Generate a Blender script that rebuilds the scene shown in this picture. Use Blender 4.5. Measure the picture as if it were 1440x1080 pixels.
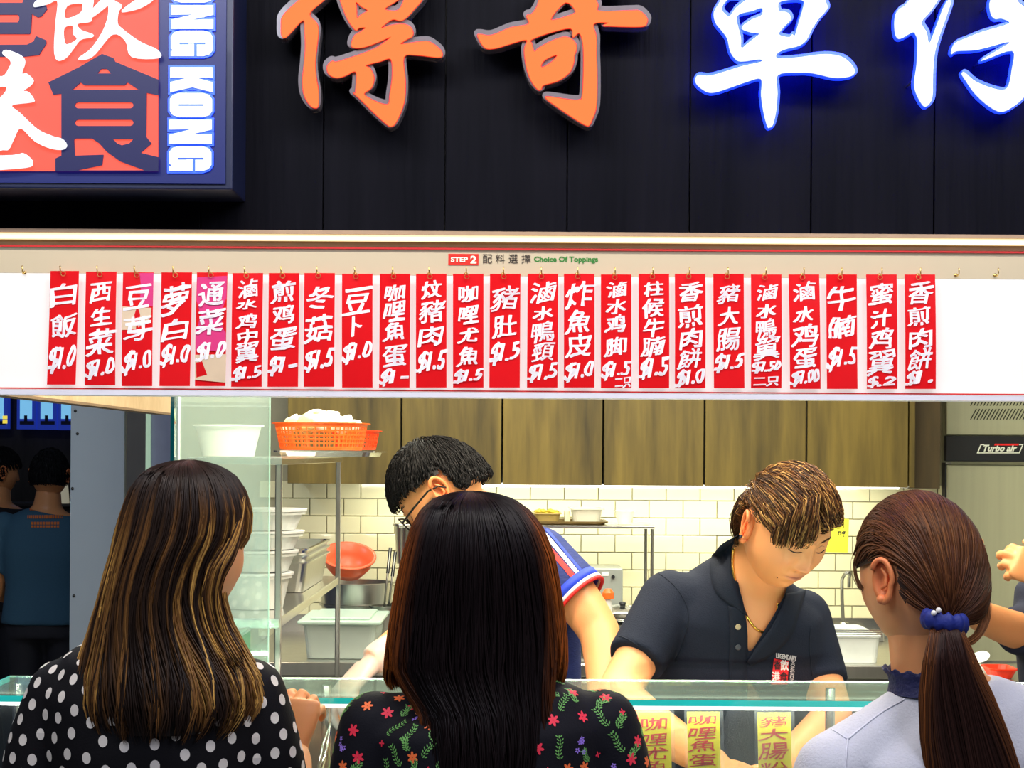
import bpy, bmesh, math, random
import numpy as np
from mathutils import Vector, Matrix, noise
from mathutils.bvhtree import BVHTree
random.seed(7); rng = np.random.default_rng(7)
for o in list(bpy.data.objects): bpy.data.objects.remove(o)
SC = bpy.context.scene
COL = SC.collection

# ------------------------------------------------------------------ camera
F = 2400.0; ROLL = math.radians(0.37); EYE = 1.58
cam = bpy.data.cameras.new('camera'); camo = bpy.data.objects.new('camera', cam)
COL.objects.link(camo); SC.camera = camo
cam.sensor_width = 36; cam.lens = F/1440*36; cam.shift_y = 100/1440
cam.clip_start = .05; cam.clip_end = 60
camo.location = (0, 0, EYE); camo.rotation_euler = (math.radians(90), -ROLL, 0)

# ------------------------------------------------------------------ world, lights, exposure
SC.view_settings.view_transform = 'Standard'; SC.view_settings.look = 'None'
SC.view_settings.gamma = 1; SC.view_settings.use_curve_mapping = False
SC.view_settings.exposure = 0.0
W = bpy.data.worlds.new('world'); SC.world = W; W.use_nodes = True
W.node_tree.nodes['Background'].inputs[0].default_value = (.30, .34, .50, 1)
W.node_tree.nodes['Background'].inputs[1].default_value = .10

def area(name, loc, rot, size, power, color, sy=None):
    l = bpy.data.lights.new(name, 'AREA'); l.energy = power; l.color = color
    l.size = size
    if sy: l.shape = 'RECTANGLE'; l.size_y = sy
    o = bpy.data.objects.new(name, l); COL.objects.link(o); o.location = loc
    o.rotation_euler = [math.radians(a) for a in rot]
    return o
# kitchen ceiling panels
area('kitchen_ceiling_light', (-.35, 4.5, 2.62), (0, 0, 0), .5, 30, (1, .97, .80), 1.6)
area('kitchen_ceiling_light', (.75, 4.3, 2.62), (0, 0, 0), .5, 38, (1, .97, .80), 1.6)
area('kitchen_ceiling_light', (.2, 5.35, 2.62), (0, 0, 0), 2.4, 14, (1, .98, .80), .3)
# downlights over the servery, behind the menu box
area('servery_downlight', (.05, 3.12, 2.3), (14, 0, 0), 2.2, 46, (1, .86, .66), .10)
# the counter LED also throws light inwards and up onto the servers
area('servery_led_inner', (.1, 2.925, 1.150), (122, 0, 0), 2.2, 6, (1, .90, .72), .010)
# fill light added in front of the menu box, brightening price slips and queue
area('menu_fill_light', (0, 2.15, 2.72), (42, 0, 0), 2.8, 33, (1, .96, .94), .12)
# food-court ceiling lamps behind the queue
area('food_court_light', (-1.2, .4, 3.1), (22, 0, 0), .9, 26, (.78, .84, 1))
area('food_court_light', (1.4, .3, 3.1), (22, 0, 0), .9, 34, (.80, .82, 1))
area('concourse_light', (-2.2, 4.6, 3.1), (0, -12, 0), .5, 20, (.75, .85, 1))

# ------------------------------------------------------------------ pixel + distance -> point
def P(px, py, d):
    dx, dy = px-720, py-640
    u = dx*math.cos(ROLL)+dy*math.sin(ROLL); v = -dx*math.sin(ROLL)+dy*math.cos(ROLL)
    return Vector((u/F*d, d, EYE-v/F*d))
def to_px(p):
    u = p[0]/p[1]*F; v = (EYE-p[2])/p[1]*F
    return (720+u*math.cos(ROLL)-v*math.sin(ROLL), 640+u*math.sin(ROLL)+v*math.cos(ROLL))

# ------------------------------------------------------------------ materials
def nt(name):
    m = bpy.data.materials.new(name); m.use_nodes = True
    t = m.node_tree; return m, t, t.nodes['Principled BSDF']
MATS = {}
def mat(name, col, rough=.5, metal=0, em=0, emcol=None, var=.08, scale=30, bump=0, alpha=1, trans=0, ior=1.45, coat=0, stretch=None, sss=0, spec=None):
    if name in MATS: return MATS[name]
    m, t, b = nt(name)
    N, L = t.nodes, t.links
    tc = N.new('ShaderNodeTexCoord'); mp = N.new('ShaderNodeMapping')
    if stretch: mp.inputs['Scale'].default_value = stretch
    L.new(tc.outputs['Object'], mp.inputs[0])
    nz = N.new('ShaderNodeTexNoise'); nz.inputs['Scale'].default_value = scale; nz.inputs['Detail'].default_value = 5
    L.new(mp.outputs[0], nz.inputs['Vector'])
    mx = N.new('ShaderNodeMix'); mx.data_type = 'RGBA'
    mx.inputs[6].default_value = (*[max(0, c*(1-var)) for c in col], 1)
    mx.inputs[7].default_value = (*[min(1, c*(1+var)) for c in col], 1)
    L.new(nz.outputs[0], mx.inputs[0]); L.new(mx.outputs[2], b.inputs['Base Color'])
    b.inputs['Roughness'].default_value = rough; b.inputs['Metallic'].default_value = metal
    if em:
        b.inputs['Emission Color'].default_value = (*(emcol or col), 1); b.inputs['Emission Strength'].default_value = em
    if bump:
        bp = N.new('ShaderNodeBump'); bp.inputs['Strength'].default_value = bump; bp.inputs['Distance'].default_value = .004
        L.new(nz.outputs[0], bp.inputs['Height']); L.new(bp.outputs[0], b.inputs['Normal'])
    b.inputs['Alpha'].default_value = alpha; b.inputs['Transmission Weight'].default_value = trans; b.inputs['IOR'].default_value = ior
    b.inputs['Coat Weight'].default_value = coat
    if spec is not None: b.inputs['Specular IOR Level'].default_value = spec
    if sss:
        b.inputs['Subsurface Weight'].default_value = sss; b.inputs['Subsurface Radius'].default_value = (1, .3, .15); b.inputs['Subsurface Scale'].default_value = .006
    MATS[name] = m; return m

def wood(name, c1, c2, sx=14, rough=.45, bump=.3, zs=.09, scale=1.0, spec=.5):
    m, t, b = nt(name); N, L = t.nodes, t.links
    tc = N.new('ShaderNodeTexCoord'); mp = N.new('ShaderNodeMapping'); mp.inputs['Scale'].default_value = (1, 1, zs)
    L.new(tc.outputs['Object'], mp.inputs[0])
    n1 = N.new('ShaderNodeTexNoise'); n1.inputs['Scale'].default_value = sx; n1.inputs['Detail'].default_value = 8; n1.inputs['Distortion'].default_value = .6
    L.new(mp.outputs[0], n1.inputs['Vector'])
    n2 = N.new('ShaderNodeTexNoise'); n2.inputs['Scale'].default_value = sx*9*scale; n2.inputs['Detail'].default_value = 4
    L.new(mp.outputs[0], n2.inputs['Vector'])
    ad = N.new('ShaderNodeMath'); ad.operation = 'MULTIPLY_ADD'; ad.inputs[1].default_value = .45
    L.new(n2.outputs[0], ad.inputs[0]); L.new(n1.outputs[0], ad.inputs[2])
    cr = N.new('ShaderNodeValToRGB'); e = cr.color_ramp.elements
    e[0].position = .48; e[0].color = (*c1, 1); e[1].position = .95; e[1].color = (*c2, 1)
    L.new(ad.outputs[0], cr.inputs[0]); L.new(cr.outputs[0], b.inputs['Base Color'])
    bp = N.new('ShaderNodeBump'); bp.inputs['Strength'].default_value = bump; bp.inputs['Distance'].default_value = .003
    L.new(n2.outputs[0], bp.inputs['Height']); L.new(bp.outputs[0], b.inputs['Normal'])
    b.inputs['Roughness'].default_value = rough; b.inputs['Specular IOR Level'].default_value = spec
    return m

def glass_mat(name, tint, clear=.9, haze=(1, 1, 1), rough=.03, gloss=.08):
    # real pane: mostly clear, some reflection, a little milky haze / condensation lit by the lamps
    m = bpy.data.materials.new(name); m.use_nodes = True; t = m.node_tree; N, L = t.nodes, t.links
    N.remove(N['Principled BSDF']); out = N['Material Output']
    tr = N.new('ShaderNodeBsdfTransparent'); tr.inputs[0].default_value = (*tint, 1)
    gl = N.new('ShaderNodeBsdfGlossy'); gl.inputs['Roughness'].default_value = rough; gl.inputs[0].default_value = (.9, 1, .96, 1)
    df = N.new('ShaderNodeBsdfDiffuse'); df.inputs[0].default_value = (*haze, 1)
    tl = N.new('ShaderNodeBsdfTranslucent'); tl.inputs[0].default_value = (*haze, 1)
    md = N.new('ShaderNodeMixShader'); md.inputs[0].default_value = .5; L.new(df.outputs[0], md.inputs[1]); L.new(tl.outputs[0], md.inputs[2])
    m1 = N.new('ShaderNodeMixShader'); L.new(tr.outputs[0], m1.inputs[2]); L.new(md.outputs[0], m1.inputs[1])
    tc = N.new('ShaderNodeTexCoord'); nz = N.new('ShaderNodeTexNoise'); nz.inputs['Scale'].default_value = 6; nz.inputs['Detail'].default_value = 4
    L.new(tc.outputs['Object'], nz.inputs['Vector'])
    mr = N.new('ShaderNodeMapRange'); mr.inputs[3].default_value = max(0, clear-.07); mr.inputs[4].default_value = min(1, clear+.07)
    L.new(nz.outputs[0], mr.inputs[0]); L.new(mr.outputs[0], m1.inputs[0])
    m2 = N.new('ShaderNodeMixShader'); m2.inputs[0].default_value = gloss
    L.new(m1.outputs[0], m2.inputs[1]); L.new(gl.outputs[0], m2.inputs[2]); L.new(m2.outputs[0], out.inputs[0])
    return m

def attr_mat(name, attr, rough=.4, bump=0, scale=200, sss=0, spec=.5, aniso=0):
    m, t, b = nt(name); N, L = t.nodes, t.links
    a = N.new('ShaderNodeAttribute'); a.attribute_name = attr
    L.new(a.outputs['Color'], b.inputs['Base Color']); b.inputs['Roughness'].default_value = rough
    b.inputs['Specular IOR Level'].default_value = spec
    if bump:
        tc = N.new('ShaderNodeTexCoord'); nz = N.new('ShaderNodeTexNoise'); nz.inputs['Scale'].default_value = scale
        L.new(tc.outputs['Object'], nz.inputs['Vector'])
        bp = N.new('ShaderNodeBump'); bp.inputs['Strength'].default_value = bump; bp.inputs['Distance'].default_value = .002
        L.new(nz.outputs[0], bp.inputs['Height']); L.new(bp.outputs[0], b.inputs['Normal'])
    if sss:
        b.inputs['Subsurface Weight'].default_value = sss; b.inputs['Subsurface Radius'].default_value = (1, .3, .15); b.inputs['Subsurface Scale'].default_value = .006
    return m

M_STEEL = mat('brushed_steel', (.62, .62, .58), .28, 1, var=.12, scale=40, stretch=(1, 1, .06))
M_STEELH = mat('steel_bright', (.75, .75, .72), .2, 1, var=.05)
M_DKSTEEL = mat('steel_dark', (.30, .30, .27), .35, 1)
M_WHITE = mat('white_plastic', (.85, .87, .85), .35, bump=.02)
M_BLACK = mat('black_plastic', (.012, .014, .018), .4)
M_SKINBASE = None

# ------------------------------------------------------------------ object helpers
def link(name, me, m, parent=None, smooth=False):
    o = bpy.data.objects.new(name, me); COL.objects.link(o)
    if m is not None and len(me.materials) == 0:
        for q in (m if isinstance(m, (list, tuple)) else [m]): me.materials.append(q)
    if smooth: me.polygons.foreach_set('use_smooth', [True]*len(me.polygons))
    if parent is not None:
        o.parent = parent
        o.matrix_parent_inverse = Matrix.Identity(4)
        o.location = -par_loc(parent)
    return o
def par_loc(p):
    l = Vector((0, 0, 0))
    while p is not None: l += Vector(p.location); p = p.parent
    return l
def fin(name, bm, m, parent=None, smooth=False):
    bmesh.ops.recalc_face_normals(bm, faces=bm.faces[:])
    me = bpy.data.meshes.new(name); bm.to_mesh(me); bm.free()
    return link(name, me, m, parent, smooth)
def tag(o, label=None, cat=None, group=None, kind=None):
    if label: o['label'] = label
    if cat: o['category'] = cat
    if group: o['group'] = group
    if kind: o['kind'] = kind
    return o
def empty(name, loc, label=None, cat=None, group=None):
    o = bpy.data.objects.new(name, None); COL.objects.link(o); o.location = loc; o.empty_display_size = .05
    return tag(o, label, cat, group)
def setorigin(o, p):
    # shift a top-level mesh so that its origin is p
    o.data.transform(Matrix.Translation(-Vector(p))); o.location = p; return o

def box(bm, x0, x1, y0, y1, z0, z1, bev=0):
    vs = [bm.verts.new((x, y, z)) for x in (x0, x1) for y in (y0, y1) for z in (z0, z1)]
    f = [(0, 1, 3, 2), (4, 6, 7, 5), (0, 4, 5, 1), (2, 3, 7, 6), (0, 2, 6, 4), (1, 5, 7, 3)]
    fs = [bm.faces.new([vs[i] for i in q]) for q in f]
    if bev:
        es = list({e for q in fs for e in q.edges})
        bmesh.ops.bevel(bm, geom=es, offset=bev, segments=2, affect='EDGES', profile=.5)
    return bm
def bx(name, m, x0, x1, y0, y1, z0, z1, parent=None, bev=0, **k):
    bm = bmesh.new(); box(bm, x0, x1, y0, y1, z0, z1, bev)
    return fin(name, bm, m, parent)
def ringloft(bm, rings, cap=True, closed=True):
    # rings: list of lists of Vectors
    vr = [[bm.verts.new(p) for p in r] for r in rings]
    n = len(vr[0])
    for a, b in zip(vr[:-1], vr[1:]):
        for i in range(n if closed else n-1):
            j = (i+1) % n
            bm.faces.new((a[i], a[j], b[j], b[i]))
    if cap and closed:
        bm.faces.new(list(reversed(vr[0]))); bm.faces.new(vr[-1])
    return vr
def ell(c, ax, ay, n=28, pw=1.0):
    r = []
    for i in range(n):
        t = 2*math.pi*i/n; cs, sn = math.cos(t), math.sin(t)
        r.append(Vector(c)+Vector(ax)*math.copysign(abs(cs)**pw, cs)+Vector(ay)*math.copysign(abs(sn)**pw, sn))
    return r
def tube(bm, pts, rad, n=12, cap=True, flat=1.0, up=None):
    pts = [Vector(p) for p in pts]
    if not isinstance(rad, (list, tuple)): rad = [rad]*len(pts)
    rings = []; prev = None
    for i, p in enumerate(pts):
        t = (pts[min(i+1, len(pts)-1)]-pts[max(i-1, 0)]).normalized()
        if prev is None:
            a = Vector(up) if up else (Vector((0, 0, 1)) if abs(t.z) < .9 else Vector((1, 0, 0)))
        else: a = prev
        x = (a-t*a.dot(t)).normalized(); prev = x; y = t.cross(x)
        rings.append(ell(p, x*rad[i], y*rad[i]*flat, n))
    ringloft(bm, rings, cap); return bm
def crom(pts, k=6, closed=False):
    pts = [Vector(p) for p in pts]; out = []; n = len(pts)
    rngi = range(n if closed else n-1)
    for i in rngi:
        if closed: p0, p1, p2, p3 = pts[i-1], pts[i], pts[(i+1) % n], pts[(i+2) % n]
        else: p0, p1, p2, p3 = pts[max(i-1, 0)], pts[i], pts[i+1], pts[min(i+2, n-1)]
        for j in range(k):
            t = j/k
            out.append(.5*((2*p1)+(p2-p0)*t+(2*p0-5*p1+4*p2-p3)*t*t+(3*p1-p0-3*p2+p3)*t**3))
    if not closed: out.append(pts[-1])
    return out
def lathe(bm, c, prof, n=32, sx=1, sy=1):
    # prof: (r, z) list, centre c
    rings = [[Vector(c)+Vector((r*math.cos(2*math.pi*i/n)*sx, r*math.sin(2*math.pi*i/n)*sy, z)) for i in range(n)] for r, z in prof]
    ringloft(bm, rings); return bm
def remesh(bm, vox=.007, smooth=6, fac=.5):
    bmesh.ops.recalc_face_normals(bm, faces=bm.faces[:])
    me = bpy.data.meshes.new('tmp'); bm.to_mesh(me); bm.free()
    o = bpy.data.objects.new('tmp', me); COL.objects.link(o)
    r = o.modifiers.new('r', 'REMESH'); r.mode = 'VOXEL'; r.voxel_size = vox; r.adaptivity = 0
    if smooth:
        s = o.modifiers.new('s', 'SMOOTH'); s.iterations = smooth; s.factor = fac
    dg = bpy.context.evaluated_depsgraph_get()
    me2 = bpy.data.meshes.new_from_object(o.evaluated_get(dg)); bpy.data.objects.remove(o); bpy.data.meshes.remove(me)
    return me2
def bvh_of(*objs):
    vs, fs = [], []
    for o in objs:
        me = o.data if hasattr(o, 'data') and o.data else o; k = len(vs)
        off = par_loc(o.parent)+Vector(o.location) if isinstance(o, bpy.types.Object) else Vector((0, 0, 0))
        vs += [v.co+off for v in me.vertices]; fs += [[i+k for i in p.vertices] for p in me.polygons]
    return BVHTree.FromPolygons(vs, fs)
def cast(b, px, py, off=.002):
    o = Vector((0, 0, EYE)); d = (P(px, py, 3.0)-o).normalized()
    h, n, i, dist = b.ray_cast(o, d)
    if h is None: return None, None
    if n.dot(d) > 0: n = -n
    return h+n*off, n

# ------------------------------------------------------------------ lettering
GL = {}
def glyph(ch, off=.0):
    key = (ch, off)
    if key in GL: return GL[key]
    c = bpy.data.curves.new('g', 'FONT'); c.body = ch; c.size = 1; c.offset = off; c.resolution_u = 3; c.dimensions = '2D'; c.fill_mode = 'FRONT'
    o = bpy.data.objects.new('g', c); COL.objects.link(o)
    dg = bpy.context.evaluated_depsgraph_get()
    me = bpy.data.meshes.new_from_object(o.evaluated_get(dg))
    v = np.array([q.co[:2] for q in me.vertices]) if len(me.vertices) else np.zeros((0, 2))
    f = [list(p.vertices) for p in me.polygons]
    bpy.data.objects.remove(o)
    if len(v):
        mn = v.min(0); mx = v.max(0); asp = (mx[0]-mn[0])/max(1e-6, mx[1]-mn[1])
        v = (v-mn)/np.maximum(mx-mn, 1e-6)
    else: asp = 1
    GL[key] = (v, f, asp); return GL[key]
def put(acc, ch, x0, x1, y0, y1, off=.0, brush=0, shear=0, seed=0, fat=0):
    # place a glyph in the box (2D, y up) of the accumulator
    v, f, a = glyph(ch, off)
    if not len(v): return
    v = v.copy(); x, y = v[:, 0], v[:, 1]
    if brush:
        s = seed
        y2 = y+brush*.16*(x-.5)+brush*.035*np.sin(x*7+s)+brush*.03*np.sin(y*9+s*2)
        x2 = x+brush*.04*np.sin(y*6+s*1.7)+brush*.10*(y-.5)+brush*.02*np.sin(x*11+y*5+s)
        x, y = x2, y2
    X = x0+(x1-x0)*x+shear*(y-.5)*(y1-y0); Y = y0+(y1-y0)*y
    for ox, oy in ([(0, 0)] if not fat else [(-fat, -fat*.5), (fat, -fat*.5), (-fat, fat*.5), (fat, fat*.5), (0, 0)]):
        k = len(acc[0]); acc[0].extend(zip((X+ox).tolist(), (Y+oy).tolist())); acc[1].extend([[i+k for i in q] for q in f])
def word(acc, s, x0, x1, y0, y1, off=.0, gap=.12, **k):
    # whole line via one text object keeps natural spacing
    put(acc, s, x0, x1, y0, y1, off, **k)
def acc_mesh(name, acc, fn, m, parent=None):
    me = bpy.data.meshes.new(name); me.from_pydata([fn(x, y) for x, y in acc[0]], [], acc[1]); me.update()
    return link(name, me, m, parent)

def poly_off(pts, off, outer):
    a = sum(p[0]*q[1]-q[0]*p[1] for p, q in zip(pts, pts[1:]+pts[:1]))
    if a < 0: pts = pts[::-1]
    if not off: return pts
    s = off if outer else -off; n = len(pts); out = []
    if not outer and abs(a)/2 < (abs(off)*2.2)**2*2.5 and off > .002: return None
    for i in range(n):
        p0, p1, p2 = Vector(pts[i-1]), Vector(pts[i]), Vector(pts[(i+1) % n])
        e1, e2 = p1-p0, p2-p1
        if e1.length < 1e-7 or e2.length < 1e-7: continue
        n1 = Vector((e1.y, -e1.x)).normalized(); n2 = Vector((e2.y, -e2.x)).normalized()
        m = n1+n2
        if m.length < .3: m = n1
        m = m.normalized(); c = max(.6, m.dot(n1)); out.append(tuple(p1+m*s/c))
    # drop points that landed too near the original outline (inside folds)
    P0 = np.array(pts); keep = []
    Q = np.roll(P0, -1, 0); D = Q-P0; LL = (D**2).sum(1)+1e-12
    for o_ in out:
        t = np.clip(((np.array(o_)-P0)*D).sum(1)/LL, 0, 1); dd = np.sqrt((((P0+D*t[:, None])-o_)**2).sum(1)).min()
        if dd > abs(off)*.93: keep.append(o_)
    return keep if len(keep) > 3 else None

def outline(name, loops, d, m, parent, depth=.02, off=0, smooth=True, k=4, bev=0, loc_d=None):
    # loops of photo pixels laid on the fascia plane at distance d, made into a solid plate
    c = bpy.data.curves.new(name, 'CURVE'); c.dimensions = '2D'; c.fill_mode = 'BOTH'; c.extrude = depth/2
    if bev: c.bevel_depth = bev; c.bevel_resolution = 1
    for lp in loops:
        pts = [(P(x, y, d).x, P(x, y, d).z, 0) for x, y in lp]
        if smooth: pts = [tuple(p) for p in crom(pts, k, True)]
        pts = poly_off([(p[0], p[1]) for p in pts], off, lp is loops[0])
        if not pts: continue
        s = c.splines.new('POLY'); s.points.add(len(pts)-1); s.use_cyclic_u = True
        for q, p in zip(s.points, pts): q.co = (p[0], p[1], 0, 1)
    o = bpy.data.objects.new('g', c); COL.objects.link(o)
    me = bpy.data.meshes.new_from_object(o.evaluated_get(bpy.context.evaluated_depsgraph_get())); bpy.data.objects.remove(o)
    me.transform(Matrix.Translation((0, d, 0)) @ Matrix.Rotation(math.radians(90), 4, 'X'))
    me.materials.clear()
    return link(name, me, m, parent)

def rim_plate(name, loops, d, m, parent, depth, off, k=4):
    """the outline plate grown by off: the plate itself plus a round-cornered band along every contour"""
    o = outline(name, loops, d, m, parent, depth=depth, off=0, k=k)
    bm = bmesh.new(); bm.from_mesh(o.data)
    for lp in loops:
        pts = crom([V3(P(x, y, d)) for x, y in lp], k, True)
        for i, p in enumerate(pts):
            q = pts[(i+1) % len(pts)]; t = q-p
            if t.length < 1e-6: continue
            n = V3((t.z, 0, -t.x)).normalized()*off; dy = V3((0, depth/2, 0))
            j1 = V3((0, -.0003-.0001*(i % 5), 0)); j2 = V3((0, -.0009-.0001*(i % 7), 0))
            vs = [bm.verts.new(c+s*dy+j1) for s in (-1, 1) for c in (p+n, q+n, q-n, p-n)]
            for f in ((0, 1, 2, 3), (4, 5, 6, 7), (0, 1, 5, 4), (2, 3, 7, 6)): bm.faces.new([vs[j] for j in f])
            A = [bm.verts.new(p+j2+V3((math.cos(a)*off, -depth/2, math.sin(a)*off))) for a in [j*math.pi/6 for j in range(12)]]
            B = [bm.verts.new(v.co+2*dy) for v in A]
            bm.faces.new(A); bm.faces.new(B)
            for j in range(12): bm.faces.new((A[j], A[(j+1) % 12], B[(j+1) % 12], B[j]))
    bmesh.ops.recalc_face_normals(bm, faces=bm.faces[:]); bm.to_mesh(o.data); bm.free(); return o
V3 = Vector
# ================================================================== THE SETTING
M_FLOOR = mat('floor_tile_mat', (.22, .21, .20), .35, var=.15, scale=4)
tag(bx('floor', M_FLOOR, -5, 4, -1.5, 11, -.05, 0), kind='structure')
M_CEIL = mat('ceiling_mat', (.8, .8, .76), .8)
tag(bx('ceiling', M_CEIL, -.95, 3.0, 3.06, 7.0, 2.7, 2.75), kind='structure')
tag(bx('wall_right', mat('wall_paint', (.70, .70, .62), .6), 2.4, 2.46, 3.06, 7.0, 0, 2.7), kind='structure')

# back wall with subway tiles, each its own piece
WD = 6.0
M_GROUT = mat('grout', (.42, .40, .28), .8)
WX1 = P(1327, 800, WD).x; WX0 = P(250, 800, WD).x
wb = tag(bx('wall_back', M_GROUT, WX0, WX1, WD+.004, WD+.1, 0, 2.7), kind='structure')
M_TILE = mat('cream_glazed_tile', (.85, .82, .55), .16, var=.03, scale=3, coat=.3)
TW, TH = 47.7/F*WD, 24.4/F*WD
z_top = P(900, 703, WD).z+TH
bm = bmesh.new(); box(bm, 0, TW-.0035, 0, .008, 0, TH-.0035, .0012); tb = bpy.data.meshes.new('tile'); 
bmesh.ops.recalc_face_normals(bm, faces=bm.faces[:]); bm.to_mesh(tb); bm.free(); tb.materials.append(M_TILE)
x_ref = P(842, 690, WD).x
for r in range(12):
    off = 0 if r % 2 == 0 else TW/2
    for c in range(-10, 13):
        x = x_ref+off+c*TW
        if x > P(1328, 800, WD).x-.02 or x+TW < P(352, 800, WD).x: continue
        o = bpy.data.objects.new('tile', tb); COL.objects.link(o); o.parent = wb
        o.location = (x, WD-.004+random.uniform(-.0006, .0006), z_top-(r+1)*TH)
# low tiles beyond the picked-out rows and to the left (joined)
bm = bmesh.new()
for r in range(12, 24):
    off = 0 if r % 2 == 0 else TW/2
    for c in range(-16, 13):
        x = x_ref+off+c*TW
        if x < WX0 or x+TW > WX1+.02: continue
        box(bm, x, x+TW-.0035, WD-.004, WD+.004, z_top-(r+1)*TH, z_top-r*TH-.0035)
for r in range(12):
    off = 0 if r % 2 == 0 else TW/2
    for c in range(-16, -6):
        x = x_ref+off+c*TW
        if WX0 < x and x+TW < P(352, 800, WD).x: box(bm, x, x+TW-.0035, WD-.004, WD+.004, z_top-(r+1)*TH, z_top-r*TH-.0035)
tag(fin('tile', bm, M_TILE, wb), kind='stuff')

# fascia of black timber boards
FD = 3.0
M_BLK = wood('black_stained_timber', (.0015, .0018, .004), (.0052, .0052, .009), 10, .6, .5, .06, spec=.06)
wf = tag(bx('wall_front', mat('fascia_core', (.004, .004, .006), .6), -1.7, 1.7, FD+.014, FD+.06, P(0, 322, FD).z, 2.9), kind='structure')
seams = [-75, 97, 283, 455, 626, 798, 970, 1141, 1314, 1487, 1660]
zb = P(720, 329, FD).z
for a, b in zip(seams[:-1], seams[1:]):
    x0, x1 = P(a, 200, FD).x, P(b, 200, FD).x
    bm = bmesh.new(); box(bm, x0+.0012, x1-.0012, FD, FD+.014, zb, 2.85, .001); fin('board', bm, M_BLK, wf)

# plywood side panel of the stall (left), its bottom edge running away from us
M_PLY = wood('plywood', (.42, .30, .17), (.62, .47, .30), 5, .5, .2, .5)
zs = P(720, 557, 3.0).z
sp = tag(bx('wall_left', M_PLY, -.99, -.955, 3.04, 4.78, zs+.008, 2.8), kind='structure')
bx('edge_strip', mat('ply_edge', (.18, .12, .07), .6), -.992, -.953, 3.04, 4.78, zs+.002, zs+.0078, sp)

# grey pillar and column cladding outside the stall
PD = 6.5
M_PIL = mat('pillar_paint', (.33, .40, .50), .55, var=.04, scale=8, bump=.05)
pl = tag(bx('wall_pillar', M_PIL, P(99, 700, PD).x, P(174, 700, PD).x, PD, PD+.5, 0, 3.0), kind='structure')
bx('cladding', mat('pillar_steel', (.55, .53, .46), .25, 1), P(174.5, 700, PD).x, P(203, 700, PD).x, PD+.02, PD+.5, 0, 3.0, pl)
bx('corner_strip', mat('strip_light', (.5, .7, .5), .4, em=.35, emcol=(.55, .8, .6)), P(203.5, 700, PD).x, P(210, 700, PD).x, PD+.01, PD+.5, 0, 3.0, pl)
bx('cladding', mat('pillar_blue', (.36, .40, .56), .5), P(210.5, 700, PD).x, P(262, 700, PD).x, PD+.02, PD+.5, 0, 3.0, pl)
for x, y in ((106, 578), (109, 610), (102, 687), (104, 838)):
    bm = bmesh.new(); c = P(x, y, PD); bmesh.ops.create_uvsphere(bm, u_segments=10, v_segments=6, radius=.006)
    bmesh.ops.transform(bm, matrix=Matrix.Translation((c.x, PD, c.z)), verts=bm.verts[:]); fin('rivet', bm, M_BLACK, pl)
# far stall wall behind the queue at left
BD = 9.0
M_DKW = wood('far_timber', (.012, .010, .008), (.05, .04, .03), 6, .6, .3, .2)
tag(bx('wall_far', M_DKW, -4.6, -1.6, BD, BD+.1, 0, 3.2), kind='structure')

# ================================================================== SIGNS
M_ORF = mat('orange_lit_acrylic', (.12, .02, .005), .6, em=1.0, emcol=(1, .235, .060), var=.02, spec=.1)
M_ORE = mat('orange_lit_edge', (.4, .01, .01), .4, em=.8, emcol=(1, .012, .012))
M_RIM = mat('clear_acrylic_rim', (.16, .15, .17), .15, var=.2, scale=15, coat=.5)
M_WHF = mat('white_lit_acrylic', (.3, .3, .32), .4, em=1.0, emcol=(.90, .95, 1), var=.01)
M_BLE = mat('blue_lit_acrylic', (.05, .12, 1), .3, em=1.6, emcol=(.012, .05, 1), var=.02)
M_BLH = mat('blue_back_light', (.05, .12, 1), .3, em=24, emcol=(.01, .02, 1), var=.02)

def sc(lp, ox, oy, s): return [(ox+x/s, oy+y/s) for x, y in lp]
def S(lps, ox, oy, s): return [sc(l, ox, oy, s) for l in lps]
CH1 = S([[(75,130),(62,210),(65,285),(90,300),(130,265),(235,160),(250,260),(255,380),(245,520),(232,650),(245,760),(290,840),(335,862),(355,835),(355,720),(338,620),(330,500),(345,360),(355,260),(345,190),(285,108),(400,0),(480,-90),(520,-190),(500,-260),(440,-250),(400,-170),(330,-90),(190,15)]], 385, 0, 5.684)
CH1b = S([[(530,-30),(560,80),(600,170),(655,240),(680,222),(735,220),(700,255),(650,285),(622,350),(635,378),(700,380),(800,350),(940,292),(860,360),(800,395),(700,435),(510,497),(470,492),(430,530),(440,590),(500,620),(570,605),(640,570),(663,600),(655,740),(640,745),(700,800),(800,900),(900,990),(940,1010),(980,970),(1040,820),(1050,650),(1040,455),(1150,440),(1320,458),(1345,430),(1320,390),(1250,340),(1180,335),(1015,355),(1060,315),(1105,290),(1110,250),(1080,210),(1020,195),(940,205),(855,225),(945,155),(1010,165),(1060,140),(1120,75),(1190,-10),(1230,-120),(1180,-200),(1050,-240),(1000,-420),(900,-430),(860,-260),(700,-230),(560,-160)],
  [(657,15),(660,60),(665,145),(700,120),(752,85),(700,50)], [(885,72),(960,20),(1045,-30),(1030,30),(1000,80),(950,92)],
  [(735,522),(850,490),(935,472),(950,600),(930,760),(915,835),(830,820),(720,755),(780,700),(800,620),(770,550)]], 385, 0, 5.684)
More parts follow.
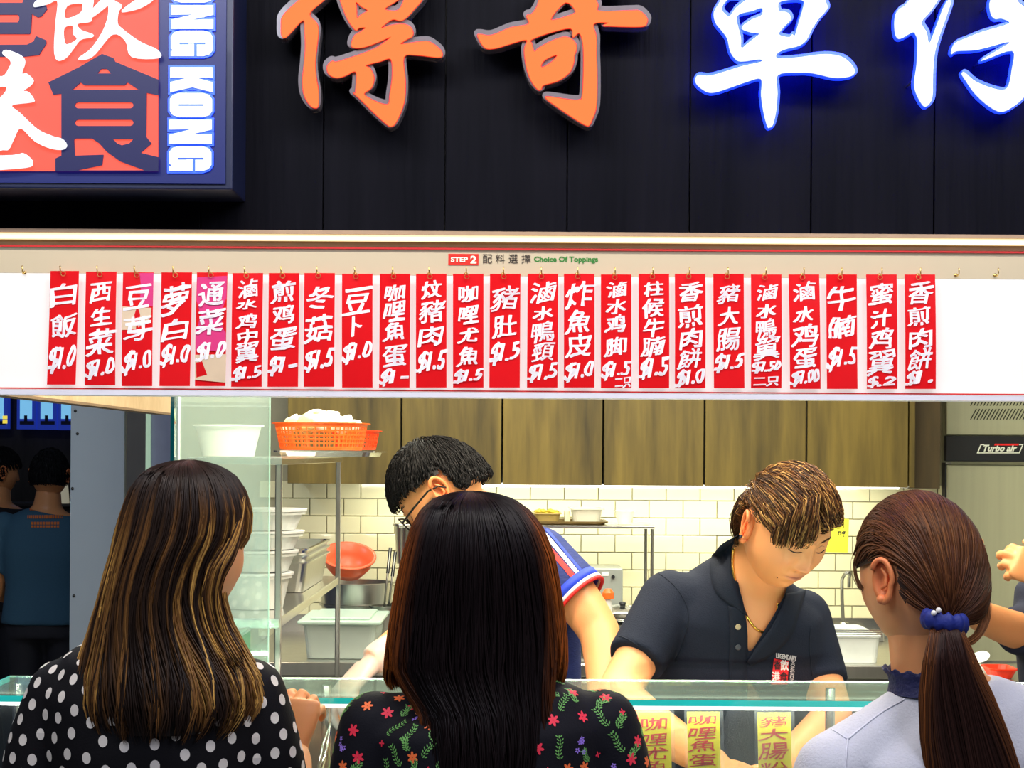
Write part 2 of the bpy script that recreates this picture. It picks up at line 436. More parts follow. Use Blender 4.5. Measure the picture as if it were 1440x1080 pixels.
CH2 = S([[(530,0),(510,60),(470,115),(430,130),(445,195),(300,225),(150,285),(60,278),(40,290),(95,380),(180,385),(300,350),(430,318),(412,400),(430,540),(470,650),(520,715),(545,712),(565,680),(680,645),(770,580),(805,500),(808,450),(825,400),(820,350),(780,310),(720,300),(620,335),(530,385),(490,415),(470,350),(465,318),(600,265),(780,225),(800,295),(845,262),(870,300),(885,400),(885,600),(875,770),(850,800),(780,800),(600,775),(590,790),(640,830),(800,940),(900,1000),(930,1000),(950,960),(985,850),(990,600),(985,450),(985,300),(965,190),(1085,180),(1045,205),(1100,208),(1345,212),(1390,180),(1385,140),(1330,90),(1250,88),(1010,92),(1000,40),(985,-20),(1100,-60),(1200,-80),(1180,-130),(900,-110),(880,-300),(800,-310),(780,-130),(560,-90)],
  [(740,18),(822,92),(760,130),(620,160)], [(545,520),(580,475),(672,437),(640,490),(560,540)]], 665, 0, 5.684)
CH3 = S([[(320,-60),(260,30),(222,100),(235,180),(290,250),(330,310),(350,400),(385,460),(440,490),(590,472),(592,498),(450,530),(200,605),(100,602),(72,640),(100,690),(170,735),(240,735),(350,700),(480,655),(598,630),(600,760),(620,900),(650,1010),(668,1018),(690,1000),(715,900),(728,750),(732,600),(900,578),(1020,585),(1180,620),(1300,612),(1345,580),(1320,520),(1250,460),(1150,437),(1040,440),(900,460),(730,470),(730,425),(800,390),(900,365),(960,320),(1000,240),(1060,150),(1125,70),(1110,10),(1090,-60),(900,-110),(760,-100),(750,-260),(620,-260),(600,-110),(420,-100)],
  [(285,80),(300,30),(360,-20),(480,-10),(400,60),(345,132),(310,115)], [(402,160),(430,110),(530,85),(605,62),(603,122),(520,160),(450,210),(455,235),(530,260),(585,270),(500,340),(440,385),(435,300)],
  [(742,20),(840,-5),(938,5),(930,80),(900,180),(868,285),(845,278),(820,300),(740,278),(780,215),(830,165),(830,130),(800,100),(742,90)]], 965, 0, 5.684)
CH4 = S([[(290,-10),(230,60),(165,105),(135,170),(130,270),(145,360),(190,390),(310,325),(345,350),(365,430),(355,650),(330,830),(345,930),(400,1040),(440,1078),(480,1050),(510,970),(515,750),(530,560),(570,400),(640,200),(690,50),(685,0),(670,5),(620,90),(560,250),(480,440),(450,330),(400,230),(480,130),(580,-20),(640,-160),(560,-220),(430,-120)]], 1240, 0, 7.2)
CH4b = S([[(1105,-10),(1105,130),(1150,188),(1220,185),(1290,238),(1000,330),(850,390),(740,440),(705,520),(715,545),(760,515),(980,500),(1300,422),(1030,595),(1050,602),(1325,512),(1320,700),(1290,850),(1240,910),(1130,900),(950,830),(840,740),(812,745),(850,810),(950,950),(1090,1075),(1210,1130),(1330,1080),(1440,980),(1500,850),(1520,600),(1500,480),(1700,430),(1720,350),(1500,300),(1480,200),(1440,80),(1370,0),(1500,-100),(1480,-200),(1250,-180)]], 1240, 0, 7.2)
LD = 2.935
def channel_letter(loops_list, label, lit):
    c = P(*loops_list[0][0][0], LD); e = empty('sign_character', (c.x, FD, c.z), label, 'sign')
    for lps in loops_list:
        if lit == 'orange':
            rim_plate('rim', lps, LD+.016, M_RIM, e, .030, .0060)
            rim_plate('face_edge', lps, LD-.0012, M_ORE, e, .002, .0012)
            outline('face', lps, LD-.0060, M_ORF, e, depth=.004, off=0, k=4)
        else:
            outline('back_light', lps, FD-.016, M_BLH, e, depth=.010, off=0, k=4)
            rim_plate('rim', lps, LD+.012, M_BLE, e, .022, .0030)
            outline('face', lps, LD-.003, M_WHF, e, depth=.006, off=0, k=4)
    # stand-off pins to the boards
    for lps in loops_list:
        xs = [p[0] for p in lps[0]]; ys = [p[1] for p in lps[0]]
        cen = Vector((sum(xs)/len(xs), sum(ys)/len(ys)))
        for q in (0, len(lps[0])//3, 2*len(lps[0])//3):
            v = Vector(lps[0][q]); v = v+(cen-v)*.06; p = P(v.x, v.y, LD)
            bm = bmesh.new(); tube(bm, [(p.x, LD+.02, p.z), (p.x, FD-.001, p.z)], .002, 8); fin('standoff_pin', bm, M_DKSTEEL, e)
    return e
channel_letter([CH1, CH1b], 'large glowing orange brush-style sign character nearest the square lit sign', 'orange')
channel_letter([CH2], 'large glowing orange brush-style sign character beside the blue-haloed ones', 'orange')
channel_letter([CH3], 'large complete white sign character with blue halo on black boards', 'white')
channel_letter([CH4, CH4b], 'white blue-haloed sign character cut by the right picture edge', 'white')

# square light box with the stacked lettering, upper left
SD = 2.86
e = empty('square_sign', P(150, 130, FD), 'square navy and orange lit sign with white lettering HONG KONG, upper left', 'sign')
M_NVY = mat('navy_frame', (.005, .010, .045), .45, coat=.1, var=.05)
M_NVF = mat('navy_lit_face', (.004, .008, .05), .4, em=.18, emcol=(.008, .03, .55), var=.1, scale=5)
M_NVL = mat('navy_cut_vinyl', (.003, .004, .03), .5, em=.06, emcol=(.01, .02, .9))
bl = P(326, 268, SD+.02); 
fx1, fz0 = P(327, 266, SD).x, P(160, 266, SD).z
bm = bmesh.new(); box(bm, -1.25, fx1, SD, FD, fz0, 2.62, .003); fin('case', bm, M_NVY, e)
ax1, az0 = P(316, 255, SD).x, P(160, 262, SD).z
bx('face_panel', M_NVF, -1.2, P(318, 120, SD).x, SD-.003, SD-.0002, P(160, 258, SD).z, 2.6, e)
q0 = SD-.006
M_RDF = mat('orange_red_lit_face', (.1, .01, .01), .6, em=.98, emcol=(1, .11, .06), var=.02)
outline('orange_field', [[(-300, -180), (222.5, -180), (222.5, 240.5), (-300, 240.5)]], q0, M_RDF, e, depth=.004, smooth=False)
def rb(x0, x1, y0, y1, r):
    return [(x0+r, y0), (x1-r, y0), (x1-.3*r, y0+.3*r), (x1, y0+r), (x1, y1-r), (x1-.3*r, y1-.3*r), (x1-r, y1), (x0+r, y1), (x0+.3*r, y1-.3*r), (x0, y1-r), (x0, y0+r), (x0+.3*r, y0+.3*r)]
NAVY = S([[(545,288),(605,310),(615,330),(845,425),(845,508),(782,495),(780,730),(808,765),(750,815),(845,838),(845,912),(296,912),(296,845),(328,830),(328,500),(285,505),(258,440),(420,360)],
  [(520,392),(540,368),(570,368),(592,392)], [(385,480),(430,440),(450,455),(665,455),(680,440),(740,480)], rb(400, 712, 545, 578, 16), rb(400, 712, 638, 672, 16),
  [(395,745),(405,738),(490,738),(530,765),(570,810),(640,860),(770,908),(412,908),(545,880),(552,825),(400,830)], [(603,742),(712,742),(690,765),(650,775),(625,765)]], 0, 0, 3.789)
outline('navy_lettering', NAVY, q0-.0035, M_NVL, e, depth=.003, smooth=False)
outline('navy_lettering', S([[(-300,25),(190,25),(200,0),(260,-20),(320,0),(390,45),(398,80),(350,140),(320,148),(270,120),(262,270),(250,288),(-300,288)], [(-240,125),(150,125),(163,140),(165,160),(160,180),(150,190),(-240,190)]], 0, 0, 6), q0-.0035, M_NVL, e, depth=.003, smooth=False)
outline('navy_lettering', S([[(-300,380),(230,378),(285,350),(305,305),(390,340),(392,370),(330,465),(200,480),(-300,480)]], 0, 0, 6), q0-.0035, M_NVL, e, depth=.003, smooth=False)
wl = [S([[(285,45),(320,0),(480,-70),(760,-60),(790,-10),(770,120),(765,180),(655,200),(690,255),(785,290),(770,315),(680,335),(620,410),(560,485),(500,512),(470,490),(458,400),(470,200),(485,10),(400,35),(300,58)],
  [(565,50),(690,30),(680,110),(555,155)], [(540,240),(610,215),(620,290),(650,330),(600,365),(550,365)]], 0, 0, 6),
  S([[(905,20),(915,120),(870,260),(770,410),(660,495),(720,502),(800,460),(950,290),(1060,350),(1110,480),(1337,490),(1337,425),(1180,350),(1030,240),(992,190),(1000,100),(1028,45),(960,0),(900,-60),(850,-40)]], 0, 0, 6),
  S([[(1025,95),(1150,0),(1280,-40),(1290,0),(1200,60),(1100,92)]], 0, 0, 6), S([[(765,110),(780,80),(880,-20),(920,30),(770,150)]], 0, 0, 6),
  S([[(22,90),(45,60),(110,75),(180,110),(200,160),(175,245),(220,250),(268,300),(240,345),(185,385),(230,395),(275,460),(240,478),(95,500),(160,560),(300,690),(430,750),(500,770),(535,820),(500,855),(400,845),(280,790),(165,685),(110,770),(70,850),(20,858),(-160,855),(-160,480),(0,440),(50,355),(-100,350),(-160,300),(-100,250),(20,270),(75,200),(85,150)], ], 0, 60, 5.684),
  S([[(-260,920),(100,900),(190,885),(250,930),(258,960),(200,1000),(-260,1020)]], 0, 60, 5.684)]
for l in wl: outline('white_lettering', l, q0-.0075, M_WHF, e, depth=.004)
# HONG KONG running down the right side (letters turned a quarter turn)
LT = {'N': [[(0,0),(0,1),(.40,1),(.62,.45),(.60,1),(1,1),(1,0),(.62,0),(.38,.55),(.40,0)]],
      'K': [[(0,0),(0,1),(.42,1),(.42,.60),(.60,1),(1,1),(.80,.52),(1,0),(.60,0),(.42,.42),(.42,0)]],
      'H': [[(0,0),(0,1),(.42,1),(.42,.6),(.58,.6),(.58,1),(1,1),(1,0),(.58,0),(.58,.4),(.42,.4),(.42,0)]],
      'O': [[(.25,0),(.08,.07),(0,.22),(0,.78),(.08,.93),(.25,1),(.75,1),(.92,.93),(1,.78),(1,.22),(.92,.07),(.75,0)], [(.46,.2),(.54,.2),(.54,.8),(.46,.8)]],
      'G': [[(.25,0),(.08,.07),(0,.22),(0,.78),(.08,.93),(.25,1),(.75,1),(.92,.93),(1,.78),(1,.62),(.55,.62),(.55,.82),(.46,.82),(.46,.2),(.55,.2),(.55,.42),(.52,.42),(.52,.55),(1,.55),(1,0),(.82,0),(.78,.06),(.70,0)]]}
pos = [('H', -120, -88), ('O', -84, -50) if False else ('O', -84, -50), ('N', -46, -12)]
ys = [('G', 780, 912), ('N', 640, 768), ('O', 497, 625), ('K', 360, 492), ('G', 165, 300), ('N', 30, 155), ('O', -110, 15), ('H', -250, -122)]
for ch, a, b in ys:
    xl = 905+(640-a)*.014
    outline('white_letter', [[((xl+v*224)/3.789, (a+u*(b-a))/3.789) for u, v in lp] for lp in LT[ch]], q0+.0005, M_WHF, e, depth=.006, smooth=False)
    outline('letter_halo', [[((xl+v*224)/3.789, (a+u*(b-a))/3.789) for u, v in lp] for lp in LT[ch][:1]], q0+.002, M_BLE, e, depth=.004, off=.0036, smooth=False)  # glow around the letters imitated by a flat blue-lit border

# ================================================================== MENU LIGHT BOX
BXD = 2.945
e = empty('menu_light_box', (0, BXD, P(720, 553, BXD).z), 'long white backlit menu box with red pinstripes above the counter', 'light box')
Z = lambda y: P(720, y+.0, BXD).z
M_PANEL = mat('backlit_white_acrylic', (.50, .48, .45), .35, em=.55, emcol=(1, .985, .96), var=.02, bump=.05, scale=40)
M_HEAD = mat('cream_header_panel', (.50, .42, .28), .45, em=.14, emcol=(1, .86, .62), var=.03)
M_CREAM = mat('cream_led_trim', (1, .9, .6), .4, em=.95, emcol=(1, .86, .50), var=.05, scale=8, stretch=(1, 1, 20))
M_BRN = mat('brown_trim', (.32, .17, .08), .4, var=.2)
M_TAN = mat('tan_trim', (.45, .30, .19), .4, var=.15)
M_RED = mat('red_line', (.55, .02, .02), .5)
M_RAIL = mat('pale_aluminium_rail', (.72, .71, .78), .35, em=.10, emcol=(.8, .8, 1))
XL, XR = -1.4, 1.5
bx('case', mat('case_white', (.6, .6, .6), .6), XL, XR, BXD+.004, BXD+.05, Z(557), Z(345), e)
bx('top_trim', M_TAN, XL, XR, BXD-.018, FD-.001, Z(332.5), Z(327.5)+.0, e)
bx('lit_trim', M_CREAM, XL, XR, BXD-.014, BXD+.03, Z(341), Z(333), e)
bx('brown_trim', M_BRN, XL, XR, BXD-.004, BXD+.03, Z(349), Z(341.4), e)
bx('red_line', M_RED, XL, XR, BXD-.005, BXD+.004, Z(352.0), Z(349.5), e)
bx('header_panel', M_HEAD, XL, XR, BXD, BXD+.004, Z(388), Z(352.3), e)
bx('lit_panel', M_PANEL, XL, XR, BXD+.001, BXD+.004, Z(552), Z(388.3), e)
bx('red_line', M_RED, XL, XR, BXD-.0025, BXD+.0005, Z(551.3), Z(549.3), e)
bx('bottom_rail', M_RAIL, XL, XR, BXD-.012, BXD+.05, Z(559.5), Z(552.8), e)
# lettering in the header
def plane_fn(d): return lambda x, y: tuple(P(x, -y, d))
bx('step_plaque', mat('red_plaque', (.62, .02, .01), .5, em=.15), P(630.5, 365, BXD).x, P(673, 365, BXD).x, BXD-.0012, BXD-.0002, Z(373.5), Z(357.5), e)
a = ([], []); word(a, 'STEP', 634, 658, -368.5, -361.5, .035); word(a, '2', 661.5, 670, -370.5, -359.5, .05)
acc_mesh('step_lettering', a, plane_fn(BXD-.002), mat('cream_ink', (.95, .9, .7), .5, em=.2), e)
a = ([], [])
for i, c in enumerate('配料選擇'): put(a, c, 679+i*18.1, 679+i*18.1+13, -370.5, -357.5, .004)
acc_mesh('header_characters', a, plane_fn(BXD-.001), mat('dark_ink', (.03, .02, .015), .5), e)
a = ([], []); word(a, 'Choice Of Toppings', 751, 841, -370.5, -360.5, .035)
acc_mesh('topping_lettering', a, plane_fn(BXD-.001), mat('green_ink', (.03, .22, .03), .5), e)

# cup hooks
M_GOLD = mat('brass', (.85, .60, .20), .3, 1)
def hook(x, y, label, group):
    b = P(x, y, BXD); bm = bmesh.new()
    tube(bm, [b+Vector((0, .002, -.006)), b+Vector((0, -.012, -.009)), b+Vector((.001, -.018, -.0055)), b+Vector((.0005, -.019, .0045))], .0011, 8)
    lathe_c = b+Vector((0, 0, -.006))
    tube(bm, [lathe_c+Vector((0, 0, 0)), lathe_c+Vector((0, -.002, 0))], .003, 10)
    o = fin('cup_hook', bm, M_GOLD, None, True); setorigin(o, b); return tag(o, label, 'hook', group)

DAT = [
 (71,66,381,541,'白135,280 飯330,485','$1.0',540,720), (121,119,382,542,'西130,250 生290,405 菜430,595','$1.0',620,760),
 (173,171,383,543,'豆150,295 芽345,505','$1.0',565,725), (227,224,383,543,'萝145,335 白365,505','$1.0',530,680),
 (277,274,383,543,'通130,270 菜300,465','$1.0',510,650), (327,325,384,544,'滷110,220 水240,300 鸡330,425 中435,520 翼520,650','$1.5',670,775),
 (378,376,384,544,'煎120,250 鸡275,395 蛋425,570','$1-',605,735), (428,427,384,544,'冬150,300 菇345,515','$1.5',560,715),
 (481,481,385,545,'豆160,325 卜345,470','$1.0',510,655), (534,533,385,545,'咖140,240 哩255,375 魚385,505 蛋535,670','$1-',690,800),
 (585,585,385,545,'炆115,225 豬245,385 肉410,545','$1.5',570,725), (637,637,385,545,'咖145,250 哩285,390 尤425,520 魚545,665','$1.5',690,790),
 (689,688,385,545,'豬150,305 肚345,480','$1.5',515,665), (742,741,385,545,'滷120,260 水285,365 鴨385,515 頸520,640','$1.5',655,780),
 (793,793,385,545,'炸120,290 魚310,450 皮465,615','$1.0',640,775), (845,845,386,546,'滷120,225 水235,325 鸡345,455 脚485,605','$1.5',640,760),
 (898,898,385,546,'柱120,215 候230,350 牛365,480 腩480,610','$1.5',615,765), (949,949,385,546,'香125,255 煎275,415 肉430,555 餅560,690','$1.0',690,815),
 (1003,1004,385,546,'豬140,260 大290,400 腸430,565','$1.5',590,715), (1056,1056,386,546,'滷140,245 水265,355 鴨370,485 翼485,630','$1.50',640,720),
 (1109,1111,386,547,'滷125,245 水285,385 鸡400,545 蛋560,690','$1.00',695,805), (1162,1163,386,547,'牛150,310 腩340,490','$1.5',545,700),
 (1218,1219,386,547,'蜜135,270 汁300,420 鸡425,555 翼575,730','$.2',740,815), (1272,1273,386,547,'香125,265 煎285,410 肉425,555 餅560,695','$1.',700,805)]
M_SLIP = mat('red_laminated_paper', (.86, .012, .018), .28, var=.05, scale=6, coat=.3)
_t = M_SLIP.node_tree; _b = _t.nodes['Principled BSDF']; _tl = _t.nodes.new('ShaderNodeBsdfTranslucent'); _tl.inputs[0].default_value = (1, .015, .02, 1)
_mx = _t.nodes.new('ShaderNodeMixShader'); _mx.inputs[0].default_value = .30; _t.links.new(_b.outputs[0], _mx.inputs[1]); _t.links.new(_tl.outputs[0], _mx.inputs[2]); _t.links.new(_mx.outputs[0], _t.nodes['Material Output'].inputs[0])
M_PINK = mat('pink_laminated_paper', (.75, .05, .22), .28, var=.1, scale=6, coat=.4)
M_INK = mat('white_marker', (.97, .94, .99), .5, em=.12, emcol=(1, .95, 1))  # ink given a glow imitating backlight through the slip
M_PATCH = mat('cream_patch', (.80, .62, .42), .4, var=.15, scale=20)
hooks_px = [35]
EN = ['plain rice', 'lettuce', 'bean sprouts, with a cream patch', 'white radish', 'water spinach, with pink film', 'braised mid wings', 'fried egg', 'winter mushroom', 'tofu puffs', 'curry fish balls', 'stewed pork', 'curry cuttlefish', 'pork stomach', 'braised duck neck', 'fried fish skin', 'braised chicken feet', 'beef brisket in bean sauce', 'pan-fried meat patty at one dollar, right of the middle', 'pork intestine', 'braised duck wings at one fifty', 'braised egg', 'plain beef brisket', 'honey wings at two dollars', 'pan-fried meat patty, last on the right']
for i, (x0, xb, y0, y1, txt, price, p0, p1) in enumerate(DAT):
    w = 43 if i not in (0,) else 40
    d = BXD-.0135-(.0015 if i % 2 else 0)
    name = ''.join(t[0] for t in txt.split())
    tl, tr, br, bl_ = P(x0, y0, d), P(x0+w, y0, d), P(xb+w, y1, d+.004), P(xb, y1, d+.004)
    e = empty('price_slip', (tl+tr)/2, 'red hanging price slip for '+EN[i], 'price slip', 'red price slips on the menu box')
    n = 8; bm = bmesh.new()
    top, bot = [], []
    vs = []
    for layer in (0, .0009):
        g = []
        for r in range(n+1):
            t = r/n; bow = .003*math.sin(t*math.pi)*(1 if i % 3 else -.5)
            row = [tl.lerp(bl_, t)+Vector((0, layer-bow, 0)), tl.lerp(bl_, t).lerp(tr.lerp(br, t), .5)+Vector((0, layer-bow-.0012*math.sin(i), 0)), tr.lerp(br, t)+Vector((0, layer-bow, 0))]
            g.append([bm.verts.new(v) for v in row])
        vs.append(g)
    for L_, g in enumerate(vs):
        for r in range(n):
            for c in range(2): bm.faces.new((g[r][c], g[r+1][c], g[r+1][c+1], g[r][c+1]))
    A, B = vs
    for r in range(n):
        bm.faces.new((A[r][0], A[r+1][0], B[r+1][0], B[r][0])); bm.faces.new((A[r][2], A[r+1][2], B[r+1][2], B[r][2]))
    for c in range(2):
        bm.faces.new((A[0][c], A[0][c+1], B[0][c+1], B[0][c])); bm.faces.new((A[n][c], A[n][c+1], B[n][c+1], B[n][c]))
    sheet = fin('sheet', bm, M_SLIP, e)
    def fn(x, y, d=d, y0=y0, y1=y1, i=i):
        t = (-y-y0)/(y1-y0); bow = .003*math.sin(max(0, min(1, t))*math.pi)*(1 if i % 3 else -.5)
        return tuple(P(x, -y, d+.004*t-bow-.0016))
    def fn2(x, y): v = Vector(fn(x, y)); v.y += .0006; return tuple(v)
    def yy(c): return 370+c/4.645
    a = ([], [])
    for k, t in enumerate(txt.split()):
        c0, c1 = [float(q) for q in t[1:].split(',')]
        ya, yb_ = yy(c0), yy(c1); h = yb_-ya
        sk = (xb-x0)*((ya+yb_)/2-y0)/(y1-y0)
        wch = min(w-5, max(h*1.12, 27)); cx = x0+w/2+sk+random.uniform(-1, 1)
        if t[0] in '卜': wch = 12
        put(a, t[0], cx-wch/2, cx+wch/2, -yb_, -ya, 0, brush=1, seed=i*3+k, fat=.55 if t[0] in '豬滷腸鴨頸餅翼蜜' else .8)
    ya, yb_ = yy(p0), yy(p1); sk = (xb-x0)*((ya+yb_)/2-y0)/(y1-y0)
    h = yb_-ya
    put(a, price[0], x0+2+sk, x0+16+sk, -yb_, -(ya+h*.05), 0, brush=1.2, shear=.16, seed=i, fat=.7)
    put(a, price[1:] if price[1:] not in ('1.',) else '1.', x0+17+sk, x0+w-2+sk, -(yb_-h*.22), -(ya+h*.03), 0, brush=1.0, shear=.10, seed=i+2, fat=.9)
    if i in (15, 19):
        if i == 15: put(a, '二只', x0+20, x0+w-1, -(y1-1), -(y1-15), 0, brush=.8, fat=.6)
        else: put(a, '二只', x0+4, x0+w-4, -(y1-3), -(y1-16), 0, brush=.6, fat=.7)
    acc_mesh('lettering', a, fn, M_INK, e)
    def quad(nm, pts, m):
        acc_mesh(nm, ([(x, -y) for x, y in pts], [list(range(len(pts)))]), fn2, m, e)
    if i == 2: quad('patch', [(172, 431), (213, 433), (212, 445), (208, 452), (190, 463), (171, 464)], M_PATCH); quad('pink_patch', [(193, 384), (216, 384), (215, 431), (198, 429)], M_PINK)
    if i == 4: quad('pink_patch', [(277, 390), (319, 388), (317, 494), (275, 492)], M_PINK); quad('patch', [(274, 499), (318, 498), (317, 538), (274, 534)], M_PATCH); quad('red_fleck', [(275.5, 510), (284, 508), (291, 527), (276, 531)], M_SLIP)
    bm = bmesh.new()
    hk = P((x0*2+w)/2-2, y0+4, d-.003)
    tube(bm, [hk+Vector((.004*math.cos(t), -.001, .004*math.sin(t))) for t in [q*math.pi/5 for q in range(11)]], .0007, 6)
    fin('hanging_loop', bm, M_GOLD, e)
    hooks_px.append((x0*2+w)/2-3)
hooks_px += [1344, 1399]
for i, x in enumerate(hooks_px):
    if i == 0: lab = 'bare brass cup hook left of all the red slips'
    elif i == len(hooks_px)-2: lab = 'first bare brass cup hook right of the last red slip'
    elif i == len(hooks_px)-1: lab = 'rightmost bare brass cup hook, near the right end of the menu box'
    else: lab = 'brass cup hook above the slip for ' + EN[i-1].split(',')[0] + (', far right' if i == 24 else '')
    hook(x, 380.5+(x-720)*.0025, lab, 'brass cup hooks on the menu box')
# ================================================================== KITCHEN
M_CABW = wood('olive_brown_laminate', (.015, .011, .002), (.19, .135, .026), 4.2, .45, .25, .10)
M_CABE = mat('cabinet_core', (.02, .014, .008), .6)
CD = 5.65
cz0 = P(900, 683, CD).z
doors = [(404, 563.5), (565, 705.5), (707, 847.5), (849, 990), (991.5, 1133.5), (1135, 1277.5)]
nm = ['leftmost, above the steel rack', 'second from the left, behind the bespectacled cook', 'third from the left', 'third from the right', 'second from the right, above the bent server', 'rightmost, beside the dark filler panel']
for (a, b), s in zip(doors, nm):
    x0, x1 = P(a, 620, CD).x, P(b, 620, CD).x
    e = empty('wall_cabinet', ((x0+x1)/2, CD, cz0), 'brown wood-grain wall cabinet above the tiles, '+s, 'cabinet', 'wall cabinets')
    bx('body', M_CABE, x0, x1, CD+.02, WD-.006, cz0+.003, 2.35, e)
    bm = bmesh.new(); box(bm, x0+.0015, x1-.0015, CD, CD+.0185, cz0, 2.35, .001)
    # object-space grain differs per door because the vertices sit at different places
    fin('door', bm, M_CABW, e)
x0, x1 = P(1279, 620, CD).x, P(1322, 620, CD+.1).x
e = empty('filler_panel', ((x0+x1)/2, CD+.1, cz0), 'dark narrow filler panel between the cabinets and the steel refrigerator', 'panel')
bx('stile', M_CABW, x0, x0+.018, CD+.0, WD-.006, cz0, 2.35, e)
bx('board', wood('dark_olive_laminate', (.02, .014, .006), (.09, .06, .02), 5, .5, .25, .1), x0+.019, x1, CD+.1, WD-.006, cz0-.005, 2.35, e)

# refrigerator
RD = 5.93
e = empty('refrigerator', (P(1440, 900, RD).x, RD, 0), 'tall stainless steel refrigerator with black badge band, right edge', 'refrigerator')
X0 = P(1329, 700, RD).x; X1 = X0+.80
M_FR = mat('fridge_steel', (.60, .62, .44), .30, .8, var=.10, scale=60, stretch=(1, 1, .03))
bx('body', M_FR, X0+.005, X1, RD+.05, RD+.7, .12, 1.95, e)
zt = P(1380, 613, RD).z; zb_ = P(1380, 649, RD).z
# top grille panel with two rows of slanted slots
bm = bmesh.new(); box(bm, X0+.006, X1, RD+.012, RD+.049, zt+.001, 1.93, .004); fin('grille_panel', bm, M_FR, e)
bm = bmesh.new()
for r, (ya, yb_) in enumerate(((562.5, 570.5), (575, 590))):
    for k in range(36):
        xx = 1364+k*4.6; a = P(xx+(yb_-ya)*.55, ya, RD+.011); b = P(xx, yb_, RD+.011)
        v = [bm.verts.new(q) for q in (a, a+Vector((.0042, 0, 0)), b+Vector((.0042, 0, 0)), b)]
        f = bm.faces.new(v)
fin('slot', bm, mat('slot_dark', (.03, .035, .02), .7), e).data
bm = bmesh.new(); box(bm, X0-.004, X1, RD-.022, RD+.011, zb_, zt, .004); band = fin('badge_band', bm, M_BLACK, e)
bmd = bmesh.new(); box(bmd, X0+.004, X1, RD, RD+.049, .16, P(1380, 653.5, RD).z, .006); fin('door', bmd, M_FR, e)
bx('gasket', M_BLACK, X0, X0+.0035, RD+.002, RD+.049, .16, P(1380, 651, RD).z, e)
bx('hinge', M_DKSTEEL, X0, X0+.02, RD-.005, RD+.01, P(1380, 653, RD).z, P(1380, 650.5, RD).z, e)
bx('plinth', M_DKSTEEL, X0+.02, X1, RD+.1, RD+.65, 0, .12, e)
rd = RD-.0235
a = ([], []); word(a, 'Turbo air', 1382, 1430, -635, -625.5, .04, shear=.35)
acc_mesh('badge_lettering', a, plane_fn(rd), mat('badge_white', (.8, .85, .75), .4), e)
a = ([(1373.5, -637.5), (1379, -624.5), (1384, -624.5), (1384, -626), (1380.2, -626), (1375.8, -636.2), (1434, -636.2), (1434, -637.5)], [[0, 1, 2, 3, 4, 5], [0, 5, 6, 7]])
acc_mesh('badge_frame', a, plane_fn(rd), MATS['badge_white'], e)
a = ([(1434, -637.5), (1439.5, -624.5), (1433, -624.5), (1433, -626), (1437.3, -626), (1432.8, -636.2)], [[0, 1, 4, 5], [1, 2, 3, 4]])
acc_mesh('badge_frame', a, plane_fn(rd), MATS['badge_white'], e)
a = ([(1399, -624), (1433, -624), (1432, -626.5), (1398, -626.5)], [[0, 1, 2, 3]])
acc_mesh('badge_stripe', a, plane_fn(rd), mat('badge_red', (.8, .02, .02), .4), e)

# back counter along the tiles
z_ct = P(450, 931, 5.1).z
for a, b, lab in ((330, 905, 'stainless steel back worktop on the left, under the tiles'), (920, 1340, 'stainless steel back worktop on the right beside the refrigerator')):
    x0, x1 = P(a, 900, 5.1).x, min(P(b, 900, 5.1).x, X0-.02)
    e = empty('back_worktop', ((x0+x1)/2, 5.1, 0), lab, 'counter', 'back worktops')
    bm = bmesh.new(); box(bm, x0, x1, 5.1, WD-.008, z_ct-.04, z_ct, .004); fin('top', bm, M_STEEL, e)
    bx('splash_lip', M_STEELH, x0, x1, WD-.03, WD-.008, z_ct, z_ct+.06, e)
    bm = bmesh.new(); box(bm, x0+.03, x1-.03, 5.15, WD-.02, .12, z_ct-.041, .003); fin('carcass', bm, M_DKSTEEL, e)
    n = 3
    for k in range(n):
        xa = x0+.03+(x1-x0-.06)*k/n; xb_ = x0+.03+(x1-x0-.06)*(k+1)/n
        bm = bmesh.new(); box(bm, xa+.004, xb_-.004, 5.132, 5.149, .15, z_ct-.06, .002); dd = fin('door', bm, M_STEEL, e)
        bm = bmesh.new(); tube(bm, [(xb_-.04, 5.118, .6), (xb_-.04, 5.118, .72)], .005, 8); fin('handle', bm, M_STEELH, dd)
    for xx in (x0+.06, x1-.06):
        for y_ in (5.2, WD-.1):
            bm = bmesh.new(); tube(bm, [(xx, y_, 0), (xx, y_, .13)], .02, 12); fin('foot', bm, M_DKSTEEL, e)

# under-cabinet strip light washing the tiles
e = bx('strip_light', mat('strip_lamp', (1, .98, .85), .4, em=5, emcol=(1, .97, .80)), P(560, 683, 5.8).x, P(1270, 683, 5.8).x, 5.86, 5.885, cz0-.010, cz0+.0025)
tag(e, 'slim strip light fixed under the brown wall cabinets', 'light')
area('under_cabinet_light', (.35, 5.83, cz0-.014), (18, 0, 0), 1.8, 5, (1, .97, .78), .03)

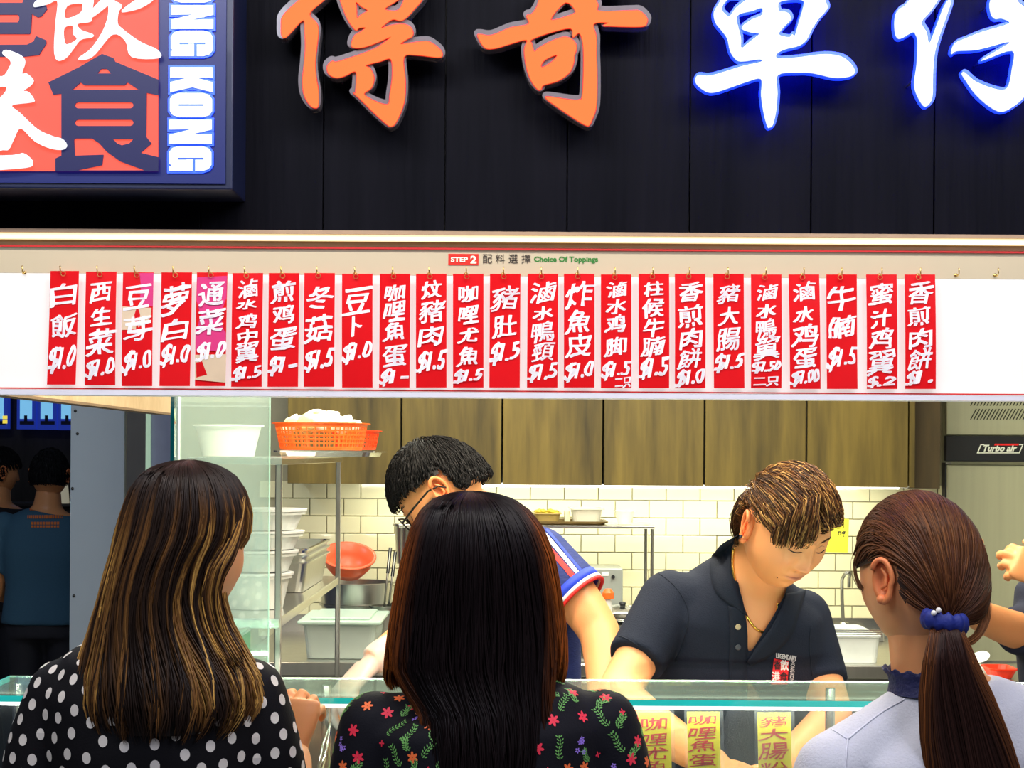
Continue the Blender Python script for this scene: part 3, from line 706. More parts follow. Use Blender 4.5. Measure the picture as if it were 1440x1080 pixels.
# steel rack, left: near post d=3.5, far post d=4.7
rx = P(391, 868, 3.5).x
zu = P(391, 642.5, 3.5).z; zl = P(393, 869, 3.5).z
e = empty('steel_rack', (rx-.12, 4.1, 0), 'open stainless steel rack with two shelves left of the servery', 'rack')
rl = P(263, 868, 3.5).x
M_RK = mat('rack_steel', (.52, .50, .48), .3, 1, var=.1)
for x in (rx, rl+.02):
    for y_ in (3.5, 4.7):
        bm = bmesh.new(); box(bm, x-.0065, x+.0065, y_-.0065, y_+.0065, 0.01, zu-.001, .002); fin('post', bm, M_RK, e)
        bm = bmesh.new(); tube(bm, [(x, y_, 0), (x, y_, .012)], .011, 10); fin('foot', bm, M_DKSTEEL, e)
for z_, t in ((zu, .012), (zl, .016)):
    xr = rx+.004 if z_ == zl else rx+.008
    bm = bmesh.new(); box(bm, rl, xr, 3.485, 4.72, z_-.003, z_, .001)
    # folded-down lips
    xl_ = rl
    box(bm, xl_, xr, 3.484, 3.4865, z_-t-.004, z_-.003, .0005); box(bm, xr-.002, xr, 3.487, 4.72, z_-t-.004, z_-.003, .0005)
    fin('shelf', bm, M_STEELH, e)

# ---- things on the upper shelf
def bowl(name, cx, cy, z, r0, r1, h, m, label, cat='bowl', t=.003, sx=1, sy=1, rim=.006, parent=None, group=None):
    bm = bmesh.new()
    prof = [(0.001, 0), (r0, 0), (r0*.6+r1*.4, h*.42), (r1, h*.94), (r1+rim, h*.95), (r1+rim, h), (r1-t*.5, h), (r0*.6+r1*.4-t, h*.43), (r0-t, t), (0.001, t)]
    lathe(bm, (0, 0, 0), prof, 40, sx, sy)
    o = fin(name, bm, m, None, True); o.location = (cx, cy, z)
    mod = o.modifiers.new('e', 'EDGE_SPLIT'); mod.split_angle = math.radians(40)
    return tag(o, label, cat, group)
M_CLOUD = mat('cloudy_plastic', (.88, .90, .90), .35, alpha=.93, var=.02)
c = P(321, 638, 3.72)
bowl('white_bowl', c.x, 3.72, zu+.0005, .056, .071, .068, M_CLOUD, 'cloudy white plastic tub on the upper rack shelf behind the glass', 'tub')

# shallow steel tray under the orange basket, sticking out past the shelf
def gn_pan(name, x0, x1, y0, y1, z, h, m, label, cat='tray', t=.002, lip=.012, flare=.01, group=None, rot=None):
    cx, cy = (x0+x1)/2, (y0+y1)/2; hx, hy = (x1-x0)/2, (y1-y0)/2
    bm = bmesh.new()
    def rr(ax, ay, zz, r=.018):
        out = []
        for sx_, sy_, a0 in ((1, 1, 0), (-1, 1, 90), (-1, -1, 180), (1, -1, 270)):
            for k in range(5):
                a = math.radians(a0+k*22.5); out.append(Vector((sx_*(ax-r)+r*math.cos(a), sy_*(ay-r)+r*math.sin(a), zz)))
        return out
    ringloft(bm, [rr(hx-flare, hy-flare, 0), rr(hx, hy, h-.004), rr(hx+lip, hy+lip, h-.004), rr(hx+lip, hy+lip, h), rr(hx-t, hy-t, h), rr(hx-flare-t, hy-flare-t, t)])
    o = fin(name, bm, m); o.location = (cx, cy, z)
    if rot: o.rotation_euler.z = rot
    return tag(o, label, cat, group)
xa, xb_ = P(440, 636, 4.25).x, P(532, 636, 4.25).x
gn_pan('steel_tray', P(402, 636, 4.2).x, P(528, 636, 4.2).x, 4.06, 4.42, zu+.0005, .014, M_STEELH, 'shallow steel tray under the orange baskets, overhanging the upper shelf', flare=.004)
M_ORG = mat('orange_plastic', (.95, .16, .02), .35, em=.03, var=.04)
def basket(name, cx, cy, z, r0x, r0y, r1x, r1y, h, m, label, rows=5, cols=56, cat='basket', z_rim=.012, pw=.75):
    # open-work wall: lattice of posts and rings, solid rim, perforated floor
    e = empty(name, (cx, cy, z), label, cat)
    def ring(t, zz, k=0, dr=0):
        ax, ay = r0x+(r1x-r0x)*t+dr, r0y+(r1y-r0y)*t+dr
        return ell((cx, cy, z+zz), (ax, 0, 0), (0, ay, 0), cols, pw)
    bm = bmesh.new()
    ringloft(bm, [ring(.88, h*.86), ring(1, h-.002), ring(1.0, h-.002, dr=.007), ring(1.0, h, dr=.007), ring(1, h, dr=-.002), ring(.9, h*.86, dr=-.003)], cap=False)
    fin('rim', bm, m, e)
    bm = bmesh.new()
    zs_ = [h*.10+(h*.76)*k/rows for k in range(rows+1)]
    for q in zs_:
        t = q/h; a = ring(t, q-.0016); b = ring(t, q+.0016); a2 = ring(t, q-.0016, dr=-.002); b2 = ring(t, q+.0016, dr=-.002)
        ringloft(bm, [a, b, b2, a2, a], cap=False)
    for i in range(cols):
        lo = ring(0, 0)[i]; hi = ring(.88, h*.87)[i]; tg = (ring(0, 0)[(i+1) % cols]-lo).normalized()*.0016; nrm = Vector((lo.x-cx, lo.y-cy, 0)).normalized()*.002
        vs = [bm.verts.new(p) for p in (lo-tg, lo+tg, hi+tg, hi-tg, lo-tg-nrm, lo+tg-nrm, hi+tg-nrm, hi-tg-nrm)]
        for f in ((0, 1, 2, 3), (4, 5, 6, 7), (0, 3, 7, 4), (1, 2, 6, 5)): bm.faces.new([vs[j] for j in f])
    fin('lattice_wall', bm, m, e)
    bm = bmesh.new(); ringloft(bm, [ring(0, 0), ring(.08, h*.1), ring(.08, h*.1, dr=-.002), ring(0, .002, dr=-.002)]); fin('floor_plate', bm, m, e)
    return e
bk = P(450, 632, 4.24)
basket('orange_basket', P(452, 632, 4.20).x, 4.20, zu+.016, .098, .12, .112, .135, .066, M_ORG, 'orange plastic basket heaped with pale vegetables on the steel tray')
basket('orange_basket', P(500, 630, 4.46).x, 4.46, zu+.018, .052, .06, .062, .07, .050, mat('red_orange_plastic', (.90, .07, .01), .35), 'smaller red-orange basket behind the heaped orange basket', rows=4, cols=36)
bpy.context.view_layer.update()
# vegetable heap
M_VEG = mat('pale_cabbage', (.88, .90, .72), .5, var=.15, scale=15, bump=.3)
M_VEGG = mat('pale_green_leaf', (.55, .72, .30), .5, var=.3, scale=15, bump=.3)
cx, cy = P(452, 632, 4.20).x, 4.20
r_ = random.Random(3); k = 0
for i in range(34):
    a = r_.uniform(0, 6.28); q = math.sqrt(r_.random()); x = cx+q*.085*math.cos(a); y_ = cy+q*.10*math.sin(a)
    zz = zu+.016+.060+.026*(1-q*q)*r_.uniform(.2, 1.0)
    bm = bmesh.new(); bmesh.ops.create_icosphere(bm, subdivisions=3, radius=r_.uniform(.017, .028))
    sd = Vector((i*3.1, i*1.7, 0))
    for v in bm.verts:
        n_ = noise.noise(v.co*45+sd); v.co *= 1+.5*n_; v.co.z *= .62
    o = fin('cabbage_piece', bm, M_VEG if i % 5 else M_VEGG, None, True); o.location = (x, y_, zz); o.rotation_euler = (r_.uniform(-.6, .6), r_.uniform(-.6, .6), a)
    tag(o, 'pale cabbage piece heaped in the orange basket' if i % 5 else 'pale green leafy piece heaped in the orange basket', 'vegetable', 'cabbage pieces in the orange basket' if i % 5 else 'green leafy pieces in the orange basket')
# ---- lower shelf: stack of lidded tubs, steel trays
M_CLR = mat('clear_tub_plastic', (.90, .93, .90), .25, alpha=.62, var=.02)
def tub(cx, cy, z, r0, r1, h, label, fill=None, lid=True, sx=1.0, sy=1.0):
    e = empty('plastic_tub', (cx, cy, z), label, 'tub', None)
    bm = bmesh.new(); lathe(bm, (cx, cy, z), [(.001, 0), (r0, 0), (r1, h-.006), (r1+.006, h-.006), (r1+.006, h), (r1-.002, h), (r0-.002, .002), (.001, .002)], 36, sx, sy); fin('wall', bm, M_CLR, e, False)
    if fill:
        bm = bmesh.new(); lathe(bm, (cx, cy, z+.003), [(.001, 0), (r0-.004, 0), (r0+(r1-r0)*.45-.004, h*.5), (r1*.5, h*.62), (.001, h*.58)], 30, sx, sy)
        for v in bm.verts:
            if v.co.z > z+h*.4: v.co += Vector((0, 0, .006))*noise.noise(v.co*60)
        fin('contents', bm, fill, e, True)
    if lid:
        bm = bmesh.new(); lathe(bm, (cx, cy, z+h), [(.001, .001), (r1+.009, .001), (r1+.010, .006), (r1+.003, .0065), (r1-.004, .003), (.001, .003)], 36, sx, sy); fin('lid', bm, M_CLOUD, e, False)
    return e
M_NOOD = mat('yellow_noodles', (.80, .55, .10), .5, var=.35, scale=60, bump=.6)
tx = P(362, 850, 3.85)
tcx = P(360, 850, 3.72).x
zz = zl+.001
tub(tcx, 3.72, zz, .058, .072, .072, 'bottom plastic tub with yellow noodles on the rack lower shelf', M_NOOD); zz += .0795
tub(tcx+.006, 3.74, zz, .060, .074, .040, 'second plastic tub from the bottom of the stack on the rack'); zz += .0475
tub(tcx+.012, 3.76, zz, .064, .078, .034, 'third plastic tub from the bottom of the stack on the rack'); zz += .0415
tub(tcx+.014, 3.77, zz, .064, .080, .040, 'topmost plastic tub of the stack on the rack')
# steel pans with a stack of lids on the shelf, further back
xa, xb_ = P(406, 820, 4.3).x, P(470, 820, 4.3).x
zz = zl+.001
for k in range(3):
    gn_pan('steel_pan', -.70, rx-.016, 4.12, 4.60, zz+k*.016, .075, M_STEELH if k == 2 else M_STEEL, ['lowest steel pan of the stack on the rack', 'middle steel pan of the stack on the rack', 'top steel pan of the stack on the rack'][k], 'pan', group='stacked steel pans on the rack', flare=.012, lip=.006)

# ---- on the left back worktop
def clear_bin(x0, x1, y0, y1, z, h, label, contents=None, lid=True):
    e = empty('storage_bin', ((x0+x1)/2, (y0+y1)/2, z), label, 'storage box')
    o = gn_pan('body', x0, x1, y0, y1, z+.0005, h, M_CLRB, None, None, lip=.004); 
    loc = Vector(o.location); o.parent = e; o.location = loc-Vector(e.location)
    if contents:
        bm = bmesh.new(); box(bm, x0+.014, x1-.014, y0+.014, y1-.014, z+.004, z+h*.42, .006); fin('contents', bm, contents, e)
    if lid:
        bm = bmesh.new(); box(bm, x0-.016, x1+.016, y0-.016, y1+.016, z+h+.001, z+h+.012, .004); box(bm, x0+.02, x1-.02, y0+.02, y1-.02, z+h+.012, z+h+.020, .003); fin('lid', bm, M_CLOUDL, e)
    return e
M_CLRB = mat('clear_bin_plastic', (.75, .85, .78), .25, alpha=.45, var=.03)
M_CLOUDL = mat('green_cloudy_lid', (.62, .80, .68), .3, alpha=.85, var=.03)
M_MEAT = mat('brown_stock', (.16, .12, .05), .4, var=.3, scale=20)
clear_bin(P(428, 900, 5.2).x, P(530, 900, 5.2).x, 5.16, 5.5, z_ct+.001, .105, 'clear lidded storage bin with brown contents on the left back worktop', M_MEAT)
# tall stacked steel pots behind
xc = P(500, 850, 5.68).x
for k, (z0, h) in enumerate(((z_ct+.001, .122), (z_ct+.1245, .070))):
    o = bowl('steel_pot', xc+(.0 if k else .005), 5.72, z0, .118, .122, h, M_STEEL, ['lower tall steel pot behind the clear bin', 'upper steel pot carrying the orange colander'][k], 'pot', rim=.007)
# steel pot stack underneath top: orange colander leaning
zt2 = z_ct+.1245+.070
e = empty('colander', (xc-.03, 5.68, zt2), 'red-orange plastic colander tilted on the steel pot against the tiles', 'colander')
bm = bmesh.new(); lathe(bm, (0, 0, 0), [(.001, 0), (.055, 0), (.082, .035), (.092, .070), (.100, .071), (.100, .075), (.089, .075), (.078, .036), (.053, .003), (.001, .003)], 40)
M_COL = mat('coral_plastic', (.88, .13, .05), .35, var=.05)
Mx = Matrix.Translation((xc-.03, 5.70, zt2+.030)) @ Matrix.Rotation(math.radians(26), 4, 'X') @ Matrix.Rotation(math.radians(6), 4, 'Y') @ Matrix.Scale(.92, 4)
bm.transform(Mx); fin('bowl', bm, M_COL, e, True)
bm = bmesh.new()
for ri, rr in enumerate((.015, .03, .045)):
    for k in range(6+6*ri):
        a = 2*math.pi*k/(6+6*ri); 
        tube(bm, [(rr*math.cos(a), rr*math.sin(a), .0032), (rr*math.cos(a), rr*math.sin(a), .0036)], .0022, 6)
bm.transform(Mx); fin('drain_hole', bm, mat('hole_dark', (.25, .03, .01), .6), e)
# spatulas standing in a pot
pc = P(541, 850, 5.55)
o = bowl('utensil_pot', pc.x, 5.55, z_ct+.001, .042, .045, .13, M_DKSTEEL, 'dark narrow steel pot holding cooking utensils', 'pot')
for k, (tx_, ty_, lab) in enumerate(((549, 770, 'steel spatula with grey handle leaning left in the utensil pot'), (556, 776, 'steel ladle leaning right in the utensil pot'))):
    tip = P(tx_, ty_, 5.55); base = Vector((pc.x-.012+.012*k, 5.55, z_ct+.02))
    e = empty('cooking_utensil', base, lab, 'utensil')
    bm = bmesh.new(); tube(bm, [base, base.lerp(tip, .5), tip], .0035, 8); fin('shaft', bm, M_DKSTEEL, e, True)
    bm = bmesh.new(); tube(bm, [base.lerp(tip, .72), tip], .0055, 8, flat=.6); fin('handle', bm, M_BLACK, e, True)
# extractor / column behind spatulas, wall-hung steel jug (562-580, 730-780)
jc = P(572, 760, 5.75)
e = bowl('hanging_pot', jc.x, 5.82, P(572, 792, 5.82).z, .040, .046, .135, M_STEEL, 'steel stock pot on the back shelf behind the bespectacled cook', 'pot')

# wall shelf with tray, middle
SDp = 5.5
zsft = P(830, 739, SDp).z
e = empty('wall_rack', (P(820, 740, SDp).x, SDp+.2, z_ct), 'thin steel over-counter rack with legs against the tiled wall', 'rack')
xa, xb_ = P(560, 740, SDp).x, P(921, 740, SDp).x
bm = bmesh.new(); box(bm, xa, xb_, SDp, SDp+.28, zsft-.010, zsft, .002); fin('shelf', bm, M_STEEL, e)
for x in (xa+.008, xb_-.008):
    for y_ in (SDp+.008, SDp+.27):
        bm = bmesh.new(); tube(bm, [(x, y_, z_ct+.0005), (x, y_, zsft-.010)], .0055, 10); fin('leg', bm, M_DKSTEEL, e)
bm = bmesh.new(); box(bm, 0, .001, 0, .001, 0, .001); bm.free()
gn_pan('baking_tray', P(745, 738, SDp).x, P(852, 738, SDp).x, SDp+.0, SDp+.24, zsft+.001, .012, mat('brown_tray', (.20, .14, .05), .4, .5), 'dark brown tray on the over-counter rack', flare=.006, lip=.008)
xa, xb_ = P(749, 730, SDp+.05).x, P(790, 730, SDp+.05).x
e = empty('food_pan', ((xa+xb_)/2, SDp+.12, zsft+.004), 'pan of yellow fried food on the brown tray', 'pan')
o = gn_pan('pan', xa+.004, xb_-.004, SDp+.03, SDp+.20, zsft+.0045, .034, mat('tan_pan', (.55, .42, .15), .4), None, None, lip=.004); l0 = Vector(o.location); o.parent = e; o.location = l0-Vector(e.location)
bm = bmesh.new(); r_ = random.Random(5)
for i in range(40):
    m_ = Matrix.Translation((r_.uniform(xa+.012, xb_-.012), r_.uniform(SDp+.04, SDp+.19), zsft+.034+r_.uniform(-.005, .010))) @ Matrix.Rotation(r_.uniform(0, 3), 4, 'Z') @ Matrix.Scale(.55, 4, (0, 0, 1))
    bmesh.ops.create_icosphere(bm, subdivisions=1, radius=r_.uniform(.007, .012), matrix=m_)
tag(fin('fried_pieces', bm, mat('yellow_food', (.80, .58, .05), .45, var=.4, scale=50), e, True), kind='stuff')
o = gn_pan('clear_container', P(804, 730, SDp+.04).x, P(847, 730, SDp+.04).x, SDp+.03, SDp+.20, zsft+.004, .050, M_CLRW if 'M_CLRW' in globals() else mat('white_clear_plastic', (.92, .92, .80), .3, alpha=.75), 'translucent white food container beside the fried food', 'container', lip=.006, flare=.008)
bx_ = bx('condiment_box', mat('cream_card', (.85, .80, .55), .5), P(794, 730, SDp+.05).x, P(802, 730, SDp+.05).x, SDp+.05, SDp+.12, zsft+.0045, zsft+.045, None, .002); tag(bx_, 'small cream box between the fried food and the container', 'box')
o = bowl('glass_bowl', P(879, 738, SDp+.1).x, SDp+.12, zsft+.001, .022, .032, .044, mat('pale_glass', (.92, .93, .85), .15, alpha=.40), 'pale translucent bowl on the bare end of the over-counter rack', 'bowl')

# cooker control box with items
KD = 5.45
x0, x1 = P(826, 815, KD).x, P(876, 815, KD).x
e = empty('control_box', ((x0+x1)/2, KD, z_ct), 'grey steel appliance with knobs and switches against the tiles', 'appliance')
bm = bmesh.new(); box(bm, x0, x1, KD, KD+.2, z_ct+.001, P(850, 799, KD).z, .004); fin('housing', bm, mat('grey_enamel', (.40, .45, .42), .35, .4), e)
for px, py in ((840, 811), (840, 820), (862, 811)):
    c = P(px, py, KD); bm = bmesh.new(); tube(bm, [(c.x, KD-.010, c.z), (c.x, KD+.001, c.z)], .006, 12); fin('knob', bm, M_BLACK, e)
c = P(851, 807, KD); bx('label_plate', M_WHITE, c.x-.011, c.x+.011, KD-.0015, KD+.0002, c.z-.006, c.z+.006, e)
# wok with lid and bits
c = P(878, 858, 5.3)
e = bowl('wok', c.x, 5.34, z_ct+.095, .028, .080, .040, M_DKSTEEL, 'dark wok behind the bespectacled cook', 'wok', rim=.004)
e = empty('gas_burner', (c.x, 5.34, z_ct), 'black gas burner stand under the wok', 'burner')
bm = bmesh.new(); lathe(bm, (c.x, 5.34, z_ct+.0005), [(.001, 0), (.055, 0), (.055, .05), (.03, .065), (.001, .065)], 20); fin('body', bm, M_BLACK, e)
for k in range(3):
    a = k*2.094; bm = bmesh.new(); tube(bm, [(c.x+.05*math.cos(a), 5.34+.05*math.sin(a), z_ct+.03), (c.x+.058*math.cos(a), 5.34+.058*math.sin(a), z_ct+.112)], .004, 8); fin('prong', bm, M_BLACK, e)
e = empty('domed_cover', (c.x, 5.34, z_ct+.14), 'shiny tilted steel lid lying in the wok', 'lid')
bm = bmesh.new(); lathe(bm, (0, 0, 0), [(.001, .022), (.03, .019), (.058, .006), (.062, 0), (.060, 0), (.03, .017), (.001, .020)], 28); bm.transform(Matrix.Translation((c.x-.004, 5.33, z_ct+.131)) @ Matrix.Rotation(.35, 4, 'X')); fin('dome', bm, M_STEELH, e, True)
bm = bmesh.new(); lathe(bm, (0, 0, 0), [(.001, 0), (.008, 0), (.011, .012), (.001, .016)], 14); bm.transform(Matrix.Translation((c.x-.004, 5.325, z_ct+.152)) @ Matrix.Rotation(.35, 4, 'X')); fin('knob', bm, M_BLACK, e, True)
# orange cup and steel pan upright, right of the left cook
c = P(851, 834, 5.32); e = empty('sauce_bottle', (c.x, 5.16, z_ct), 'grey squeeze bottle with orange cap beside the wok', 'bottle')
zt_ = P(851, 828, 5.16).z; bm = bmesh.new(); lathe(bm, (c.x, 5.16, z_ct+.001), [(.001, 0), (.022, 0), (.022, .12), (.012, .15), (.010, zt_-z_ct-.032), (.001, zt_-z_ct-.032)], 20); fin('body', bm, M_WHITE, e)
bm = bmesh.new(); lathe(bm, (c.x, 5.16, zt_-.030), [(.001, 0), (.018, 0), (.018, .018), (.010, .030), (.001, .030)], 16); fin('cap', bm, M_ORG, e)
gn_pan('steel_basin', P(792, 900, 5.15).x, P(836, 900, 5.15).x, 5.13, 5.38, z_ct+.001, .125, M_STEEL, 'deep steel basin on the worktop beside the blue polo', 'basin', flare=.008)
c = P(800, 860, 5.16); bx_ = bx('red_cutting_board', M_COL, P(793, 860, 5.15).x, P(826, 860, 5.15).x, 5.14, 5.36, z_ct+.1265, z_ct+.145, None, .004); tag(bx_, 'small red-orange board lying on the deep steel basin', 'cutting board')

# yellow note on tiles, faucet and white tub behind the bent server
nd = WD-.006
pp = [P(1150, 728, nd), P(1194, 730, nd), P(1192, 777, nd), P(1149, 776, nd)]
bm = bmesh.new(); fr = [bm.verts.new(p) for p in pp]; bkv = [bm.verts.new(p+Vector((0, .0015, 0))) for p in pp]
bm.faces.new(fr); bm.faces.new(bkv)
for i in range(4): bm.faces.new((fr[i], fr[(i+1) % 4], bkv[(i+1) % 4], bkv[i]))
e = empty('paper_note', (pp[0]+pp[1])/2, 'bright yellow paper note stuck on the tiles behind the bent server', 'note')
fin('paper', bm, mat('yellow_paper', (.88, .85, .06), .6), e)
a = ([], []); word(a, 'ng', 1178, 1189, -756, -747, .02); acc_mesh('lettering', a, plane_fn(nd-.0012), M_INKD if 'M_INKD' in globals() else mat('black_ink', (.02, .02, .02), .5), e)
e = empty('water_tap', P(1186, 890, 5.8), 'slender dark swan-neck tap over the white tub by the tiles', 'tap')
zb0 = z_ct+.0
p0 = P(1187, 892, 5.8); bm = bmesh.new()
tube(bm, [Vector((p0.x, 5.8, zb0)), P(1186, 880, 5.8), P(1184, 840, 5.8), P(1184, 815, 5.8)]+[P(1184, 812, 5.8)+Vector((.012*(1-math.cos(t)), -.05*math.sin(t), .020*math.sin(t))) for t in (.6, 1.2, 1.9, 2.6, 3.1)]+[P(1194, 826, 5.8)], .006, 10); fin('spout', bm, M_DKSTEEL, e, True)
bm = bmesh.new(); c = P(1187, 884, 5.79); tube(bm, [(c.x, 5.785, c.z-.02), (c.x, 5.785, c.z+.022)], .014, 14); tube(bm, [(c.x, 5.77, c.z), (c.x, 5.745, c.z+.006)], .009, 12); fin('valve', bm, M_STEELH, e, True)
bm = bmesh.new(); box(bm, p0.x-.02, P(1240, 890, 5.8).x, 5.76, 5.84, zb0, zb0+.03, .004); fin('base', bm, M_STEEL, e)
e = empty('white_crate', (P(1205, 930, 5.2).x, 5.3, z_ct), 'translucent white ribbed crate on the right back worktop under the tap', 'crate')
o = gn_pan('body', P(1166, 900, 5.15).x, P(1238, 900, 5.15).x, 5.15, 5.5, z_ct+.001, .082, mat('milky_white', (.82, .88, .86), .35, alpha=.9), None, None, flare=.006, lip=.006); l0 = Vector(o.location); o.parent = e; o.location = l0-Vector(e.location)
bm = bmesh.new()
for k in range(3): box(bm, P(1164, 900, 5.14).x, P(1240, 900, 5.14).x, 5.138, 5.142, z_ct+.088+k*.006, z_ct+.091+k*.006)
for s in (0,1): box(bm, P(1164, 900, 5.14).x if s == 0 else P(1240, 900, 5.14).x-.002, P(1164, 900, 5.14).x+.002 if s == 0 else P(1240, 900, 5.14).x, 5.139, 5.141, z_ct+.080, z_ct+.104)
fin('wire_rim', bm, M_STEELH, e)

# small prep table at the far right with spoon and red dish
TD = 4.4
zt3 = P(1400, 958, TD).z
x0, x1 = P(1345, 950, TD).x, P(1500, 950, TD).x+.3
e = empty('prep_table', ((x0+x1)/2, TD+.2, 0), 'narrow steel prep table in front of the refrigerator', 'table')
bm = bmesh.new(); box(bm, x0, x1, TD, TD+.42, zt3-.03, zt3, .003); fin('top', bm, M_STEEL, e)
bx('back_rail', M_STEELH, x0, x1, TD+.405, TD+.42, zt3, P(1400, 929, TD+.41).z, e)
for x in (x0+.03, x1-.03):
    for y_ in (TD+.03, TD+.39): bm = bmesh.new(); tube(bm, [(x, y_, 0), (x, y_, zt3-.03)], .016, 10); fin('leg', bm, M_DKSTEEL, e)
o = gn_pan('red_dish', P(1400, 950, TD).x, P(1437, 950, TD).x, TD+.03, TD+.14, zt3+.001, .026, mat('bright_red_plastic', (.9, .04, .01), .35), 'bright red tray on the prep table at the right edge', 'dish', flare=.01, lip=.003)
e = empty('soup_spoon', P(1378, 930, TD+.15), 'white soup spoon resting on the prep table rail', 'spoon')
bm = bmesh.new(); c = P(1379, 926, TD+.395); lathe(bm, (0, 0, 0), [(.001, 0), (.014, .002), (.022, .010), (.021, .0105), (.013, .004), (.001, .002)], 22, 1.2, .8); bm.transform(Matrix.Translation(c) @ Matrix.Rotation(-.3, 4, 'Y') @ Matrix.Rotation(.9, 4, 'X')); fin('bowl', bm, M_WHITE, e, True)
bm = bmesh.new(); tube(bm, [c+Vector((-.02, 0, .012)), c+Vector((-.07, .02, .0))], .005, 8, flat=.5); fin('handle', bm, M_WHITE, e, True)

# ================================================================== SERVERY COUNTER AND GLASS
GF, GB = 2.90, 3.155
zg = P(720, 987.0, GF).z
XC0, XC1 = P(-48, 988, GF).x, 1.35
M_GLEDGE = mat('teal_glass_edge', (.02, .50, .46), .12, em=.28, emcol=(.02, .75, .68), alpha=1, coat=1)
M_GTOP = glass_mat('shelf_glass', (.80, .92, .88), .84, (.36, .44, .41), .05, .14)
e = empty('servery_counter', (0, 3.15, 0), 'low steel-clad servery counter the customers lean against', 'counter')
zc = .86
bm = bmesh.new(); box(bm, XC0, XC1, 2.93, 3.30, .10, zc, .004); fin('carcass', bm, mat('counter_front', (.20, .19, .18), .4), e)
bm = bmesh.new(); box(bm, XC0+.01, XC1-.01, 3.0, 3.28, 0, .10); fin('plinth', bm, M_BLACK, e)
bm = bmesh.new(); box(bm, XC0-.01, XC1+.01, 2.895, 3.33, zc, zc+.03, .004); fin('worktop', bm, M_STEEL, e)
for k in range(5):
    xa = XC0+.01+(XC1-XC0-.02)*k/5; xb_ = XC0+.01+(XC1-XC0-.02)*(k+1)/5
    bm = bmesh.new(); box(bm, xa+.003, xb_-.003, 2.915, 2.929, .13, zc-.02, .002); fin('front_panel', bm, mat('counter_panel', (.13, .10, .07), .4), e)
zc += .03
g = empty('sneeze_guard', (0, GF, zc), 'glass sneeze guard with teal-edged glass shelf on the servery counter', 'glass guard')
bm = bmesh.new(); box(bm, XC0, XC1, GF, GB, zg-.005, zg+.005); 
top = fin('glass_shelf', bm, M_GTOP, g)
bx('shelf_edge', M_GLEDGE, XC0, XC1, GF-.002, GF-.0004, zg-.0052, zg+.0052, g)
bx('shelf_edge', M_GLEDGE, XC0-.0015, XC0-.0003, GF, GB, zg-.0052, zg+.0052, g)
bx('edge_trim', M_STEELH, XC0, XC1, GB+.0003, GB+.0015, zg+.0020, zg+.0056, g)
M_GFR = glass_mat('front_glass', (.96, .99, .98), 1.0, (.12, .14, .14), .03, .10)
bx('front_pane', M_GFR, XC0+.004, XC1-.004, GF+.012, GF+.018, zc+.0003, zg-.0054, g)
bx('light_strip', mat('counter_led', (1, 1, .98), .4, em=1.3, emcol=(1, .98, .93)), XC0+.01, XC1-.01, GF+.0005, GF+.0115, zg-.0110, zg-.0056, g)
for x in (XC0+.02, -.3375, .5875, XC1-.03):
    bm = bmesh.new(); tube(bm, [(x, GB-.02, zc), (x, GB-.02, zg-.0055)], .009, 12); fin('post', bm, M_STEELH, g)
area('servery_led', (.1, GF+.006, zg-.013), (22, 0, 0), 2.3, 2.5, (1, .96, .90), .010)

# upright glass screens at the left end
M_G1 = glass_mat('misty_glass', (.90, 1, .97), .78, (.85, 1, .96), .03, .10)  # milky colour stands for steam and reflection on the pane
M_G2 = glass_mat('side_glass', (.62, .88, .72), .80, (.40, .62, .48), .03, .10)
g = empty('glass_screen', (P(310, 900, 3.3).x, 3.3, zc), 'tall misty pale-green glass screen at the left end of the servery', 'glass screen')
x0, x1 = P(246, 700, 3.3).x, P(378, 700, 3.3).x
bx('pane', M_G1, x0, x1, 3.297, 3.303, zc+.001, 1.74, g)
bx('pane_edge', mat('dark_glass_edge', (.0, .045, .07), .1, coat=1), x0-.0075, x0-.0005, 3.29, 3.31, zc+.001, 1.74, g)
bx('pane_edge', mat('pale_glass_edge', (.45, .75, .62), .1, em=.15), x1+.0004, x1+.002, 3.296, 3.304, zc+.001, 1.74, g)
bx('edge_strip', mat('pale_strip', (.85, .95, .88), .3, em=.2), x0+.0065, x0+.010, 3.293, 3.2968, zc+.001, 1.74, g)
g = empty('side_glass', (-.507, 3.2, zc), 'green-tinted glass panel running back beside the blonde-streaked woman', 'glass screen')
bx('pane', M_G2, -.510, -.502, 3.17, 3.29, zc+.001, P(372, 872, 3.5).z, g)
bx('pane_edge', mat('green_glass_edge', (.01, .25, .14), .1, coat=1), -.5105, -.5015, 3.17, 3.29, P(372, 872, 3.5).z+.0003, P(372, 872, 3.5).z+.007, g)

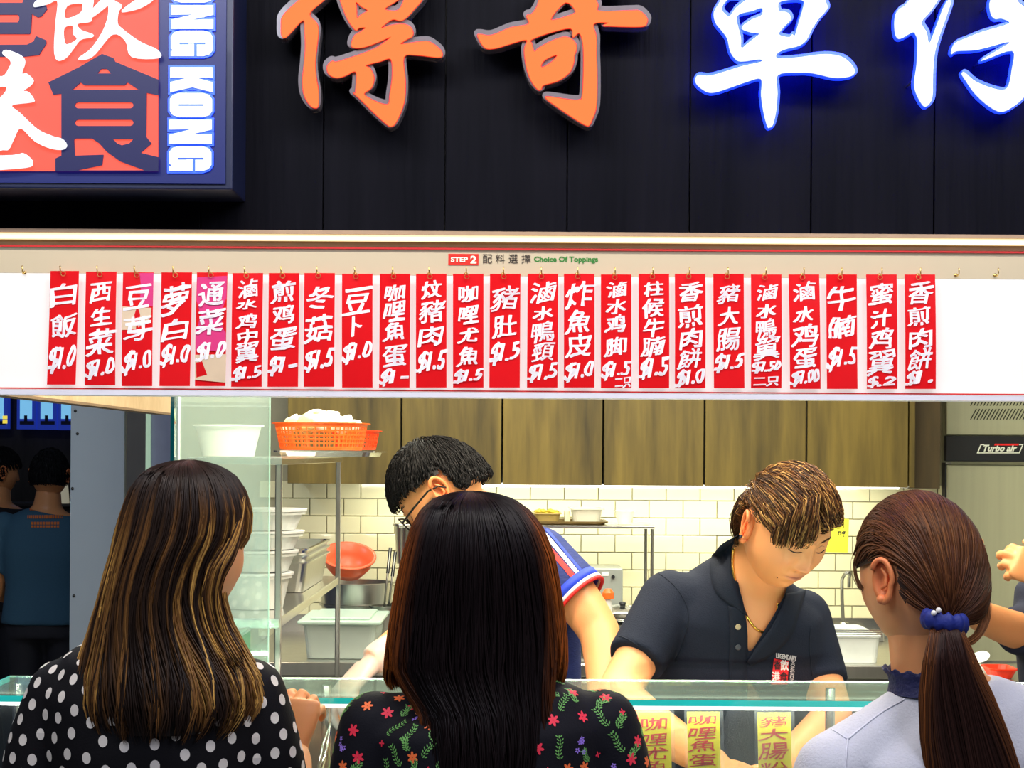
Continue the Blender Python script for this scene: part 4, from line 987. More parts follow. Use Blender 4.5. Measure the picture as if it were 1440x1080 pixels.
# food pans in the well
r_ = random.Random(9)
xs = np.linspace(-.80, 1.05, 9)
foods = [('rice', (.85, .83, .75)), ('brown braised meat', (.16, .06, .02)), ('pale fish balls', (.85, .72, .45)), ('green vegetables', (.12, .25, .04)), ('curry', (.60, .33, .04)), ('tofu puffs', (.62, .40, .14)), ('dark mushrooms', (.08, .05, .03)), ('sausage pieces', (.55, .12, .08))]
for k in range(8):
    xa, xb_ = xs[k]+.008, xs[k+1]-.008
    e = empty('food_pan', ((xa+xb_)/2, 3.12, zc), 'steel food pan of '+foods[k][0]+' under the glass shelf, '+['far left','second from the left','third from the left','left of the middle','right of the middle','third from the right','second from the right','far right'][k], 'food pan', 'food pans in the servery')
    o = gn_pan('pan', xa+.012, xb_-.012, 2.99, 3.27, zc+.0005, .06, M_STEELH, None, None, flare=.006, lip=.006); l0 = Vector(o.location); o.parent = e; o.location = l0-Vector(e.location)
    bm = bmesh.new()
    for i in range(60):
        m_ = Matrix.Translation((r_.uniform(xa+.03, xb_-.03), r_.uniform(3.01, 3.25), zc+.03+r_.uniform(-.008, .014))) @ Matrix.Rotation(r_.uniform(0, 3), 4, 'Z') @ Matrix.Scale(r_.uniform(.5, .9), 4, (0, 0, 1))
        bmesh.ops.create_icosphere(bm, subdivisions=1, radius=r_.uniform(.012, .02), matrix=m_)
    tag(fin('food', bm, mat('food_'+foods[k][0].replace(' ', '_'), foods[k][1], .4, var=.3, scale=40), e, True), kind='stuff')
# tongs standing by the left woman's hand
e = empty('serving_tongs', P(455, 1060, 3.05), 'steel serving tongs propped in the pan beside the raised hand', 'tongs')
for s, nm_ in ((-1, 'arm'), (1, 'arm')):
    a_, b_ = P(449+s*2, 1085, 3.03), P(465, 1018, 3.10); bm = bmesh.new(); tube(bm, [a_, a_.lerp(b_, .5)+Vector((s*.003, 0, 0)), b_], [.004, .005, .004], 8, flat=.5); fin(nm_, bm, M_STEELH, e, True)

# yellow tags behind the front glass
M_YEL = mat('yellow_tag_paper', (.85, .72, .005), .6, em=.10, emcol=(1, .85, 0), var=.03)  # paper given a faint glow of its own
M_RINK = mat('red_brush_ink', (.70, .015, .005), .6)
TD_ = GF+.0235
for (x0, x1, y0, txt, ys_) in ((898, 943, 1002, '咖哩尤魚', [(1009, 1027), (1032, 1048), (1051, 1068), (1070, 1088)]), (966, 1012, 1001, '咖哩魚蛋', [(1006, 1019), (1023, 1039), (1041, 1057), (1060, 1078)]), (1065, 1112, 1002, '豬大腸粉', [(1007, 1022), (1025, 1041), (1045, 1068), (1072, 1090)])):
    e = empty('food_tag', P((x0+x1)/2, y0, TD_), {898: 'leftmost yellow tag with red handwriting behind the counter glass', 966: 'middle yellow tag with red handwriting behind the counter glass', 1065: 'rightmost yellow tag with red handwriting, beside the pale cardigan'}[x0], 'food tag', 'yellow food tags on the counter glass')
    d1 = TD_
    pp = [P(x0, y0, d1), P(x1, y0, d1), P(x1+2, 1100, d1), P(x0+2, 1100, d1)]
    bm = bmesh.new(); fr = [bm.verts.new(p) for p in pp]; bv = [bm.verts.new(p+Vector((0, .001, 0))) for p in pp]; bm.faces.new(fr); bm.faces.new(bv)
    for i in range(4): bm.faces.new((fr[i], fr[(i+1) % 4], bv[(i+1) % 4], bv[i]))
    fin('card', bm, M_YEL, e)
    pp = [P(x0-4, y0-3, d1-.0012), P(x1+5, y0-3, d1-.0012), P(x1+7, 1100, d1-.0012), P(x0-2, 1100, d1-.0012)]
    bm = bmesh.new(); fr = [bm.verts.new(p) for p in pp]; bv = [bm.verts.new(p+Vector((0, -.0006, 0))) for p in pp]; bm.faces.new(fr); bm.faces.new(bv)
    for i in range(4): bm.faces.new((fr[i], fr[(i+1) % 4], bv[(i+1) % 4], bv[i]))
    fin('sleeve', bm, mat('clear_sleeve', (.8, .82, .8), .6, alpha=.05, spec=.1), e)
    a = ([], [])
    for c, (ya, yb_) in zip(txt, ys_): put(a, c, x0+3, x1-4, -yb_, -ya, .006, brush=.8, seed=ord(c) % 7)
    acc_mesh('lettering', a, plane_fn(d1-.0006), M_RINK, e)

# ================================================================== FAR STALL, LEFT
M_FRB = mat('blue_frame', (.03, .06, .35), .4, em=.25, emcol=(.03, .08, .8))
for k, x in enumerate((-16, 24, 53, 82)):
    y = 563
    d = BD-.14; e = empty('hanging_menu_frame', P(x+12, 575, d), ['leftmost blue-framed lit menu with yellow price dots', 'second blue-framed lit menu from the left, far stall', 'third blue-framed lit menu from the left, far stall', 'rightmost blue-framed lit menu beside the grey pillar'][k], 'menu board', 'blue-framed menus of the far stall')
    a_, b_ = P(x, 540, d), P(x+26.5, 603+.06*x*0+k*.6, d)
    bx('frame', M_FRB, a_.x, b_.x, d, d+.05, b_.z, 2.0, e)
    i0, i1 = P(x+4.5, 550, d), P(x+21, 589, d)
    bx('lit_pane', mat('pale_blue_lit', (.3, .7, 1), .4, em=.75, emcol=(.22, .60, .95)), i0.x, i1.x, d-.004, d-.0005, i1.z, 1.97, e)
    bx('bracket', mat('navy_bar', (.01, .02, .1), .5), i0.x, i1.x+.012, d-.006, d-.0045, P(x, 597, d).z, P(x, 592, d).z, e)
    bx('bracket', MATS['navy_bar'], (i0.x+i1.x)/2-.008, (i0.x+i1.x)/2+.008, d-.008, d-.0062, P(x, 592, d).z, P(x, 584, d).z, e)
    if k == 0:
        for yy_ in (587, 593): c = P(7, yy_, d-.01); bx('price_dot', mat('yellow_lit', (1, .8, .1), .4, em=.8), c.x-.012, c.x+.012, d-.011, d-.0085, c.z-.009, c.z+.009, e)
    bm = bmesh.new()
    for xx in (a_.x+.02, b_.x-.02): tube(bm, [(xx, d+.03, 1.99), (xx, d+.03, 3.2), (xx, BD+.01, 3.2)], .004, 6)
    fin('hanger', bm, M_DKSTEEL, e)
# counter goods beyond the man, lit look put in as glow
c = P(82, 690, 8.6)
x0, x1 = P(60, 690, 8.6).x, P(97, 690, 8.6).x
e = empty('far_counter', ((x0+x1)/2, 8.7, 0), 'dim serving counter of the far stall behind the man in teal', 'counter')
bx('body', mat('far_counter_mat', (.06, .05, .05), .5), -3.4, -2.0, 8.55, 8.9, 0, P(80, 712, 8.55).z, e)
bx('top', mat('far_counter_top', (.12, .11, .1), .3), -3.42, -1.98, 8.5, 8.92, P(80, 712, 8.55).z+.001, P(80, 708, 8.55).z, e)
zt4 = P(80, 708, 8.55).z
o = bowl('white_canister', P(82, 700, 8.62).x, 8.62, zt4+.001, .055, .045, .125, mat('lit_cream', (.8, .75, .55), .4, em=.25), 'cream canister on the far stall counter behind the teal man', 'canister')
o = bowl('red_box', P(73, 700, 8.60).x, 8.58, zt4+.001, .03, .035, .05, mat('lit_red', (.8, .05, .02), .4, em=.25), 'red container beside the cream canister on the far counter', 'container')
# ================================================================== PEOPLE
SK = np.array([.86, .375, .15])
M_SKIN = attr_mat('skin', 'tint', .42, bump=.05, scale=400, sss=.12, spec=.4)
def mm(right, fwd, up, c, s=1.0):
    r, f, u = Vector(right).normalized(), Vector(fwd).normalized(), Vector(up).normalized()
    return Matrix(((r.x*s, f.x*s, u.x*s, c[0]), (r.y*s, f.y*s, u.y*s, c[1]), (r.z*s, f.z*s, u.z*s, c[2]), (0, 0, 0, 1)))
def frame(fwd, c, s=1.0, pitch=0, roll=0):
    # x = the person's right, y = face, z = up
    f = Vector(fwd).normalized(); up0 = Vector((0, 0, 1)); r = f.cross(up0).normalized(); u = r.cross(f).normalized()
    M = mm(r, f, u, c, s)
    return M @ Matrix.Rotation(math.radians(roll), 4, 'Y') @ Matrix.Rotation(math.radians(-pitch), 4, 'X')
def G(x, z, cx, cz, sx, sz): return np.exp(-((x-cx)/sx)**2-((z-cz)/sz)**2)
def head_np(female=False, nl=130, nm=130, age=0):
    th = np.linspace(.0, math.pi, nl); s = np.linspace(-1, 1, nm, endpoint=False)
    ph = s*math.pi*(.55+.45*s*s)
    T, PH = np.meshgrid(th, ph, indexing='ij')
    # concentrate rows on the face: warp polar
    T = T
    dx, dy, dz = np.sin(T)*np.sin(PH), np.sin(T)*np.cos(PH), np.cos(T)
    x, y, z = dx*.0765, dy*.096, dz*.117
    t = np.clip(-z/.117, 0, 1)
    front = np.clip(dy, 0, 1)
    # jaw narrowing, chin kept forward, nape drawn in
    x *= 1-.30*t**1.6-.16*np.clip((t-.55)/.45, 0, 1)**2
    flare = .10*G(np.abs(x), z, .062, -.045, .03, .035); x *= 1+flare*(0 if female else .6)
    y = np.where(y > 0, y*(1-.10*t)+.012*np.clip(t-.3, 0, 1)*front, y*(1-.62*t**1.1))
    # flatten face plane
    y -= np.clip(y-.074, 0, 1)*.42*(np.abs(z) < .2)
    y += .004*G(x, z, 0, .036, .05, .014)*front              # brow
    for sg in (-1, 1):
        y -= .0115*G(x, z, sg*.031, .014, .017, .013)*front  # sockets
        y += .0062*G(x, z, sg*.031, .011, .0125, .0085)*front # eyeballs under lids
        y += .0035*G(x, z, sg*.042, -.022, .018, .018)*front  # cheekbones
        y += .0065*G(x, z, sg*.0125, -.030, .0062, .0065)*front # nostril wings
        y -= .003*G(x, z, sg*.024, -.040, .008, .016)*front
    ramp = np.clip((.018-z)/.048, 0, 1)
    y += (.005+.0185*ramp**1.2)*np.exp(-(x/(.0075+.004*ramp))**2)*(z < .03)*(1/(1+np.exp(-(z+.0335)/.0022)))*front
    y += .004*G(x, z, 0, .028, .012, .02)*front*0
    y += .0050*G(x, z, 0, -.0505, .018, .0048)*front+.0058*G(x, z, 0, -.0610, .015, .0055)*front
    y -= .0042*G(x, z, 0, -.0558, .022, .0016)*front
    y -= .004*G(x, z, 0, -.073, .018, .006)*front
    y += .007*G(x, z, 0, -.092, .020, .014)*front
    v = np.stack([x, y, z], -1).reshape(-1, 3)
    col = np.tile(SK, (nl, nm, 1))
    lip = np.clip(G(x, z, 0, -.0560, .021, .0095)*1.6-.35, 0, 1)*front
    lip = np.clip(lip, 0, 1)[..., None]*.75
    col = col*(1-lip)+np.array([.60, .17, .13])*lip
    for sg in (-1, 1):
        b = (.28*G(x, z, sg*.043, -.022, .022, .020)*front)[..., None]; col = col*(1-b)+np.array([.78, .30, .19])*b
    b = (.30*G(x, z, 0, -.024, .014, .016)*front)[..., None]; col = col*(1-b)+np.array([.76, .28, .17])*b
    for sg in (-1, 1):
        b = (.9*G(x, z, sg*.0085, -.0385, .0042, .0026)*front)[..., None]; col = col*(1-b)+np.array([.14, .04, .025])*b
    b = (.75*G(x, z, 0, -.0558, .021, .0011)*front)[..., None]; col = col*(1-b)+np.array([.28, .06, .04])*b
    col = col.reshape(-1, 3)
    f = []
    for i in range(nl-1):
        for j in range(nm):
            k = (j+1) % nm; a, b_, c, d = i*nm+j, i*nm+k, (i+1)*nm+k, (i+1)*nm+j
            f.append((a, b_, c, d))
    return v, f, col
HEADS = {}
def ear_bm(sg):
    bm = bmesh.new()
    c = Vector((sg*.0755, -.010, -.004)); out = Vector((sg*.92, -.38, 0)).normalized()
    up = Vector((0, -.16, 1)).normalized(); fw = out.cross(up).normalized(); fw = fw if fw.y > 0 else -fw
    pts = []
    for a in np.linspace(-.35, 1, 22):
        ang = math.radians(70-a*250) if a > 0 else math.radians(70+(-a)*150)
        rx_, rz_ = .0165, .031*(1 if ang > 0 else 1)
        ry = .0165*(1.0 if math.sin(ang) > -.3 else .72)
        p = c+up*(math.sin(ang)*.030)-fw*(math.cos(ang-math.pi)*-ry)+out*(.013+.004*math.sin(ang))
        pts.append(p)
    pts = [c+up*(math.sin(a)*.030)-fw*(math.cos(a)*.0165*(1 if math.sin(a) > 0 else .8))+out*(.012+.003*math.sin(a)) for a in np.radians(np.linspace(150, -110, 22))]
    tube(bm, pts, [.0028]+[.0040]*15+[.0052]*4+[.0045]*2, 8)
    # shell
    rings = []
    for q, o_ in ((1, .012), (.7, .006), (.35, .004)):
        rings.append([c+up*(math.sin(a)*.029*q)-fw*(math.cos(a)*.0155*q)+out*o_ for a in np.linspace(0, 2*math.pi, 22, endpoint=False)])
    back = [c+up*(math.sin(a)*.022)-fw*(math.cos(a)*.010)-out*.004 for a in np.linspace(0, 2*math.pi, 22, endpoint=False)]
    ringloft(bm, [back]+rings)
    # inner fold and lobe
    tube(bm, [c+up*.018+fw*.001+out*.010, c+up*.008-fw*.006+out*.010, c-up*.006-fw*.006+out*.011, c-up*.012+fw*.002+out*.010], [.002, .003, .003, .002], 6)
    m_ = Matrix.Translation(c-up*.027+fw*.003+out*.009) @ Matrix.Scale(.0075, 4); bmesh.ops.create_icosphere(bm, subdivisions=2, radius=1, matrix=m_)
    return bm
def add_head(bm_body_me, M, female=False):
    """join the sculpted head (with ears) onto the body surface; returns the mesh with its tint attribute"""
    v, f, c = head_np(female)
    cols = []
    bm = bmesh.new(); bm.from_mesh(bm_body_me); nb = len(bm.verts); cols += [tuple(SK)]*nb
    vs = [bm.verts.new(M @ Vector(p)) for p in v]; cols += [tuple(q) for q in c]
    for q in f:
        try: bm.faces.new([vs[i] for i in q])
        except ValueError: pass
    for sg in (-1, 1):
        eb = ear_bm(sg); mp = {}
        for q in eb.verts:
            mp[q] = bm.verts.new(M @ q.co); dd = 1; cols.append((SK[0]*1.0, SK[1]*.72, SK[2]*.62))
        for q in eb.faces:
            bm.faces.new([mp[w] for w in q.verts])
        eb.free()
    bmesh.ops.recalc_face_normals(bm, faces=bm.faces[:])
    me = bpy.data.meshes.new('body'); bm.to_mesh(me); bm.free()
    ca = me.color_attributes.new('tint', 'FLOAT_COLOR', 'POINT')
    ca.data.foreach_set('color', np.concatenate([np.array(cols), np.ones((len(cols), 1))], 1).astype('f').ravel())
    return me
def plain_tint(me, col=SK):
    ca = me.color_attributes.new('tint', 'FLOAT_COLOR', 'POINT')
    ca.data.foreach_set('color', np.tile([*col, 1], (len(me.vertices), 1)).astype('f').ravel()); return me

_hv, _hf, _hc = head_np()
HB = BVHTree.FromPolygons([Vector(p) for p in _hv], [list(q) for q in _hf])
def face_pt(x, z, off=.0006):
    h, n, i, d = HB.ray_cast(Vector((x, .3, z)), Vector((0, -1, 0))); 
    return (h if h is not None else Vector((x, .09, z)))+Vector((0, off, 0))
def face_bits(parent, M, brow_col, closed=True, brow_thick=1.0):
    bl_ = mat('lash_dark', (.012, .008, .008), .5)
    for sg in (-1, 1):
        s = 'eyelash'
        bm = bmesh.new(); pts = [M @ face_pt(sg*(.017+.028*t), .0065-.0035*math.sin(t*math.pi)+.001*t, .0006) for t in np.linspace(0, 1, 9)]
        tube(bm, pts, [.0004]+[.0010]*7+[.0005], 6); fin('eyelash', bm, bl_, parent, True)
        bm = bmesh.new()
        for k in range(60):
            t = k/59; x = sg*(.014+.032*t); z = .030+.0055*math.sin(t*2.2)+random.uniform(-.0022, .0022)*brow_thick
            a = face_pt(x, z); b = face_pt(x+sg*.006, z+.0018*(1-t*1.5))
            tube(bm, [M @ a, M @ ((a+b)/2+Vector((0, .0006, 0))), M @ b], [.0004, .0004, .0001], 4)
        tag(fin('eyebrow', bm, brow_col, parent), kind='stuff')
        # fold of the upper lid
        bm = bmesh.new(); pts = [M @ face_pt(sg*(.018+.025*t), .0125+.004*math.sin(t*math.pi), .0001) for t in np.linspace(0, 1, 9)]
        tube(bm, pts, [.0002]+[.0005]*7+[.0002], 5); fin('lid_fold', bm, mat('lid_fold', (.42, .17, .09), .5), parent, True)

def hand(bm, wrist, d, nrm, s=1.0, thumb=1, curl=(.5, .5, .6, .7), tc=.4, spread=.10):
    """palm + four unequal fingers + thumb; d towards the fingers, nrm = back-of-hand direction"""
    wrist = Vector(wrist); d = Vector(d).normalized(); n = Vector(nrm); n = (n-d*n.dot(d)).normalized(); r = d.cross(n).normalized()*thumb
    def ring(t, w, h, off=0): return ell(wrist+d*t*s+r*off*s, r*w*s, n*h*s, 16, .85)
    ringloft(bm, [ring(-.02, .024, .019), ring(.01, .027, .018), ring(.04, .038, .0155, .002), ring(.07, .042, .014), ring(.088, .040, .0115), ring(.094, .034, .008)])
    base = [(.030, .088, .072, .0098), (.010, .092, .080, .0100), (-.011, .089, .074, .0095), (-.031, .080, .058, .0085)]
    for k, (o, t, L_, rad) in enumerate(base):
        p = wrist+r*o*s+d*(t-.014)*s; v = (d+r*spread*(o/.03)).normalized(); pts = [p]; ax = r
        ang = 0
        for seg, cf in ((.45, .75), (.30, 1.0), (.25, .7)):
            ang += curl[k]*cf*1.25; q = v*math.cos(ang)-n*math.sin(ang)
            for _ in range(2): pts.append(pts[-1]+q*(L_+.008 if seg == .45 else L_)*seg*s/2)
        rr = [rad*1.05*s, rad*s, rad*1.06*s, rad*.95*s, rad*.98*s, rad*.88*s, rad*.55*s]
        tube(bm, pts, rr, 10)
    p = wrist+r*.026*s+d*.022*s; v = (d*.62+r*.78-n*.25).normalized(); q2 = (d*.9+r*.25-n*(.35+tc)).normalized()
    tube(bm, [p-v*.01*s, p+v*.022*s, p+v*.04*s, p+v*.04*s+q2*.022*s, p+v*.04*s+q2*.042*s], [.015*s, .0135*s, .0110*s, .0105*s, .006*s], 10)

def torso(bm, spine, side, n=32, pw=.9):
    """spine: (centre, half-width, half-depth) from hips up; side = unit vector across the shoulders"""
    rings = []
    side = Vector(side).normalized()
    for i, (c, w, h) in enumerate(spine):
        a, b = Vector(spine[max(0, i-1)][0]), Vector(spine[min(len(spine)-1, i+1)][0]); t = (b-a).normalized()
        s = (side-t*side.dot(t)).normalized(); f = t.cross(s)
        rings.append(ell(c, s*w, f*h, n, pw))
    ringloft(bm, rings)
def limb(bm, pts, rad, k=5, n=14):
    P_ = crom(pts, k); m = len(P_); r_ = [np.interp(i/(m-1)*(len(rad)-1), range(len(rad)), rad) for i in range(m)]
    tube(bm, P_, r_, n)
    bmesh.ops.create_icosphere(bm, subdivisions=3, radius=rad[0]*.98, matrix=Matrix.Translation(P_[0]))
def legs(bm, hipc, side, floor=True, d=None, w=.085, rt=.075):
    side = Vector(side).normalized(); f = Vector((-side.y, side.x, 0)).normalized()
    outs = []
    for s in (-1, 1):
        h = Vector(hipc)+side*s*w
        a = Vector((h.x, h.y, .09)); k = Vector((h.x, h.y, .47))+f*.01
        tube(bm, crom([h, h.lerp(k, .5), k, k.lerp(a, .4), a], 4), [rt, rt*.98, rt*.93, rt*.88, rt*.82, rt*.78, rt*.74, rt*.70, rt*.66, rt*.62, rt*.6, rt*.6, rt*.58, rt*.55, rt*.5, rt*.45, rt*.42], 16)
        outs.append(a)
    return outs
def shoes(parent, ankles, fwd, m):
    fwd = Vector(fwd); fwd.z = 0; fwd.normalize(); r = fwd.cross(Vector((0, 0, 1)))
    for a in ankles:
        bm = bmesh.new(); rings = []
        for t, w, h in ((-.06, .02, .03), (-.05, .032, .05), (.0, .036, .075), (.05, .038, .06), (.10, .044, .04), (.15, .040, .03), (.175, .022, .018)):
            c = Vector((a.x, a.y, h/2+.001))+fwd*t; rings.append(ell(c, r*w, Vector((0, 0, h/2)), 18, .8))
        ringloft(bm, rings); fin('shoe', bm, m, parent, True)

# ---------------------------------------------------------------- hair
def strand_mesh(name, paths, rad, cols, m, parent, kind=None, sides=3):
    """paths (N,K,3), rad (N,) or (K,), cols (N,K,3)"""
    paths = np.asarray(paths, float); N_, K, _ = paths.shape
    T = np.gradient(paths, axis=1); T /= np.linalg.norm(T, axis=2, keepdims=True)+1e-9
    A = np.tile([.31, .77, .55], (N_, K, 1)); X = np.cross(T, A); X /= np.linalg.norm(X, axis=2, keepdims=True)+1e-9; Y = np.cross(T, X)
    tp = np.ones(K); tp[-1] = .15; tp[-2] = .6; tp[0] = .7
    R = (np.asarray(rad).reshape(-1, 1)*tp[None])[..., None]
    V = np.stack([paths+R*(math.cos(2*math.pi*q/sides)*X+math.sin(2*math.pi*q/sides)*Y) for q in range(sides)], 2).reshape(-1, 3)
    idx = np.arange(N_*K*sides).reshape(N_, K, sides)
    a = idx[:, :-1]; b = idx[:, 1:]; F_ = np.stack([a, np.roll(a, -1, 2), np.roll(b, -1, 2), b], -1).reshape(-1, 4)
    me = bpy.data.meshes.new(name); me.vertices.add(len(V)); me.vertices.foreach_set('co', V.astype('f').ravel())
    me.loops.add(F_.size); me.loops.foreach_set('vertex_index', F_.ravel().astype('i'))
    me.polygons.add(len(F_)); me.polygons.foreach_set('loop_start', (np.arange(len(F_))*4).astype('i')); me.polygons.foreach_set('loop_total', np.full(len(F_), 4, 'i'))
    me.update(calc_edges=True)
    C_ = np.repeat(np.asarray(cols, float)[:, :, None, :], sides, 2).reshape(-1, 3)
    ca = me.color_attributes.new('tint', 'FLOAT_COLOR', 'POINT'); ca.data.foreach_set('color', np.concatenate([np.clip(C_, 0, 1), np.ones((len(C_), 1))], 1).astype('f').ravel())
    o = link(name, me, m, parent, True)
    if kind: o['kind'] = kind
    return o
M_HAIR = attr_mat('hair', 'tint', .42, spec=.20)
def nz1(x, s=0): return np.sin(x*3.1+s)*.5+np.sin(x*7.3+s*2.1)*.3+np.sin(x*15.7+s*.7)*.2

def long_hair(parent, env, color_fn, N_=3600, K=26, seed=1, ang=(-130, 130), front_len=.38, wav=.003, rad=.0013, d_shift=None, jit=.06, open_=.0, inner=.80, tipfn=None, lenfn=None, top_drop=.045):
    """env rows: (py, px_left, px_right, d_centre, half_depth); strands run down the envelope from the crown"""
    R_ = np.random.default_rng(seed)
    E = []
    for py, l, r, d, h in env:
        a, b = P(l, py, d), P(r, py, d); E.append([(a.x+b.x)/2, d, (a.z+b.z)/2, (b.x-a.x)/2, h])
    E = np.array(E); S_ = np.linspace(0, 1, len(E))
    seg = np.r_[0, np.cumsum(np.hypot(np.diff(E[:, 3]), np.diff(E[:, 2])))]; S_ = seg/seg[-1]
    def env_at(s): return np.stack([np.interp(s, S_, E[:, k]) for k in range(5)], -1)
    th = R_.uniform(math.radians(-180), math.radians(180), N_)
    lenf = np.where(np.abs(th) < math.radians(ang[1]), 1.0-R_.random(N_)*jit, front_len*R_.uniform(.85, 1.0, N_))
    if lenfn is not None: lenf = lenf*lenfn(th, R_)
    rr = 1-(1-inner)*R_.random(N_)**1.6
    rr *= 1+.018*nz1(th*4, seed)
    s = np.linspace(0, 1, K)[None]*lenf[:, None]
    e = env_at(s)
    wob = wav*np.sin(s*9+th[:, None]*13+R_.uniform(0, .8, (N_, 1)))*s+.004*nz1(th[:, None]*9+s*2, seed)*s
    thk = th[:, None]+.05*nz1(th[:, None]*6+s*1.5, seed+1)*s*2
    x = e[..., 0]+e[..., 3]*np.sin(thk)*rr[:, None]+wob; y = e[..., 1]-e[..., 4]*np.cos(thk)*rr[:, None]; z = e[..., 2]
    z = z+.004*R_.standard_normal((N_, 1))*s-np.clip(1-rr[:, None], 0, 1)*top_drop*np.clip(1-s*2.2, 0, 1)
    if tipfn is not None: x, y, z = tipfn(x, y, z, s, th)
    cols = color_fn(th, s, rr, R_)
    strand_mesh('hair', np.stack([x, y, z], -1), np.full(N_, rad)*R_.uniform(.7, 1.25, N_), cols, M_HAIR, parent)
    # under-layer so that no scalp shows
    nth, ns = 64, 30
    a1 = math.radians(ang[1]); bm = bmesh.new(); grid = []
    for s_ in np.linspace(0.0, .965, ns):
        ee = env_at(s_); row = []
        for t in np.linspace(-a1, a1, nth):
            row.append(bm.verts.new((ee[0]+ee[3]*math.sin(t)*.86, ee[1]-ee[4]*math.cos(t)*.86, ee[2]-.004-.006*max(0, 1-s_*2.5))))
        grid.append(row)
    for i in range(ns-1):
        for j in range(nth-1): bm.faces.new((grid[i][j], grid[i][j+1], grid[i+1][j+1], grid[i+1][j]))
    o = fin('hair_underlayer', bm, mat('dark_hair_mass', (.010, .006, .005), .6), parent, True); return o

def flow_hair(parent, M, N_, flow, root_ok, color_fn, K=9, step=.09, lift=(.010, .010), rad=.0011, seed=3, radii=(.080, .100, .118), name='hair', jit=.35, gather=None, droop=0, stop=None):
    R_ = np.random.default_rng(seed); out = []; cc = []
    tries = 0
    while len(out) < N_ and tries < N_*12:
        tries += 1
        u = R_.standard_normal(3); u /= np.linalg.norm(u)
        if not root_ok(u): continue
        L_ = step*R_.uniform(1-jit, 1.0); p = u.copy(); path = []
        l0 = lift[0]*R_.uniform(.3, 1.0); jj = R_.uniform(-.11, .11)
        for k in range(K):
            t = k/(K-1); lf = l0*min(1, .25+t*2.2)+lift[1]*math.sin(min(1, t*1.15)*math.pi)*R_.uniform(.9, 1.1)
            q = p*np.array(radii)+p/np.linalg.norm(p)*lf; 
            if droop: q[2] -= droop*t*t
            path.append(q)
            f = np.asarray(flow(p, t, u), float); f = f-p*np.dot(f, p); nf = np.linalg.norm(f)
            if nf > 1e-6:
                p2 = p+f/nf*L_*min(1, nf*3); p2 /= np.linalg.norm(p2)
                if stop is None or not stop(p2+np.array([0, 0, jj])): p = p2
                else: p = p+(p2-p)*.06; p /= np.linalg.norm(p)
        out.append([list(M @ Vector(q)) for q in path]); cc.append(color_fn(u, K, R_))
    return strand_mesh(name, out, np.full(len(out), rad)*R_.uniform(.7, 1.3, len(out)), cc, M_HAIR, parent)
def cap_shell(parent, M, ok, col, radii=(.080, .100, .118), lift=.006):
    bm = bmesh.new(); bmesh.ops.create_icosphere(bm, subdivisions=5, radius=1)
    kill = [f for f in bm.faces if not ok(np.array(f.calc_center_median().normalized()))]
    bmesh.ops.delete(bm, geom=kill, context='FACES')
    for v in bm.verts:
        n_ = v.co.normalized(); v.co = M @ Vector((n_.x*(radii[0]+lift), n_.y*(radii[1]+lift), n_.z*(radii[2]+lift)))
    return fin('hair_underlayer', bm, mat('hair_mass_%02d' % (len(MATS) % 90), col, .6), parent, True)

def surface_points(me, n, dist, seed=0, zmin=None):
    R_ = random.Random(seed); me.update(); ps = list(me.polygons); R_.shuffle(ps); out = []; cell = {}
    for p in ps:
        c = p.center
        if zmin and c.z < zmin: continue
        k = tuple(int(q//dist) for q in c); ok = True
        for dx in (-1, 0, 1):
            for dy in (-1, 0, 1):
                for dz in (-1, 0, 1):
                    for q, _ in cell.get((k[0]+dx, k[1]+dy, k[2]+dz), ()):
                        if (q-c).length < dist: ok = False; break
                    if not ok: break
                if not ok: break
            if not ok: break
        if ok: cell.setdefault(k, []).append((c.copy(), p.normal.copy())); out.append((c.copy(), p.normal.copy()))
        if len(out) >= n: break
    return out
def relax_pts(pts, bvh, dist, it=12):
    """push the points apart along the cloth so that the print becomes regular"""
    Pn = np.array([list(p) for p, _ in pts])
    for _ in range(it):
        D = Pn[:, None]-Pn[None]; L_ = np.linalg.norm(D, axis=2)+1e-9; w = np.clip(dist*1.35-L_, 0, None)/L_; np.fill_diagonal(w, 0)
        Pn = Pn+.22*(D*w[..., None]).sum(1)
        for i in range(len(Pn)):
            h, n, _, _ = bvh.find_nearest(Vector(Pn[i])); Pn[i] = h
    out = []
    for q in Pn:
        h, n, _, _ = bvh.find_nearest(Vector(q)); out.append((h, n))
    return out
def disc(bm, bvh, c, n, r, k=12, off=.0009, sy=1.0, ang=0, col=None):
    a = Vector((0, 0, 1))-n*n.z; a = a.normalized() if a.length > .1 else Vector((1, 0, 0)); b = n.cross(a)
    A = a*math.cos(ang)+b*math.sin(ang); B = n.cross(A); vs = []
    for i in range(k):
        t = 2*math.pi*i/k; q = c+A*math.cos(t)*r*sy+B*math.sin(t)*r; h, nn, _, _ = bvh.find_nearest(q); vs.append(bm.verts.new(h+nn*off))
    try: return bm.faces.new(vs)
    except ValueError: return None
def garment(name, parts_fn, m, parent, vox=.008, smooth=8):
    bm = bmesh.new(); parts_fn(bm); me = remesh(bm, vox, smooth); return link(name, me, m, parent, True)
V = Vector
def pt(x, y, d): return P(x, y, d)
def zat(px, z, d): v = P(px, 640, d); v.z = z; return v
M_TROU = mat('dark_trousers', (.02, .02, .028), .7, bump=.1)
M_SHOE = mat('black_shoe', (.02, .018, .016), .4)
def ss(a, b, x): t = np.clip((x-a)/(b-a), 0, 1); return t*t*(3-2*t)

